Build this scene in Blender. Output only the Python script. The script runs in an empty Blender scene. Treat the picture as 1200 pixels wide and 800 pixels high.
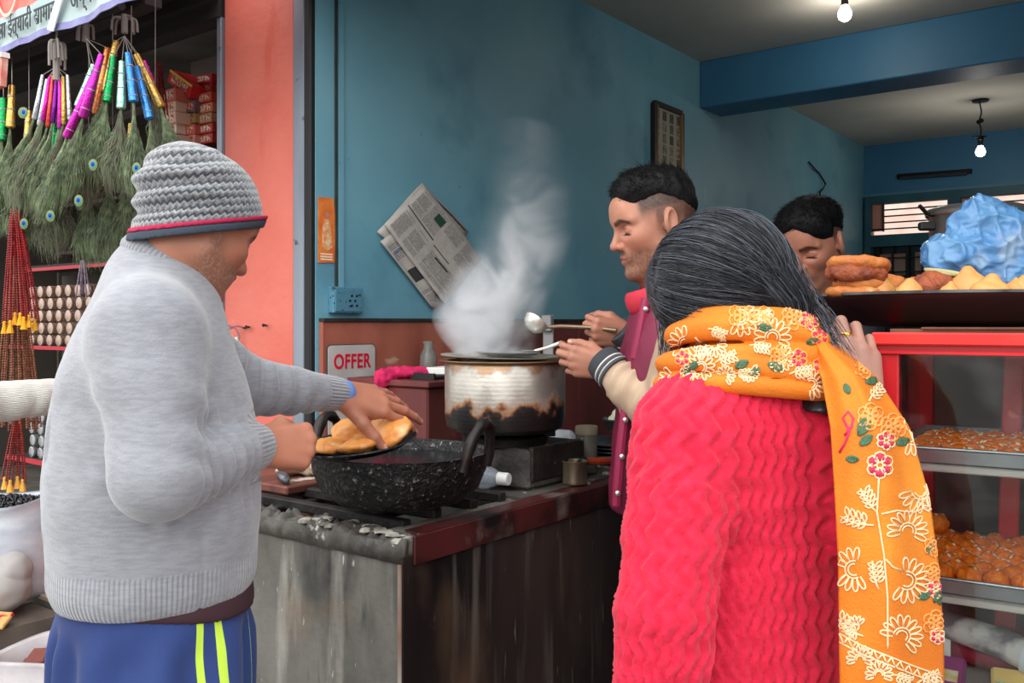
import bpy, bmesh, math, random
import numpy as np
from mathutils import Vector, Matrix

# ---------------------------------------------------------------- frame
# world: camera at (0,0,CAMZ) looking along +Y.  The shop stands turned by ROT:
# its local x (b) runs to the right along the street front, local y (a) runs into the shop.
FPX, HZ, CAMZ = 1065.0, 377.0, 1.42
ANG = -math.atan2(0.606, 0.795)
Vb = Vector((math.cos(ANG), math.sin(ANG), 0))
Ua = Vector((-math.sin(ANG), math.cos(ANG), 0))
W0 = Vector((-0.626, 2.9, 0))
def S(b, a, z=0.0): return W0 + Vb*b + Ua*a + Vector((0, 0, z))
def P(px, py, d): return Vector(((px-600)/FPX*d, d, CAMZ+(HZ-py)/FPX*d))

scn = bpy.context.scene
COL = scn.collection
cam_d = bpy.data.cameras.new('camera'); cam = bpy.data.objects.new('camera', cam_d); COL.objects.link(cam)
cam.location = (0, 0, CAMZ); cam.rotation_euler = (math.pi/2, 0, 0)
cam_d.sensor_width = 36.0; cam_d.lens = 36.0*FPX/1200.0
cam_d.shift_y = -(400-HZ)/1200.0
cam_d.clip_start = 0.02
scn.camera = cam

# overcast daylight over the street
wd = bpy.data.worlds.new('sky'); scn.world = wd; wd.use_nodes = True
nt = wd.node_tree; bg = nt.nodes['Background']
tc = nt.nodes.new('ShaderNodeTexCoord'); sx = nt.nodes.new('ShaderNodeSeparateXYZ')
rp = nt.nodes.new('ShaderNodeValToRGB')
nt.links.new(tc.outputs['Generated'], sx.inputs[0]); nt.links.new(sx.outputs['Z'], rp.inputs[0])
rp.color_ramp.elements[0].position = 0.0; rp.color_ramp.elements[0].color = (.48, .47, .45, 1)
rp.color_ramp.elements[1].position = 0.75; rp.color_ramp.elements[1].color = (.97, .99, 1.0, 1)
e = rp.color_ramp.elements.new(0.12); e.color = (.80, .82, .84, 1)
nt.links.new(rp.outputs[0], bg.inputs['Color']); bg.inputs['Strength'].default_value = 2.0
sun_d = bpy.data.lights.new('daylight', 'SUN'); sun_d.energy = .8; sun_d.angle = math.radians(50)
sun_d.color = (1.0, .98, .95)
sun = bpy.data.objects.new('daylight', sun_d); COL.objects.link(sun)
sun.location = (-2, -3, 6)
sun.rotation_euler = Vector((0.42, 0.75, -0.62)).to_track_quat('-Z', 'Y').to_euler()

vs = scn.view_settings
vs.view_transform = 'Standard'; vs.look = 'None'; vs.gamma = 1.0; vs.use_curve_mapping = False
vs.exposure = 0.47
scn.cycles.volume_bounces = 3

# ---------------------------------------------------------------- materials
def lin(c):
    r = []
    for v in c[:3]:
        v = v/255.0
        r.append(v/12.92 if v <= 0.04045 else ((v+0.055)/1.055)**2.4)
    return (r[0], r[1], r[2], 1.0)
MATS = {}
def mat(name, col, rough=.6, metal=0.0, col2=None, scale=8.0, stretch=(1,1,1), lo=.35, hi=.65, detail=6.0,
        bump=0.0, bscale=60.0, bstretch=(1,1,1), spots=None, emit=None, trans=0.0, alpha=1.0, sss=0.0, coat=0.0,
        attr=None, ior=1.45, sheen=0.0, dist=.002, spec=.5):
    """Principled material; colour col -> col2 by noise, spots = [(colour, scale, threshold, softness, stretch)...]."""
    if name in MATS: return MATS[name]
    m = bpy.data.materials.new(name); m.use_nodes = True; MATS[name] = m
    t = m.node_tree; b = t.nodes['Principled BSDF']
    b.inputs['Roughness'].default_value = rough; b.inputs['Metallic'].default_value = metal
    b.inputs['Base Color'].default_value = lin(col); b.inputs['IOR'].default_value = ior
    b.inputs['Transmission Weight'].default_value = trans; b.inputs['Alpha'].default_value = alpha
    b.inputs['Coat Weight'].default_value = coat; b.inputs['Sheen Weight'].default_value = sheen
    b.inputs['Specular IOR Level'].default_value = spec
    if sss: b.inputs['Subsurface Weight'].default_value = sss; b.inputs['Subsurface Radius'].default_value = (.012, .005, .003)
    tcn = t.nodes.new('ShaderNodeTexCoord')
    def noise(sc, st, det=6.0):
        mp = t.nodes.new('ShaderNodeMapping'); mp.inputs['Scale'].default_value = st
        t.links.new(tcn.outputs['Object'], mp.inputs[0])
        n = t.nodes.new('ShaderNodeTexNoise'); n.inputs['Scale'].default_value = sc; n.inputs['Detail'].default_value = det
        t.links.new(mp.outputs[0], n.inputs['Vector']); return n
    cur = None
    if attr:
        an = t.nodes.new('ShaderNodeAttribute'); an.attribute_name = attr; cur = an.outputs['Color']
    if col2 is not None:
        n = noise(scale, stretch, detail); r = t.nodes.new('ShaderNodeValToRGB')
        r.color_ramp.elements[0].position = lo; r.color_ramp.elements[1].position = hi
        if attr:
            r.color_ramp.elements[0].color = (1, 1, 1, 1); r.color_ramp.elements[1].color = lin(col2)
            mx = t.nodes.new('ShaderNodeMix'); mx.data_type = 'RGBA'; mx.blend_type = 'MULTIPLY'; mx.inputs[0].default_value = 1
            t.links.new(n.outputs['Fac'], r.inputs[0]); t.links.new(cur, mx.inputs[6]); t.links.new(r.outputs[0], mx.inputs[7]); cur = mx.outputs[2]
        else:
            r.color_ramp.elements[0].color = lin(col); r.color_ramp.elements[1].color = lin(col2)
            t.links.new(n.outputs['Fac'], r.inputs[0]); cur = r.outputs[0]
    for sp in (spots or []):
        c, sc, th, so = sp[:4]; st = sp[4] if len(sp) > 4 else (1, 1, 1)
        n = noise(sc, st); r = t.nodes.new('ShaderNodeMapRange'); r.clamp = True
        r.inputs['From Min'].default_value = th; r.inputs['From Max'].default_value = th+so
        t.links.new(n.outputs['Fac'], r.inputs['Value'])
        mx = t.nodes.new('ShaderNodeMix'); mx.data_type = 'RGBA'
        t.links.new(r.outputs[0], mx.inputs[0])
        if cur is None: mx.inputs[6].default_value = lin(col)
        else: t.links.new(cur, mx.inputs[6])
        mx.inputs[7].default_value = lin(c); cur = mx.outputs[2]
    if cur is not None: t.links.new(cur, b.inputs['Base Color'])
    if bump:
        n = noise(bscale, bstretch, 4.0); bn = t.nodes.new('ShaderNodeBump')
        bn.inputs['Strength'].default_value = bump; bn.inputs['Distance'].default_value = dist
        t.links.new(n.outputs['Fac'], bn.inputs['Height']); t.links.new(bn.outputs[0], b.inputs['Normal'])
    if emit:
        b.inputs['Emission Color'].default_value = lin(emit[0]); b.inputs['Emission Strength'].default_value = emit[1]
    return m

# ---------------------------------------------------------------- objects
def tag(o, label=None, cat=None, group=None, kind=None):
    if label: o['label'] = label
    if cat: o['category'] = cat
    if group: o['group'] = group
    if kind: o['kind'] = kind
    return o
def thing(name, label, cat, loc=(0,0,0), rotz=0.0, group=None, rot=None):
    o = bpy.data.objects.new(name, None); COL.objects.link(o); o.empty_display_size = .05
    o.location = loc; o.rotation_euler = rot if rot else (0, 0, rotz)
    return tag(o, label, cat, group)
def copy_tree(o, parent=None):
    c = o.copy(); COL.objects.link(c)
    if parent is not None: c.parent = parent
    for ch in list(o.children): copy_tree(ch, c)
    return c
def mesh_obj(name, verts, faces, m, parent=None, loc=(0,0,0), rotz=0.0, smooth=False, rot=None, cols=None, auto=None):
    me = bpy.data.meshes.new(name)
    verts = np.asarray(verts, dtype=np.float32)
    if isinstance(faces, np.ndarray):
        nf, k = faces.shape
        me.vertices.add(len(verts)); me.vertices.foreach_set('co', verts.ravel())
        me.loops.add(nf*k); me.loops.foreach_set('vertex_index', faces.astype(np.int32).ravel())
        me.polygons.add(nf); me.polygons.foreach_set('loop_start', np.arange(nf, dtype=np.int32)*k)
        me.update(calc_edges=True)
    else:
        me.from_pydata(verts.tolist(), [], faces)
    if smooth: me.polygons.foreach_set('use_smooth', np.ones(len(me.polygons), dtype=bool))
    if cols is not None:
        ca = me.color_attributes.new('Col', 'FLOAT_COLOR', 'POINT')
        cc = np.ones((len(verts), 4), dtype=np.float32); cc[:, :3] = cols
        ca.data.foreach_set('color', cc.ravel())
    if m is not None:
        for q in (m if isinstance(m, (list, tuple)) else [m]): me.materials.append(q)
    if auto is not None and smooth: me.set_sharp_from_angle(angle=math.radians(auto))
    o = bpy.data.objects.new(name, me); COL.objects.link(o)
    if parent is not None: o.parent = parent
    o.location = loc; o.rotation_euler = rot if rot else (0, 0, rotz)
    return o

class MB:
    """collects simple shapes into one mesh"""
    def __init__(s): s.v = []; s.f = []
    def add(s, v, f, M=None):
        n = len(s.v)
        if M is not None: v = [M @ Vector(q) for q in v]
        s.v += [tuple(q) for q in v]; s.f += [tuple(i+n for i in q) for q in f]; return s
    def box(s, x0, x1, y0, y1, z0, z1, M=None, c=0.0):
        if c <= 0:
            v = [(x0,y0,z0),(x1,y0,z0),(x1,y1,z0),(x0,y1,z0),(x0,y0,z1),(x1,y0,z1),(x1,y1,z1),(x0,y1,z1)]
            f = [(3,2,1,0),(4,5,6,7),(0,1,5,4),(1,2,6,5),(2,3,7,6),(3,0,4,7)]
            return s.add(v, f, M)
        v = []; idx = {}
        for i, x in enumerate((x0, x1)):
            for j, y in enumerate((y0, y1)):
                for k, z in enumerate((z0, z1)):
                    sx_, sy_, sz_ = (1, -1)[i], (1, -1)[j], (1, -1)[k]
                    for ax in range(3):
                        p = [x+sx_*c, y+sy_*c, z+sz_*c]; p[ax] = (x, y, z)[ax]
                        idx[(i,j,k,ax)] = len(v); v.append(tuple(p))
        f = []
        I = lambda i,j,k,ax: idx[(i,j,k,ax)]
        for i in (0,1):
            q = [I(i,0,0,0), I(i,1,0,0), I(i,1,1,0), I(i,0,1,0)]; f.append(q if i else q[::-1])
            q = [I(0,i,0,1), I(1,i,0,1), I(1,i,1,1), I(0,i,1,1)]; f.append(q[::-1] if i else q)
            q = [I(0,0,i,2), I(1,0,i,2), I(1,1,i,2), I(0,1,i,2)]; f.append(q if i else q[::-1])
        def fix(q):
            a, b, c_ = (Vector(v[t]) for t in q[:3]); cen = Vector(((x0+x1)/2, (y0+y1)/2, (z0+z1)/2))
            return q if (b-a).cross(c_-a).dot(a-cen) > 0 else q[::-1]
        for i in (0,1):
            for j in (0,1):
                f.append(fix([I(i,j,0,0), I(i,j,0,1), I(i,j,1,1), I(i,j,1,0)]))
                f.append(fix([I(i,0,j,0), I(i,0,j,2), I(i,1,j,2), I(i,1,j,0)]))
                f.append(fix([I(0,i,j,1), I(0,i,j,2), I(1,i,j,2), I(1,i,j,1)]))
                for k in (0,1): f.append(fix([I(i,j,k,0), I(i,j,k,1), I(i,j,k,2)]))
        return s.add(v, f, M)
    def lathe(s, prof, n=24, M=None, cap=True, arc=None):
        v = []; f = []
        m = len(prof)
        for i in range(n):
            t = 2*math.pi*i/n
            for r, z in prof: v.append((r*math.cos(t), r*math.sin(t), z))
        for i in range(n):
            j = (i+1) % n
            for k in range(m-1): f.append((i*m+k, j*m+k, j*m+k+1, i*m+k+1))
        if cap:
            if prof[0][0] > 1e-6: f.append(tuple(i*m for i in range(n))[::-1])
            if prof[-1][0] > 1e-6: f.append(tuple(i*m+m-1 for i in range(n)))
        return s.add(v, f, M)
    def tube(s, pts, r, n=6, cap=True, M=None):
        pts = [Vector(p) for p in pts]
        rs = r if isinstance(r, (list, tuple)) else [r]*len(pts)
        v = []; f = []
        up = None
        for i, p in enumerate(pts):
            t = (pts[min(i+1, len(pts)-1)]-pts[max(i-1, 0)]).normalized()
            if up is None:
                up = Vector((0,0,1)) if abs(t.z) < .9 else Vector((1,0,0))
            x = (up - t*up.dot(t))
            x = x.normalized() if x.length > 1e-6 else t.orthogonal().normalized()
            up = x; y = t.cross(x)
            for k in range(n):
                a = 2*math.pi*k/n; v.append(p+(x*math.cos(a)+y*math.sin(a))*rs[i])
        for i in range(len(pts)-1):
            for k in range(n):
                k2 = (k+1) % n; f.append((i*n+k, i*n+k2, (i+1)*n+k2, (i+1)*n+k))
        if cap: f.append(tuple(range(n))[::-1]); f.append(tuple((len(pts)-1)*n+k for k in range(n)))
        return s.add(v, f, M)
    def prism(s, poly, y0, y1, M=None):
        """polygon in xz extruded along y"""
        n = len(poly); v = [(x, y0, z) for x, z in poly]+[(x, y1, z) for x, z in poly]
        f = [tuple(range(n)), tuple(range(2*n-1, n-1, -1))]+[(i, i+n, (i+1) % n+n, (i+1) % n) for i in range(n)]
        return s.add(v, f, M)
    def build(s, name, m, parent=None, loc=(0,0,0), rotz=0.0, smooth=False, rot=None, auto=40):
        return mesh_obj(name, s.v, s.f, m, parent, loc, rotz, smooth, rot, auto=auto)
def struct(name, mb, m, loc=None, rotz=ANG, parent=None, smooth=False):
    o = mb.build(name, m, parent, W0 if loc is None and parent is None else (loc or (0,0,0)), rotz if parent is None else 0, smooth)
    if parent is None: o['kind'] = 'structure'
    return o
def bez(pts, n=12):
    """Catmull-Rom through pts"""
    p = [Vector(q) for q in pts]; p = [p[0]*2-p[1]]+p+[p[-1]*2-p[-2]]; out = []
    for i in range(1, len(p)-2):
        for k in range(n):
            t = k/n; a, b, c, d = p[i-1:i+3]
            out.append(.5*((2*b)+(c-a)*t+(2*a-5*b+4*c-d)*t*t+(3*b-a-3*c+d)*t**3))
    out.append(p[-2]); return out

# ---------------------------------------------------------------- numpy noise and signed distance modelling
def _hash(ix, iy, iz, seed):
    h = (ix*374761393 + iy*668265263 + iz*2147483647 + seed*1274126177) & 0xffffffff
    h = ((h ^ (h >> 13))*1274126177) & 0xffffffff
    return ((h ^ (h >> 16)) & 0xffff)/65535.0
def vnoise(p, scale=1.0, seed=0):
    q = np.asarray(p, dtype=np.float64)*scale; i = np.floor(q).astype(np.int64); f = q-i; f = f*f*(3-2*f)
    r = 0
    for dx in (0, 1):
        for dy in (0, 1):
            for dz in (0, 1):
                w = (f[:,0] if dx else 1-f[:,0])*(f[:,1] if dy else 1-f[:,1])*(f[:,2] if dz else 1-f[:,2])
                r = r+w*_hash(i[:,0]+dx, i[:,1]+dy, i[:,2]+dz, seed)
    return r*2-1
def fbm(p, scale, seed=0, o=3): return sum(vnoise(p, scale*2**k, seed+k)/2**k for k in range(o))

def A(p): return np.array(p, dtype=np.float64)
class Prim:
    def __init__(s, fn, lo, hi): s.fn = fn; s.lo = np.minimum(lo, hi); s.hi = np.maximum(lo, hi)
def rc(a, b, ra, rb=None):
    a, b = A(a), A(b); rb = ra if rb is None else rb; r = max(ra, rb); ba = b-a; L = max(float(ba @ ba), 1e-12)
    def fn(X, Y, Z):
        x, y, z = X-a[0], Y-a[1], Z-a[2]
        t = np.clip((x*ba[0]+y*ba[1]+z*ba[2])/L, 0, 1)
        return np.sqrt((x-t*ba[0])**2+(y-t*ba[1])**2+(z-t*ba[2])**2)-(ra+(rb-ra)*t)
    return Prim(fn, np.minimum(a, b)-r, np.maximum(a, b)+r)
def ell(c, r, R=None):
    c = A(c); r = A(r) if np.ndim(r) else A((r, r, r)); m = r.max()
    Rm = None if R is None else np.array(R, dtype=np.float64).T
    def fn(X, Y, Z):
        x, y, z = X-c[0], Y-c[1], Z-c[2]
        if Rm is not None: x, y, z = (Rm[i,0]*x+Rm[i,1]*y+Rm[i,2]*z for i in range(3))
        k0 = np.sqrt((x/r[0])**2+(y/r[1])**2+(z/r[2])**2); k1 = np.sqrt((x/r[0]**2)**2+(y/r[1]**2)**2+(z/r[2]**2)**2)
        return k0*(k0-1)/np.maximum(k1, 1e-9)
    return Prim(fn, c-m, c+m)
def rbox(c, h, R=None, rd=.005):
    c = A(c); h = A(h); m = np.linalg.norm(h)
    Rm = None if R is None else np.array(R, dtype=np.float64).T
    def fn(X, Y, Z):
        x, y, z = X-c[0], Y-c[1], Z-c[2]
        if Rm is not None: x, y, z = (Rm[i,0]*x+Rm[i,1]*y+Rm[i,2]*z for i in range(3))
        qx, qy, qz = np.abs(x)-h[0]+rd, np.abs(y)-h[1]+rd, np.abs(z)-h[2]+rd
        return np.sqrt(np.maximum(qx,0)**2+np.maximum(qy,0)**2+np.maximum(qz,0)**2)+np.minimum(np.maximum(qx, np.maximum(qy, qz)), 0)-rd
    return Prim(fn, c-m, c+m)
def torus(c, R, Rr, r, sc=(1,1,1)):
    """ring in the local xy plane of rotation matrix R"""
    c = A(c); Rm = np.array(R, dtype=np.float64).T; m = Rr*max(sc)+r
    def fn(X, Y, Z):
        x, y, z = X-c[0], Y-c[1], Z-c[2]
        x, y, z = (Rm[i,0]*x+Rm[i,1]*y+Rm[i,2]*z for i in range(3))
        x, y, z = x/sc[0], y/sc[1], z/sc[2]
        return np.sqrt((np.sqrt(x*x+y*y)-Rr)**2+z*z)-r
    return Prim(fn, c-m, c+m)
def stack(rows, ang=0.0, p=2.0):
    """rows of (z, cx, cy, rx, ry): elliptic sections, turned by ang about z"""
    rows = sorted(rows); Rr = np.array(rows, dtype=np.float64); z0, z1 = Rr[0,0], Rr[-1,0]
    ca, sa = math.cos(ang), math.sin(ang); m = Rr[:,3:5].max()
    zz = np.linspace(z0, z1, 200)
    # smooth interpolation by cubic hermite
    def interp(col):
        y = Rr[:,col]; x = Rr[:,0]; d = np.gradient(y, x); i = np.clip(np.searchsorted(x, zz)-1, 0, len(x)-2)
        h = x[i+1]-x[i]; t = (zz-x[i])/h
        return (2*t**3-3*t**2+1)*y[i]+(t**3-2*t**2+t)*h*d[i]+(-2*t**3+3*t**2)*y[i+1]+(t**3-t**2)*h*d[i+1]
    T = [interp(c) for c in range(1, 5)]
    def fn(X, Y, Z):
        cx, cy, rx, ry = (np.interp(Z, zz, q) for q in T)
        x, y = X-cx, Y-cy
        xl, yl = ca*x+sa*y, -sa*x+ca*y
        k = (np.abs(xl/rx)**p+np.abs(yl/ry)**p)**(1/p)
        d = (k-1)*np.minimum(rx, ry)
        return np.maximum(d, np.maximum(Z-z1, z0-Z))
    lo = A((Rr[:,1].min()-m, Rr[:,2].min()-m, z0)); hi = A((Rr[:,1].max()+m, Rr[:,2].max()+m, z1))
    return Prim(fn, lo, hi)
class SDF:
    def __init__(s, lo, hi, h):
        s.h = h; s.lo = A(lo); s.n = np.ceil((A(hi)-s.lo)/h).astype(int)+1
        s.D = np.full(s.n, 1.0, dtype=np.float32)
        s.ax = [s.lo[i]+h*np.arange(s.n[i]) for i in range(3)]
    def reg(s, lo, hi, pad):
        i0 = np.clip(np.floor((lo-pad-s.lo)/s.h).astype(int), 0, s.n); i1 = np.clip(np.ceil((hi+pad-s.lo)/s.h).astype(int)+1, 0, s.n)
        sl = tuple(slice(i0[k], i1[k]) for k in range(3))
        return sl, s.ax[0][sl[0]][:,None,None], s.ax[1][sl[1]][None,:,None], s.ax[2][sl[2]][None,None,:]
    def add(s, p, k=.01, op='u'):
        if isinstance(p, (list, tuple)):
            for q in p: s.add(q, k, op)
            return s
        sl, X, Y, Z = s.reg(p.lo, p.hi, k+4*s.h)
        D = s.D[sl]
        if D.size == 0: return s
        d = np.broadcast_to(p.fn(X, Y, Z), D.shape)
        if op == 'u':
            h = np.maximum(k-np.abs(D-d), 0)/max(k, 1e-9); s.D[sl] = np.minimum(D, d)-h*h*k*.25
        elif op == 's':
            d = -d; h = np.maximum(k-np.abs(D-d), 0)/max(k, 1e-9); s.D[sl] = np.maximum(D, d)+h*h*k*.25
        return s
    def cut(s, fn):
        """intersect with fn(X,Y,Z) <= 0"""
        X, Y, Z = s.ax[0][:,None,None], s.ax[1][None,:,None], s.ax[2][None,None,:]
        s.D = np.maximum(s.D, np.broadcast_to(fn(X, Y, Z), s.D.shape)).astype(np.float32); return s
    def mesh(s):
        D = s.D
        D[0], D[-1], D[:,0], D[:,-1], D[:,:,0], D[:,:,-1] = (np.maximum(q, .5*s.h) for q in (D[0], D[-1], D[:,0], D[:,-1], D[:,:,0], D[:,:,-1]))
        N = D < 0
        c = N[:-1,:-1,:-1].astype(np.int8)
        tot = sum(N[i:N.shape[0]-1+i, j:N.shape[1]-1+j, k:N.shape[2]-1+k].astype(np.int8) for i in (0,1) for j in (0,1) for k in (0,1))
        I, J, K = np.nonzero((tot > 0) & (tot < 8))
        idx = np.full(tot.shape, -1, dtype=np.int32); idx[I,J,K] = np.arange(len(I))
        acc = np.zeros((len(I), 3)); cnt = np.zeros(len(I))
        for ax in range(3):
            o1, o2 = [q for q in range(3) if q != ax]
            for u in (0,1):
                for w in (0,1):
                    off = [0,0,0]; off[o1] = u; off[o2] = w; off2 = list(off); off2[ax] = 1
                    d0 = D[I+off[0], J+off[1], K+off[2]]; d1 = D[I+off2[0], J+off2[1], K+off2[2]]
                    m = (d0 < 0) != (d1 < 0); den = np.where(m, d0-d1, 1); t = np.where(m, d0/den, 0)
                    pt = np.zeros((len(I), 3)); pt[:,o1] = u; pt[:,o2] = w; pt[:,ax] = t
                    acc += pt*m[:,None]; cnt += m
        v = s.lo+s.h*(np.stack([I, J, K], 1)+acc/cnt[:,None])
        quads = []
        for ax in range(3):
            o1, o2 = (ax+1) % 3, (ax+2) % 3
            sl0 = [slice(None)]*3; sl1 = [slice(None)]*3; sl0[ax] = slice(0, -1); sl1[ax] = slice(1, None)
            a, b = N[tuple(sl0)], N[tuple(sl1)]
            e = np.stack(np.nonzero(a != b), 1)
            ok = (e[:,o1] > 0) & (e[:,o2] > 0) & (e[:,o1] < D.shape[o1]-1) & (e[:,o2] < D.shape[o2]-1); e = e[ok]
            ins = a[e[:,0], e[:,1], e[:,2]]
            def cell(d1, d2):
                q = e.copy(); q[:,o1] -= d1; q[:,o2] -= d2; return idx[q[:,0], q[:,1], q[:,2]]
            q = np.stack([cell(1,1), cell(0,1), cell(0,0), cell(1,0)], 1)
            q[~ins] = q[~ins][:,::-1]; quads.append(q)
        q = np.concatenate(quads); q = q[(q >= 0).all(1)]
        return v, q
def normals(v, q):
    n = np.zeros_like(v); a = np.cross(v[q[:,2]]-v[q[:,0]], v[q[:,3]]-v[q[:,1]])
    for k in range(4): np.add.at(n, q[:,k], a)
    return n/np.maximum(np.linalg.norm(n, axis=1, keepdims=True), 1e-12)
def relax(v, q, it=2, lam=.5):
    for _ in range(it):
        s = np.zeros_like(v); c = np.zeros(len(v))
        for k in range(4):
            a, b = q[:,k], q[:,(k+1) % 4]
            np.add.at(s, a, v[b]); np.add.at(s, b, v[a]); np.add.at(c, a, 1); np.add.at(c, b, 1)
        v = v+lam*(s/np.maximum(c, 1)[:,None]-v)
    return v
def join(parts):
    vs_, qs, n = [], [], 0
    for v, q in parts: vs_.append(v); qs.append(q+n); n += len(v)
    return np.concatenate(vs_), np.concatenate(qs)
def rotm(ax, deg): return np.array(Matrix.Rotation(math.radians(deg), 3, ax))
def frame(x, up):
    """rotation matrix with columns: x direction, left, up"""
    x = Vector(x).normalized(); u = Vector(up); u = (u-x*u.dot(x)).normalized(); y = u.cross(x)
    return np.array([[x.x, y.x, u.x], [x.y, y.y, u.y], [x.z, y.z, u.z]])
rng = random.Random(7)
# ---------------------------------------------------------------- the setting
m_blue = mat('blue_wall_paint', (104,160,180), .5, col2=(126,178,192), scale=1.6, lo=.35, hi=.7, bump=.25, bscale=90,
             spots=[((76,130,156), 2.2, .56, .2), ((150,180,188), 5, .70, .05, (1,1,.6)), ((48,84,102), 38, .73, .03)])
m_blue2 = mat('blue_beam_paint', (58,118,158), .5, col2=(70,130,165), scale=2, bump=.2, bscale=90)
m_ceil = mat('ceiling_plaster', (172,170,162), .9, col2=(196,192,182), scale=1.2, bump=.2, bscale=120)
m_salmon = mat('salmon_plaster', (204,98,82), .6, col2=(212,114,98), scale=3.2, bump=.5, bscale=22, dist=.006,
               spots=[((205,96,80), 6, .6, .06, (1,1,.3)), ((245,190,175), 3, .66, .12), ((120,60,55), 30, .76, .02), ((210,190,165), 14, .77, .01), ((90,60,55), 5, .74, .03, (2,2,.35))])
m_steelpost = mat('grey_painted_steel', (142,152,164), .4, .3, col2=(118,126,136), scale=5, stretch=(1,1,.2), spots=[((70,70,72), 20, .68, .04)])
m_black = mat('black_rubber', (24,23,24), .6)
m_dark = mat('soot_dark_wood', (52,52,52), .8, col2=(30,29,29), scale=4, stretch=(.4,2,2), bump=.4, bscale=30)
m_darkwall = mat('dim_brown_plaster', (92,84,76), .9, col2=(70,64,58), scale=2.5)
m_greyslab = mat('grey_concrete_soffit', (120,118,114), .9, col2=(90,88,86), scale=3, bump=.4, bscale=40)
m_ground = mat('street_concrete', (128,124,118), .9, col2=(98,95,90), scale=3, bump=.5, bscale=30)
m_floor = mat('shop_floor_cement', (104,96,90), .8, col2=(80,74,70), scale=4)
m_wood = mat('red_brown_plywood', (176,104,84), .5, col2=(150,80,64), scale=5, stretch=(1,1,.35), detail=3, lo=.4, hi=.6, bump=.15, bscale=25, bstretch=(1,1,.1),
             spots=[((204,160,140), 9, .66, .06, (1,.6,1.6)), ((105,52,42), 2.4, .6, .15)])
m_wood2 = mat('dark_red_brown_board', (128,62,54), .5, col2=(100,46,42), scale=4, stretch=(1,1,.3), bump=.15, bscale=25, spots=[((165,125,115), 8, .66, .08)])
m_teal = mat('teal_window_paint', (38,84,98), .5, col2=(48,98,112), scale=5)
m_pane = mat('pink_frosted_pane', (246,222,208), .5, col2=(236,196,180), scale=6, trans=.75, ior=1.1, spots=[((250,238,228), 4, .6, .1)])
m_iron = mat('black_iron_bar', (34,33,33), .5, .5)

g = MB().box(-40, 40, -40, 3, -.1, 0); struct('ground', g, m_ground)
struct('floor', MB().box(-.1, 4.1, 0.0, 6, 0, .06), m_floor)
wl = struct('wall_left', MB().box(-.10, 0, 0, 5.96, 0, 2.88), m_blue)
for (a0, a1, m) in ((.012, .70, m_wood), (.706, 1.5, m_wood2), (1.506, 2.4, m_wood2)):
    MB().box(0, .018, a0, a1, .35, 1.42, c=.002).build('wood_board', m, wl)
MB().box(0, .026, .012, 2.4, 1.421, 1.432).build('ledge_strip', m_dark, wl)
ceil = struct('ceiling', MB().box(-.1, 4.1, -.15, 6, 2.88, 3.0), m_ceil)
struct('trim_1', MB().box(0, 4, 2.77, 3.05, 2.62, 2.88, c=.006), m_blue2)
struct('wall_right', MB().box(4, 4.1, 0, 6, 0, 2.88), m_blue)
wf = MB().box(-.10, 4.1, -.15, 0, 2.50, 3.6); struct('wall_front', wf, m_blue)
# back wall with its two windows
B0, B1, BM = .06, .665, .735
wb = MB().box(-.1, 4.1, 5.86, 5.96, 2.47, 2.88).box(-.1, 4.1, 5.86, 5.96, 0, 1.15).box(-.1, .03, 5.86, 5.96, 1.15, 2.47).box(2.2, 4.1, 5.86, 5.96, 1.15, 2.47)
wbo = struct('wall_back', wb, m_blue2)
MB().box(0, 2.3, 5.845, 5.86, 2.455, 2.475).build('lintel_strip', mat('pale_blue_strip', (90,140,160), .6), wbo)
def window(n, x0, x1):
    f = MB()
    f.box(x0-.035, x0+.012, 5.80, 5.90, 1.15, 2.45).box(x1-.012, x1+.035, 5.80, 5.90, 1.15, 2.45)
    f.box(x0-.03, x1+.03, 5.805, 5.90, 2.385, 2.45).box(x0-.03, x1+.03, 5.805, 5.90, 2.035, 2.13).box(x0-.03, x1+.03, 5.805, 5.90, 1.15, 1.24)
    o = struct('window_%d' % n, f, m_teal)
    w = x1-x0
    # upper light: shutter panel and louvre panes
    MB().box(x0+.012, x0+.10, 5.855, 5.862, 2.165, 2.385).build('shutter_panel', mat('pink_shutter', (214,150,135), .6), o)
    for k in range(5):
        z = 2.13+.052*k
        MB().box(x0+(.105 if k else .012), x1-.012, 5.855, 5.860, z+.003, z+.046).build('louvre_pane', m_pane, o)
    for k in range(5):
        z = 2.178+.052*k
        MB().box(x0+(.1 if k else .012), x1-.012, 5.83, 5.85, z-.005, z+.005).build('bar', m_iron, o)
    MB().box(x0+.098, x0+.108, 5.83, 5.85, 2.16, 2.385).build('bar', m_iron, o)
    # lower light: dark glass behind a grille with two pale panes
    MB().box(x0+.012, x1-.012, 5.875, 5.88, 1.24, 2.035).build('dark_pane', mat('dark_window_glass', (20,32,38), .15), o)
    MB().box(x0+.07, x0+.27, 5.862, 5.870, 1.80, 1.975).build('pale_pane', m_pane, o)
    MB().box(x0+.34, x0+.47, 5.862, 5.870, 1.80, 1.98).build('pale_pane', m_pane, o)
    for k in range(5): MB().box(x0+.055+.115*k, x0+.068+.115*k, 5.83, 5.845, 1.24, 2.035).build('bar', m_iron, o)
    for k in range(6): MB().box(x0+.012, x1-.012, 5.835, 5.85, 1.36+.115*k, 1.37+.115*k).build('bar', m_iron, o)
    return o
window(1, B0, B1); window(2, BM, BM+.62); window(3, BM+.70, BM+1.32)

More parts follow.
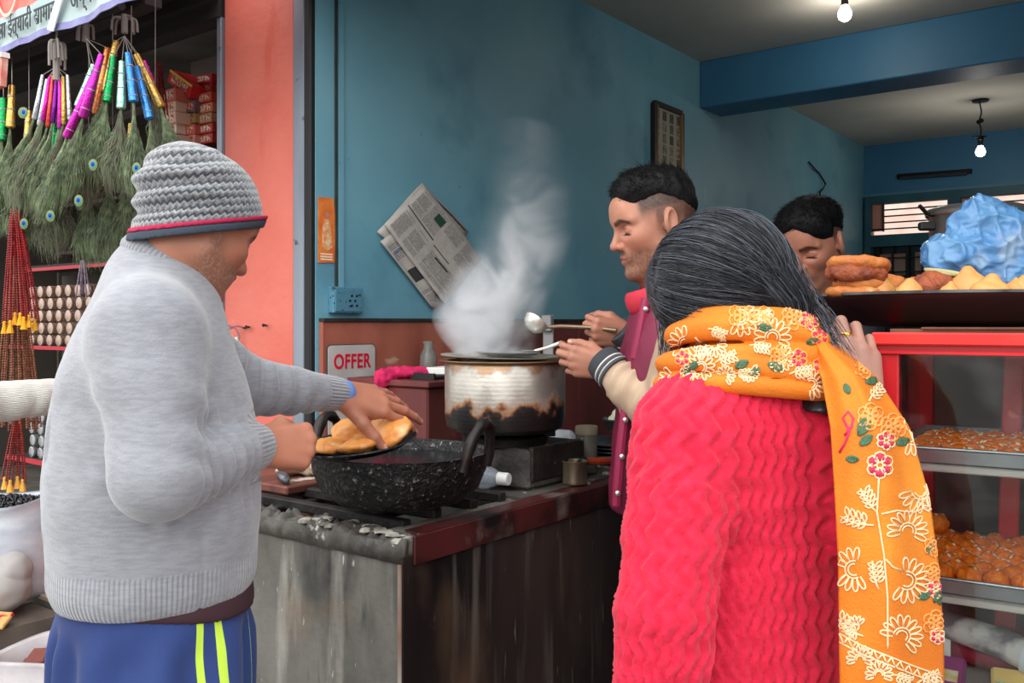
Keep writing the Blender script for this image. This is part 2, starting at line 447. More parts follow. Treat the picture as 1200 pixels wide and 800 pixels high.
# pillar between the two shops, steel posts, rubber strip
struct('wall_pillar', MB().box(-.488, -.105, 0, .32, 0, 3.6, c=.008), m_salmon)
struct('trim_2', MB().box(-.103, -.04, -.012, .04, 0, 3.6, c=.008), m_steelpost)
struct('trim_3', MB().box(-.039, -.004, -.02, .06, 0, 3.6, c=.006), m_black)
struct('trim_4', MB().box(-.516, -.490, -.01, .05, 0, 3.6, c=.003), m_steelpost)

# neighbouring stall
struct('floor_stall', MB().box(-4, -.49, -.42, 1.4, 0, .47), mat('stall_plinth_cement', (120,112,102), .9, col2=(84,78,72), scale=6, bump=.5, bscale=25, dist=.006))
struct('wall_stall_back', MB().box(-4, -.105, 1.35, 1.45, 0, 2.75), m_darkwall)
struct('wall_stall_side', MB().box(-.20, -.105, .32, 1.4, 0, 2.75), m_darkwall)
struct('ceiling_stall', MB().box(-4, -.105, .02, 1.45, 2.72, 2.8), m_greyslab)
ev = MB(); ev.prism([(-4,0),(-4,0.01),(-.5,.01),(-.5,0)], 0, 1)
def eave_poly(a0, z0, a1, z1, t, x0, x1):
    v = [(x0,a0,z0),(x1,a0,z0),(x1,a1,z1),(x0,a1,z1),(x0,a0,z0+t),(x1,a0,z0+t),(x1,a1,z1+t),(x0,a1,z1+t)]
    return MB().add(v, [(3,2,1,0),(4,5,6,7),(0,1,5,4),(1,2,6,5),(2,3,7,6),(3,0,4,7)])
struct('ceiling_eave', eave_poly(-.48, 2.46, .0, 2.60, .03, -4, -.48), m_dark)
struct('trim_5', MB().box(-4, -.49, -.02, .06, 2.49, 2.58).box(-4, -.49, -.05, -.02, 2.545, 2.60), m_dark)
struct('trim_6', MB().box(-4, -.485, -.30, -.24, 2.455, 2.53), m_dark)
struct('trim_7', MB().tube([(-.30, .50, 2.52), (-1.9, .34, 2.36), (-2.6, .3, 2.33)], .026, 8), mat('brown_pole', (74,58,52), .7, col2=(50,38,34), scale=9), smooth=True)
# shelving on the stall's back wall
shelf_o = struct('trim_8', MB().box(-3.62, -3.60, .95, 1.34, .5, 2.3), m_darkwall)
for z in (.95, 1.25, 1.55, 1.85, 2.15): MB().box(-3.6, -.25, .95, 1.34, z, z+.02).build('shelf_board', m_darkwall, shelf_o)
# neighbouring street front on the far left, street wall behind the camera side
struct('wall_stall_left', MB().box(-4.1, -4.0, -.42, 1.4, 0, 3.2), m_darkwall)
# ---------------------------------------------------------------- cooking counter
m_cem = mat('sooty_cement', (128,125,117), .85, col2=(96,92,86), scale=3.5, stretch=(1,1,.45), bump=.6, bscale=26, dist=.006,
            spots=[((58,54,50), 1.5, .46, .16, (1,1,.8)), ((44,42,40), 3.4, .47, .2, (1.3,1.3,.6)), ((176,172,162), 7, .56, .2, (1.6,1.6,.22)), ((128,104,78), 3.5, .60, .2), ((34,32,31), 14, .60, .14, (1.4,1.4,.3)), ((196,192,184), 60, .66, .08, (1,1,.3))])
m_side = mat('black_brown_sheet', (70,57,53), .35, .2, col2=(40,33,32), scale=3, stretch=(1,.9,.3), bump=.35, bscale=18, bstretch=(1,1,.3),
             spots=[((24,23,23), 2.2, .50, .2, (1,1,.3)), ((124,115,106), 11, .58, .2, (1.4,1.4,.1)), ((150,140,128), 50, .66, .1, (1,1,.14)), ((104,82,64), 3.4, .60, .2, (1,1,.5))])
m_top = mat('greasy_counter_top', (92,88,82), .55, col2=(58,54,50), scale=8, bump=.8, bscale=40, dist=.006,
            spots=[((205,200,190), 14, .62, .05), ((30,28,26), 10, .58, .08), ((130,88,62), 8, .68, .05)])
m_angle = mat('maroon_angle_iron', (98,44,44), .35, .3, col2=(70,32,32), scale=6, spots=[((126,112,104), 9, .54, .12), ((34,28,26), 6, .50, .14)], bump=.4, bscale=30)
m_soot = mat('soot_iron', (26,25,25), .6, .3, col2=(48,44,42), scale=25, bump=.8, bscale=90, dist=.003)
m_castiron = mat('crusted_cast_iron', (18,18,19), .42, .35, col2=(36,36,37), scale=40, bump=1.0, bscale=95, dist=.008,
                 spots=[((130,126,120), 95, .62, .05), ((74,70,66), 34, .62, .06)])
m_brick = mat('fire_brick', (150,88,66), .9, col2=(96,60,50), scale=14, bump=.6, bscale=60, spots=[((40,36,34), 8, .6, .1)])

CB, CA, CZ = .961, -.587, .975        # right/front corner of the counter in shop coordinates
ctr = thing('cooking_counter', 'sooty cement cooking counter carrying the black wok and the boiling pot', 'counter', S(0, CA, 0), ANG)
D = 1.35
body = MB().box(.03, CB-.006, 0, D, 0, .80)
body.box(.03, CB-.006, .0, .055, .80, CZ-.012)                 # front lip
body.box(.03, .33, .055, D, .80, CZ)                           # left block
body.box(CB-.10, CB-.006, .055, D, .80, CZ)                     # right wall
body.box(.33, CB-.10, .47, D, .80, CZ)                          # behind the fire hole
body.build('body', m_cem, ctr)
# crumbling lip: an uneven crest along the front edge
nx, ny = 150, 10; gx, gy = np.meshgrid(np.linspace(.03, CB-.004, nx), np.linspace(-.003, .066, ny), indexing='ij')
pp = np.stack([gx.ravel(), gy.ravel(), 0*gx.ravel()], 1); hz_ = CZ-.004+.013*fbm(pp, 60, 4, 3)+.006*vnoise(pp, 11, 9); edge_ = (gy.ravel() < .002) | (gy.ravel() > .06)
hz_ = np.where(edge_, hz_-.012, hz_); top_ = np.stack([gx.ravel(), gy.ravel()-.004*np.abs(vnoise(pp, 30, 2))*(gy.ravel() < .003), hz_], 1); bot_ = top_.copy(); bot_[:,2] = CZ-.05
ii = np.arange(nx*ny).reshape(nx, ny); qa = np.stack([ii[:-1,:-1], ii[1:,:-1], ii[1:,1:], ii[:-1,1:]], -1).reshape(-1,4); n_ = nx*ny
def rim_(e): return np.stack([e[:-1], e[1:], e[1:]+n_, e[:-1]+n_], -1)
mesh_obj('crumbling_lip', np.concatenate([top_, bot_]), np.concatenate([qa, qa[:,::-1]+n_, rim_(ii[:,0])[:,::-1], rim_(ii[:,-1]), rim_(ii[0]), rim_(ii[-1])[:,::-1]]), m_top, ctr, smooth=True)
r_ = random.Random(3)
MB().box(CB-.006, CB, -.006, D, 0, CZ-.035).build('side_sheet', m_side, ctr)
MB().box(CB-.014, CB-.004, -.008, -.001, 0, CZ-.05).build('corner_bead', mat('pale_corner', (168,158,146), .7, col2=(120,84,64), scale=12, stretch=(1,1,.3)), ctr)
an = MB().box(CB-.05, CB+.006, .05, D, CZ-.004, CZ+.006).box(CB, CB+.008, .02, D, CZ-.055, CZ+.006, c=.002)
an.build('angle_iron', m_angle, ctr)
tp = MB().box(.33, CB-.05, .47, D, CZ, CZ+.008)
tp.build('top_slab', m_top, ctr)
# scraps, ash and flour crust on the counter top, uneven
cr = MB()
for k in range(90):
    x = r_.uniform(.36, CB-.02); y = r_.uniform(.47, 1.1) if k < 60 else r_.uniform(.0, .06)
    if k >= 60: x = r_.uniform(.62, CB-.01)
    s_ = r_.uniform(.004, .016)
    cr.lathe([(s_, 0), (s_*.8, s_*.35), (s_*.3, s_*.5)], 6, Matrix.Translation((x, y, CZ+(.006 if k < 60 else -.004))) @ Matrix.Rotation(r_.uniform(0,6),4,'Z') @ Matrix.Diagonal((1.5,1,1,1)))
co = cr.build('crust_crumbs', mat('flour_crust', (188,182,170), .9, col2=(90,84,76), scale=30), ctr); co['kind'] = 'stuff'
# grate bars over the fire hole
for y, z in ((.10, .975), (.20, .984), (.33, .984), (.44, .984)):
    MB().box(.33, CB-.09, y-.014, y+.014, z-.012, z+.012, c=.003).build('grate_bar', m_soot, ctr)
for x in (.46, .72):
    MB().box(x-.012, x+.012, .05, .48, .958, .972, c=.003).build('grate_bar', m_soot, ctr)
MB().box(.56, .68, .16, .26, .80, .925, c=.006).build('fire_brick', m_brick, ctr)
MB().box(.40, .46, .10, .2, .80, .93, c=.006).build('fire_brick', m_brick, ctr)
MB().box(.74, .84, .30, .44, .80, .93, c=.006).build('fire_brick', m_brick, ctr)

# ---------------------------------------------------------------- wok with oil
kc = P(469, 527, 2.1); KR, KZ = .207, kc.z
wok = thing('wok', 'wide black cast-iron wok of hot oil with two loop handles', 'wok', (kc.x, kc.y, .997), 0)
kh = KZ-.997
prof_o = [(.06,0), (.105,.004), (.15,.018), (.182,.045), (.199,.085), (KR-.003,kh-.008), (KR,kh)]
prof_i = [(KR-.008,kh), (KR-.012,kh-.01), (.186,.086), (.165,.055), (.12,.030), (0.0,.022)]
MB().lathe([(0,0)]+prof_o+prof_i, 64, cap=False).build('bowl', m_castiron, wok, smooth=True, auto=60)
MB().lathe([(0,.102),(.195,.102)], 48, cap=False).build('oil', mat('dark_frying_oil', (12,14,18), .22, ior=1.47), wok, smooth=True)
def loop_handle(th, tilt, hh=.085):
    pts = []
    for k in range(13):
        t = math.pi*k/12
        pts.append((KR-.012+math.sin(tilt)*hh*math.sin(t), .055*math.cos(t), kh-.028+math.cos(tilt)*hh*math.sin(t)+.0))
    M = Matrix.Rotation(th, 4, 'Z')
    return MB().tube(pts, [.0125+.002*math.sin(k*2.1) for k in range(13)], 10, M=M)
loop_handle(math.radians(-26), .25, .105).build('handle', mat('worn_iron_handle', (58,52,49), .4, .6, col2=(26,25,25), scale=14, bump=.6, bscale=70), wok, smooth=True)
loop_handle(math.radians(154), .12, .100).build('handle', MATS['worn_iron_handle'], wok, smooth=True)

# ---------------------------------------------------------------- pot on the stove
m_alu = mat('aluminium_pot', (182,178,170), .34, .85, col2=(158,152,142), scale=5, bump=.12, bscale=6, bstretch=(.2,.2,60))
pc = P(592, 503, 2.45); PR = .163
ph = P(592, 421, 2.45).z - pc.z
pot = thing('cooking_pot', 'large dented aluminium cooking pot, rust streaked and soot black at its base', 'pot', (pc.x, pc.y, pc.z))
def pot_mat():
    m = mat('pot_wall', (186,182,174), .36, .8); t = m.node_tree; b = t.nodes['Principled BSDF']; L = t.links
    tcn = t.nodes.new('ShaderNodeTexCoord'); se = t.nodes.new('ShaderNodeSeparateXYZ'); L.new(tcn.outputs['Object'], se.inputs[0])
    n = t.nodes.new('ShaderNodeTexNoise'); n.inputs['Scale'].default_value = 26; n.inputs['Detail'].default_value = 8; L.new(tcn.outputs['Object'], n.inputs['Vector'])
    n2 = t.nodes.new('ShaderNodeTexNoise'); n2.inputs['Scale'].default_value = 7; L.new(tcn.outputs['Object'], n2.inputs['Vector'])
    def math_(op, a, b_):
        q = t.nodes.new('ShaderNodeMath'); q.operation = op
        for i, v in enumerate((a, b_)):
            if isinstance(v, (int, float)): q.inputs[i].default_value = v
            else: L.new(v, q.inputs[i])
        return q.outputs[0]
    hgt = math_('ADD', se.outputs['Z'], math_('MULTIPLY', math_('SUBTRACT', n.outputs['Fac'], .5), -.10))
    hgt = math_('ADD', hgt, math_('MULTIPLY', math_('SUBTRACT', n2.outputs['Fac'], .5), -.05))
    r = t.nodes.new('ShaderNodeValToRGB'); L.new(math_('MULTIPLY', hgt, 1/ph), r.inputs[0])
    el = r.color_ramp.elements; el[0].position = .24; el[0].color = lin((22,20,19)); el[1].position = .9; el[1].color = lin((150,140,128))
    for p_, c_ in ((.30,(38,31,28)), (.335,(112,72,48)), (.375,(158,116,84)), (.44,(178,166,152)), (.50,(184,178,168)), (.82,(176,170,160)), (.90,(158,128,100))): q = el.new(p_); q.color = lin(c_)
    L.new(r.outputs[0], b.inputs['Base Color'])
    mr = t.nodes.new('ShaderNodeMapRange'); mr.inputs['From Min'].default_value = .3*ph; mr.inputs['From Max'].default_value = .5*ph; mr.inputs['To Min'].default_value = .0; mr.inputs['To Max'].default_value = .75
    L.new(hgt, mr.inputs['Value']); L.new(mr.outputs[0], b.inputs['Metallic'])
    w = t.nodes.new('ShaderNodeTexWave'); w.bands_direction = 'Z'; w.inputs['Scale'].default_value = 28; w.inputs['Distortion'].default_value = .6; L.new(tcn.outputs['Object'], w.inputs['Vector'])
    hh = math_('ADD', math_('MULTIPLY', w.outputs['Fac'], .07), n.outputs['Fac'])
    bn = t.nodes.new('ShaderNodeBump'); bn.inputs['Strength'].default_value = .5; bn.inputs['Distance'].default_value = .003; L.new(hh, bn.inputs['Height']); L.new(bn.outputs[0], b.inputs['Normal'])
    return m
m_pot = pot_mat()
MB().lathe([(0,0),(PR-.025,0),(PR-.006,.012),(PR-.001,.04),(PR,ph-.012),(PR-.004,ph-.006),(PR+.014,ph-.002),(PR+.014,ph),(PR-.007,ph-.001),(PR-.008,.02),(0,.012)], 72, cap=False).build('pot_wall', m_pot, pot, smooth=True, auto=35)
MB().lathe([(0,ph-.045),(PR-.009,ph-.045)], 48, cap=False).build('broth', mat('pale_broth', (180,160,120), .3), pot, smooth=True)
# stacked tin lids on the pot
m_lid = mat('tin_cover_metal', (178,172,160), .42, .45, col2=(140,132,116), scale=9, spots=[((96,84,66), 20, .64, .06)])
lc = P(590, 416, 2.43)
lid = thing('pot_cover', 'wide flat tin lid laid askew across the pot', 'lid', (lc.x-.005, lc.y, pc.z+ph+.002), rot=(math.radians(.6), math.radians(1.2), 0))
MB().lathe([(0,0),(.12,.0),(.138,.006),(.162,.008),(.163,.011),(.137,.0095),(.12,.004),(0,.004)], 56, cap=False).build('disc', m_lid, lid, smooth=True, auto=40)
lid2 = thing('steel_plate', 'smaller steel plate lying on the tin lid over the pot', 'plate', (lc.x+.01, lc.y-.02, pc.z+ph+.014), rot=(0, math.radians(.8), 0))
MB().lathe([(0,0),(.072,0),(.086,.006),(.088,.0075),(.072,.0025),(0,.0025)], 48, cap=False).build('disc', mat('steel_plate_metal', (164,166,166), .3, .5), lid2, smooth=True, auto=40)
# ---------------------------------------------------------------- things on the walls
def wall_pt(px, py):
    """point on the blue wall seen at that pixel -> (a along wall, z)"""
    k = (px-600)/FPX; s = (k*W0.y-W0.x)/(Ua.x-k*Ua.y); d = W0.y+Ua.y*s
    return s, CAMZ+(HZ-py)/FPX*d
def on_wall(name, label, cat, px, py, off=.0):
    """thing fixed on the blue wall: local x runs into the shop, local z up, local -y out of the wall"""
    a, z = wall_pt(px, py); return thing(name, label, cat, S(off, a, z), ANG+math.pi/2)
# newspapers: three folded sheets pinned over each other
m_news = mat('newsprint', (196,190,182), .85, col2=(184,176,168), scale=30)
m_ink = mat('news_ink', (110,106,104), .85, col2=(176,170,164), scale=420, stretch=(.3,1,1), lo=.45, hi=.55)
m_inkd = mat('news_ink_dark', (60,58,58), .85)
def sheet(poly_px, off, label, cols, seed):
    pts = [wall_pt(x, y) for x, y in poly_px]; c = (sum(p[0] for p in pts)/len(pts), sum(p[1] for p in pts)/len(pts))
    o = thing('newspaper', label, 'newspaper', S(off, c[0], c[1]), ANG+math.pi/2, group=None)
    (A0, Z0), (A1, Z1), (A2, Z2), (A3, Z3) = [(p[0]-c[0], p[1]-c[1]) for p in pts]
    def Q(u, v, h=0): # bilinear, local: x along wall, y toward the wall is +, so out is -
        x = (A0*(1-u)+A1*u)*(1-v)+(A3*(1-u)+A2*u)*v; z = (Z0*(1-u)+Z1*u)*(1-v)+(Z3*(1-u)+Z2*u)*v
        return (x, -h+.006*math.sin(u*5+seed)*math.sin(v*4+seed)-.012*(u*v)*(1 if seed == 2 else .3)+.0, z)
    def patch(u0, u1, v0, v1, h, n=6):
        v_ = []; f_ = []
        for j in range(n+1):
            for i in range(n+1): v_.append(Q(u0+(u1-u0)*i/n, v0+(v1-v0)*j/n, h))
        for j in range(n):
            for i in range(n): a_ = j*(n+1)+i; f_.append((a_, a_+1, a_+n+2, a_+n+1))
        return v_, f_
    mb = MB(); mb.add(*patch(0, 1, 0, 1, 0, 12)); p_ = mb.build('page', m_news, o, smooth=True); sd = p_.modifiers.new('t', 'SOLIDIFY'); sd.thickness = .0025
    r2 = random.Random(seed)
    mb = MB()
    for (u0, u1, v0, v1) in cols:
        nl = max(4, int((v1-v0)*46))
        for k in range(nl):
            vv = v0+(v1-v0)*k/nl
            if r2.random() < .08: continue
            mb.add(*patch(u0, u1-r2.random()*.02, vv, vv+.55*(v1-v0)/nl, .0030, 3))
    t_ = mb.build('print_columns', m_ink, o); t_['kind'] = 'stuff'
    return o, patch
o1, pt1 = sheet([(493,214),(546,272),(498,322),(438,272)], .010, 'back newspaper page whose corner shows behind the pinned ones', [(.05,.45,.05,.9),(.5,.95,.05,.9)], 1)
MB().add(*pt1(.05, .95, .02, .05, .003)).build('headline', m_inkd, o1)
o2, pt2 = sheet([(441,283),(462,268),(512,357),(503,362)], .019, 'lowest newspaper page with torn lower corners and dark pictures', [(.1,.9,.1,.3),(.1,.9,.75,.95)], 3)
MB().add(*pt2(.2, .9, .45, .62, .003)).build('picture', m_inkd, o2)
MB().add(*pt2(.2, .9, .18, .22, .003)).build('headline', mat('news_blue', (70,120,170), .8), o2)
o3, pt3 = sheet([(491,218),(558,304),(511,356),(443,263)], .028, 'front newspaper page with a long fold and a small green picture', [(.04,.20,.06,.44),(.22,.44,.06,.44),(.46,.70,.06,.26),(.74,.95,.06,.44),(.04,.2,.56,.95),(.24,.44,.56,.95),(.52,.95,.60,.95)], 2)
MB().add(*pt3(.30, .42, .12, .26, .0034)).build('green_picture', mat('green_ink', (38,74,58), .8), o3)
MB().add(*pt3(.02, .46, .475, .495, .0034)).build('rule', m_inkd, o3); MB().add(*pt3(.5, .75, .52, .535, .0034)).build('rule', m_inkd, o3); MB().add(*pt3(.60, .8, .62, .65, .0034)).build('headline', m_inkd, o3)

# orange printed sticker by the door post
st = on_wall('sticker', 'orange printed poster strip with a pale figure, pasted beside the black door strip', 'poster', 382, 270, .003)
(a0, z0), (a1, z1) = wall_pt(372, 231), wall_pt(392, 310); wx = (a1-a0)/2; hz = (z0-z1)/2
MB().prism([(-wx,hz*.98),(wx*.80,hz),(wx,hz*.35),(wx*.9,-hz*.96),(-wx,-hz)], -.002, 0).build('sheet', mat('orange_print', (224,96,40), .6, col2=(236,140,60), scale=26), st)
MB().prism([(-wx*.55,-hz*.5),(-wx*.5,hz*.1),(-wx*.2,hz*.35),(wx*.15,hz*.35),(wx*.45,hz*.05),(wx*.6,-hz*.5),(0,-hz*.62)], -.0030, -.002).build('printed_figure', mat('pale_yellow_print', (240,206,160), .6, col2=(222,130,70), scale=60), st)
MB().lathe([(0,0),(wx*.26,0)], 16, Matrix.Translation((-.02*wx, -.0031, hz*.48)) @ Matrix.Rotation(math.pi/2, 4, 'X')).build('printed_head', mat('pale_print_face', (226,180,150), .6), st)
for k in range(3): MB().box(-wx*.75, wx*.65, -.003, -.002, -hz*(.72+.08*k)-.003, -hz*(.72+.08*k)+.002).build('printed_line', mat('cream_print', (246,222,190), .6), st)

# conduit, cable and switch box
cd = on_wall('conduit', 'blue painted cable conduit running down the blue wall to the switch box', 'conduit', 398, 340, .0)
a_, z_ = wall_pt(398, 340); ztop = 2.88-z_
MB().box(-.012, .008, -.012, 0, 0, ztop).build('channel', m_blue, cd); MB().tube([(-.020,-.006,0),(-.021,-.006,ztop*.5),(-.020,-.006,ztop)], .005, 6).build('cable', m_dark, cd, smooth=True)
sb = on_wall('switch_box', 'blue painted switch box splashed with dark drops below the conduit', 'switch box', 402, 351, .0)
(a0, z0), (a1, z1) = wall_pt(384, 334), wall_pt(419, 367); w2, h2 = (a1-a0)/2, (z0-z1)/2
MB().box(-w2, w2, -.028, 0, -h2, h2-.004, c=.003).build('box', mat('blue_box_paint', (82,134,156), .5, spots=[((36,52,62), 70, .62, .03), ((36,52,62), 30, .66, .03)]), sb)
MB().box(-w2+.006, w2-.006, -.031, -.028, -h2+.006, h2-.01, c=.001).build('cover', MATS['blue_box_paint'], sb)
for k in range(6): MB().lathe([(.0042,0),(.0042,.002),(.002,.0022)], 8, Matrix.Translation((.01+.022*(k % 2)-.008*(k//2 % 2), -.031, .012-.016*(k//2))) @ Matrix.Rotation(math.pi/2, 4, 'X')).build('socket_hole', m_black, sb)

# framed picture
fr_ = on_wall('framed_picture', 'small dark wooden frame with a grid of old photographs', 'picture', 780, 164, .002)
(a0, z0), (a1, z1) = wall_pt(764, 150), wall_pt(796, 172); w2 = (a1-a0)/2; h2 = .165
m_frame = mat('dark_frame_wood', (46,34,28), .4)
for k in (-1, 1):
    MB().box(k*w2-.014, k*w2+.014, -.026, 0, -h2, h2, c=.003).build('frame_rail', m_frame, fr_)
    MB().box(-w2, w2, -.024, 0, k*h2-.014, k*h2+.014, c=.003).build('frame_rail', m_frame, fr_)
    MB().box(k*(w2-.017)-.003, k*(w2-.017)+.003, -.028, -.01, -h2+.01, h2-.01).build('gilt_slip', mat('gilt', (170,130,80), .4, .4), fr_)
MB().box(-w2, w2, -.012, -.004, -h2, h2).build('mount', mat('mount_card', (178,170,150), .5), fr_)
r2 = random.Random(5)
for j in range(5):
    for i in range(4):
        x = -w2+.035+(2*w2-.07)*i/3; z = -h2+.05+(2*h2-.1)*j/4; g_ = r2.randint(90, 200)
        MB().box(x-.020, x+.020, -.0135, -.012, z-.024, z+.024).build('photograph', mat('photo_%d' % (g_//20), (g_, int(g_*.95), int(g_*.82)), .5, col2=(int(g_*.5),int(g_*.48),int(g_*.4)), scale=60), fr_)
MB().box(-w2+.012, w2-.012, -.0165, -.0150, -h2+.012, h2-.012).build('glass', mat('clear_glass', (255,255,255), .02, trans=1.0, ior=1.1), fr_)

# loose black wire on the far wall, rod and bulbs
a_, z_ = wall_pt(955, 210); wq = [wall_pt(x, y) for x, y in ((946,190),(950,197),(958,203),(964,216),(962,222),(957,226),(960,232),(956,236))]
mesh_w = MB().tube([(p[0]-a_, -.012-.01*(i % 2), p[1]-z_) for i, p in enumerate(wq)], .006, 6)
tag(mesh_w.build('wall_wire', m_iron, None, S(0, a_, z_), ANG+math.pi/2, smooth=True), 'short black wire dangling from the blue side wall', 'wire')
rod = thing('tube_light', 'unlit dark tube light batten above the barred window', 'tube light', S(.27, 5.858, 2.60), ANG)
MB().box(0, .55, -.03, 0, -.018, .018, c=.004).build('batten', m_iron, rod, rot=(0, 0.02, 0)); MB().tube([(.03,-.045,-.02),(.52,-.045,-.03)], .013, 8).build('tube', mat('dusty_tube', (60,66,70), .4), rod, smooth=True)
def bulb(pos, label, cord, watts):
    o = thing('light_bulb', label, 'light bulb', pos)
    MB().lathe([(0,-.030),(.012,-.029),(.024,-.020),(.030,-.004),(.028,.012),(.020,.028),(.0145,.04)], 24, cap=False).build('glass_globe', mat('lit_bulb', (255,250,240), .3, emit=((255,244,228), 14.0)), o, smooth=True)
    MB().lathe([(.0145,.04),(.0155,.042),(.0155,.075),(.020,.078),(.020,.098),(.010,.108)], 16).build('holder', mat('bakelite', (38,34,32), .4), o, smooth=True)
    if cord > .12:
        pts = [(0,0,.105),(.004,0,.15),(-.006,.004,.20),(.006,0,.26),(-.004,0,.32),(0,0,cord)]
        MB().tube(bez(pts, 5), .005, 6).build('cord', m_black, o, smooth=True)
        MB().tube([(-.018,0,.195),(.014,.004,.21)], .014, 8).build('tape_joint', m_black, o, smooth=True)
        MB().lathe([(.05,cord-.012),(.052,cord-.004),(.045,cord)], 20).build('ceiling_rose', mat('bakelite', (0,0,0)), o, smooth=True)
        MB().box(-.045, .03, -.02, .02, .096, .104).build('shade_plate', m_black, o)
    ld = bpy.data.lights.new('bulb_light', 'POINT'); ld.energy = watts; ld.color = (1.0, .93, .84); ld.shadow_soft_size = .04
    lo = bpy.data.objects.new('bulb_light', ld); COL.objects.link(lo); lo.parent = o; lo.location = (0, 0, -.06)
    return o
bulb(P(990,17,4.07), 'glowing bare bulb fixed straight to the front ceiling', .1, 2.2)
bp = P(1149,178,5.98); bulb(bp, 'glowing bare bulb hanging on a taped black cord', 2.88-bp.z, 5)
# ---------------------------------------------------------------- things on and around the counter
def text_mesh(txt, size, name, m, parent, M, bold=0.0, extrude=.001):
    cu = bpy.data.curves.new(name, 'FONT'); cu.body = txt; cu.size = size; cu.extrude = extrude; cu.offset = bold; cu.align_x = 'CENTER'; cu.space_character = 1.08
    to = bpy.data.objects.new(name+'_src', cu); COL.objects.link(to)
    dg = bpy.context.evaluated_depsgraph_get(); me = bpy.data.meshes.new_from_object(to.evaluated_get(dg)); bpy.data.objects.remove(to); bpy.data.curves.remove(cu)
    me.transform(M); me.materials.clear(); me.materials.append(m); o = bpy.data.objects.new(name, me); COL.objects.link(o)
    if parent is not None: o.parent = parent
    return o
# OFFER sign
(a0, z0), (a1, z1) = wall_pt(382, 404), wall_pt(438, 404)
a0 -= .0; sgn = on_wall('offer_sign', 'white metal plate sign reading OFFER in red, leaning on the brown wall board', 'sign', 406, 404, .024)
w2 = (a1-a0)/2*.97; hh = .34; rr = .012
poly = [(-w2,-hh+rr),(-w2,-rr),(-w2+rr*.3,-rr*.3),(-w2+rr,0),(w2-rr,0),(w2-rr*.3,-rr*.3),(w2,-rr),(w2,-hh+rr),(w2-rr,-hh),(-w2+rr,-hh)]
MB().prism(poly, -.004, 0).build('plate', mat('sign_white', (206,204,200), .45, col2=(186,182,178), scale=9, spots=[((120,100,90), 60, .72, .02)]), sgn)
MB().prism([(x*1.03, z*1.006+.003) for x, z in poly], -.002, .002).build('plate_edge', mat('sign_edge', (70,64,62), .5), sgn)
text_mesh('OFFER', .066, 'lettering', mat('sign_red', (206,18,52), .5), sgn, Matrix.Translation((0, -.0048, -.075)) @ Matrix.Rotation(math.pi/2, 4, 'X') @ Matrix.Diagonal((.96*(2*w2)/.245*1.0,1,1,1)), bold=.0013)
# cabinet behind the pot
cab = thing('wooden_box', 'low red-brown wooden box on the counter behind the pot', 'box', S(.05, .10, .985), ANG)
m_box = mat('red_brown_box', (118,60,54), .45, col2=(96,44,42), scale=6, stretch=(1,1,.4), bump=.2, bscale=40)
MB().box(0, .34, 0, .62, 0, .235, c=.006).build('carcass', m_box, cab); MB().box(-.008, .352, -.01, .63, .235, .255, c=.004).build('top_board', m_box, cab)
zt = 1.241
def blob(name, prims, m, label, cat, loc, h=.004, k=.006, disp=None, parent=None, group=None, rot=None):
    lo = np.min([p.lo for p in prims], 0)-.015; hi = np.max([p.hi for p in prims], 0)+.015; f = SDF(lo, hi, h)
    for p in prims: f.add(p, k)
    v, q = f.mesh()
    if disp: n = normals(v, q); v = v+n*disp(v)[:,None]
    o = mesh_obj(name, v, q, m, parent, loc, smooth=True, rot=rot)
    if label: tag(o, label, cat, group)
    return o
cl = S(.24, .155, zt)
blob('cloth', [ell((0,0,.018), (.07,.04,.02)), ell((-.055,-.03,.004), (.035,.03,.03)), ell((-.075,-.05,-.03), (.016,.022,.035)), ell((.05,.01,.02), (.05,.03,.016))], mat('magenta_cloth', (208,32,92), .85, col2=(176,20,76), scale=30), 'crumpled magenta cloth hanging over the edge of the brown box', 'cloth', cl, disp=lambda v: .006*fbm(v, 45, 2, 2))
ty_ = thing('black_tray', 'thin black tray under white paper on the brown box', 'tray', S(.31, .22, zt), ANG)
MB().box(-.03, .06, -.07, .12, 0, .012, c=.003).build('base', m_black, ty_); MB().box(-.034, .064, -.074, -.066, .0, .02).build('rim', m_black, ty_)
tag(MB().box(-.05, .05, -.06, .06, 0, .022, c=.003).build('paper_stack', mat('white_paper', (222,220,216), .8), None, S(.335, .26, zt+.013), ANG+.2), 'small stack of white paper lying on the black tray', 'paper')
jb = thing('glass_bottle', 'empty clear glass bottle standing on the brown box before the board', 'bottle', S(.10, .42, zt))
m_glass = mat('bottle_glass', (214,220,216), .08, trans=.85, ior=1.3)
MB().lathe([(0,0),(.028,0),(.030,.006),(.030,.06),(.024,.075),(.0165,.085),(.0165,.1),(.02,.102),(.02,.11),(.0165,.112),(.014,.112),(.014,.085),(.027,.058),(.027,.008),(0,.006)], 24, cap=False).build('glass', m_glass, jb, smooth=True)
# pale folded tray standing against the wall
pl_ = thing('metal_sheet', 'pale grey metal sheet standing upright beyond the pot', 'sheet', S(.36, .78, .985), ANG+.35)
MB().box(-.02, .02, -.008, 0, 0, .46, c=.003).build('panel', mat('pale_grey_sheet', (150,150,148), .5, .3), pl_); MB().box(-.02, .018, -.03, -.008, .40, .46, c=.004).build('folded_lip', MATS['pale_grey_sheet'], pl_)

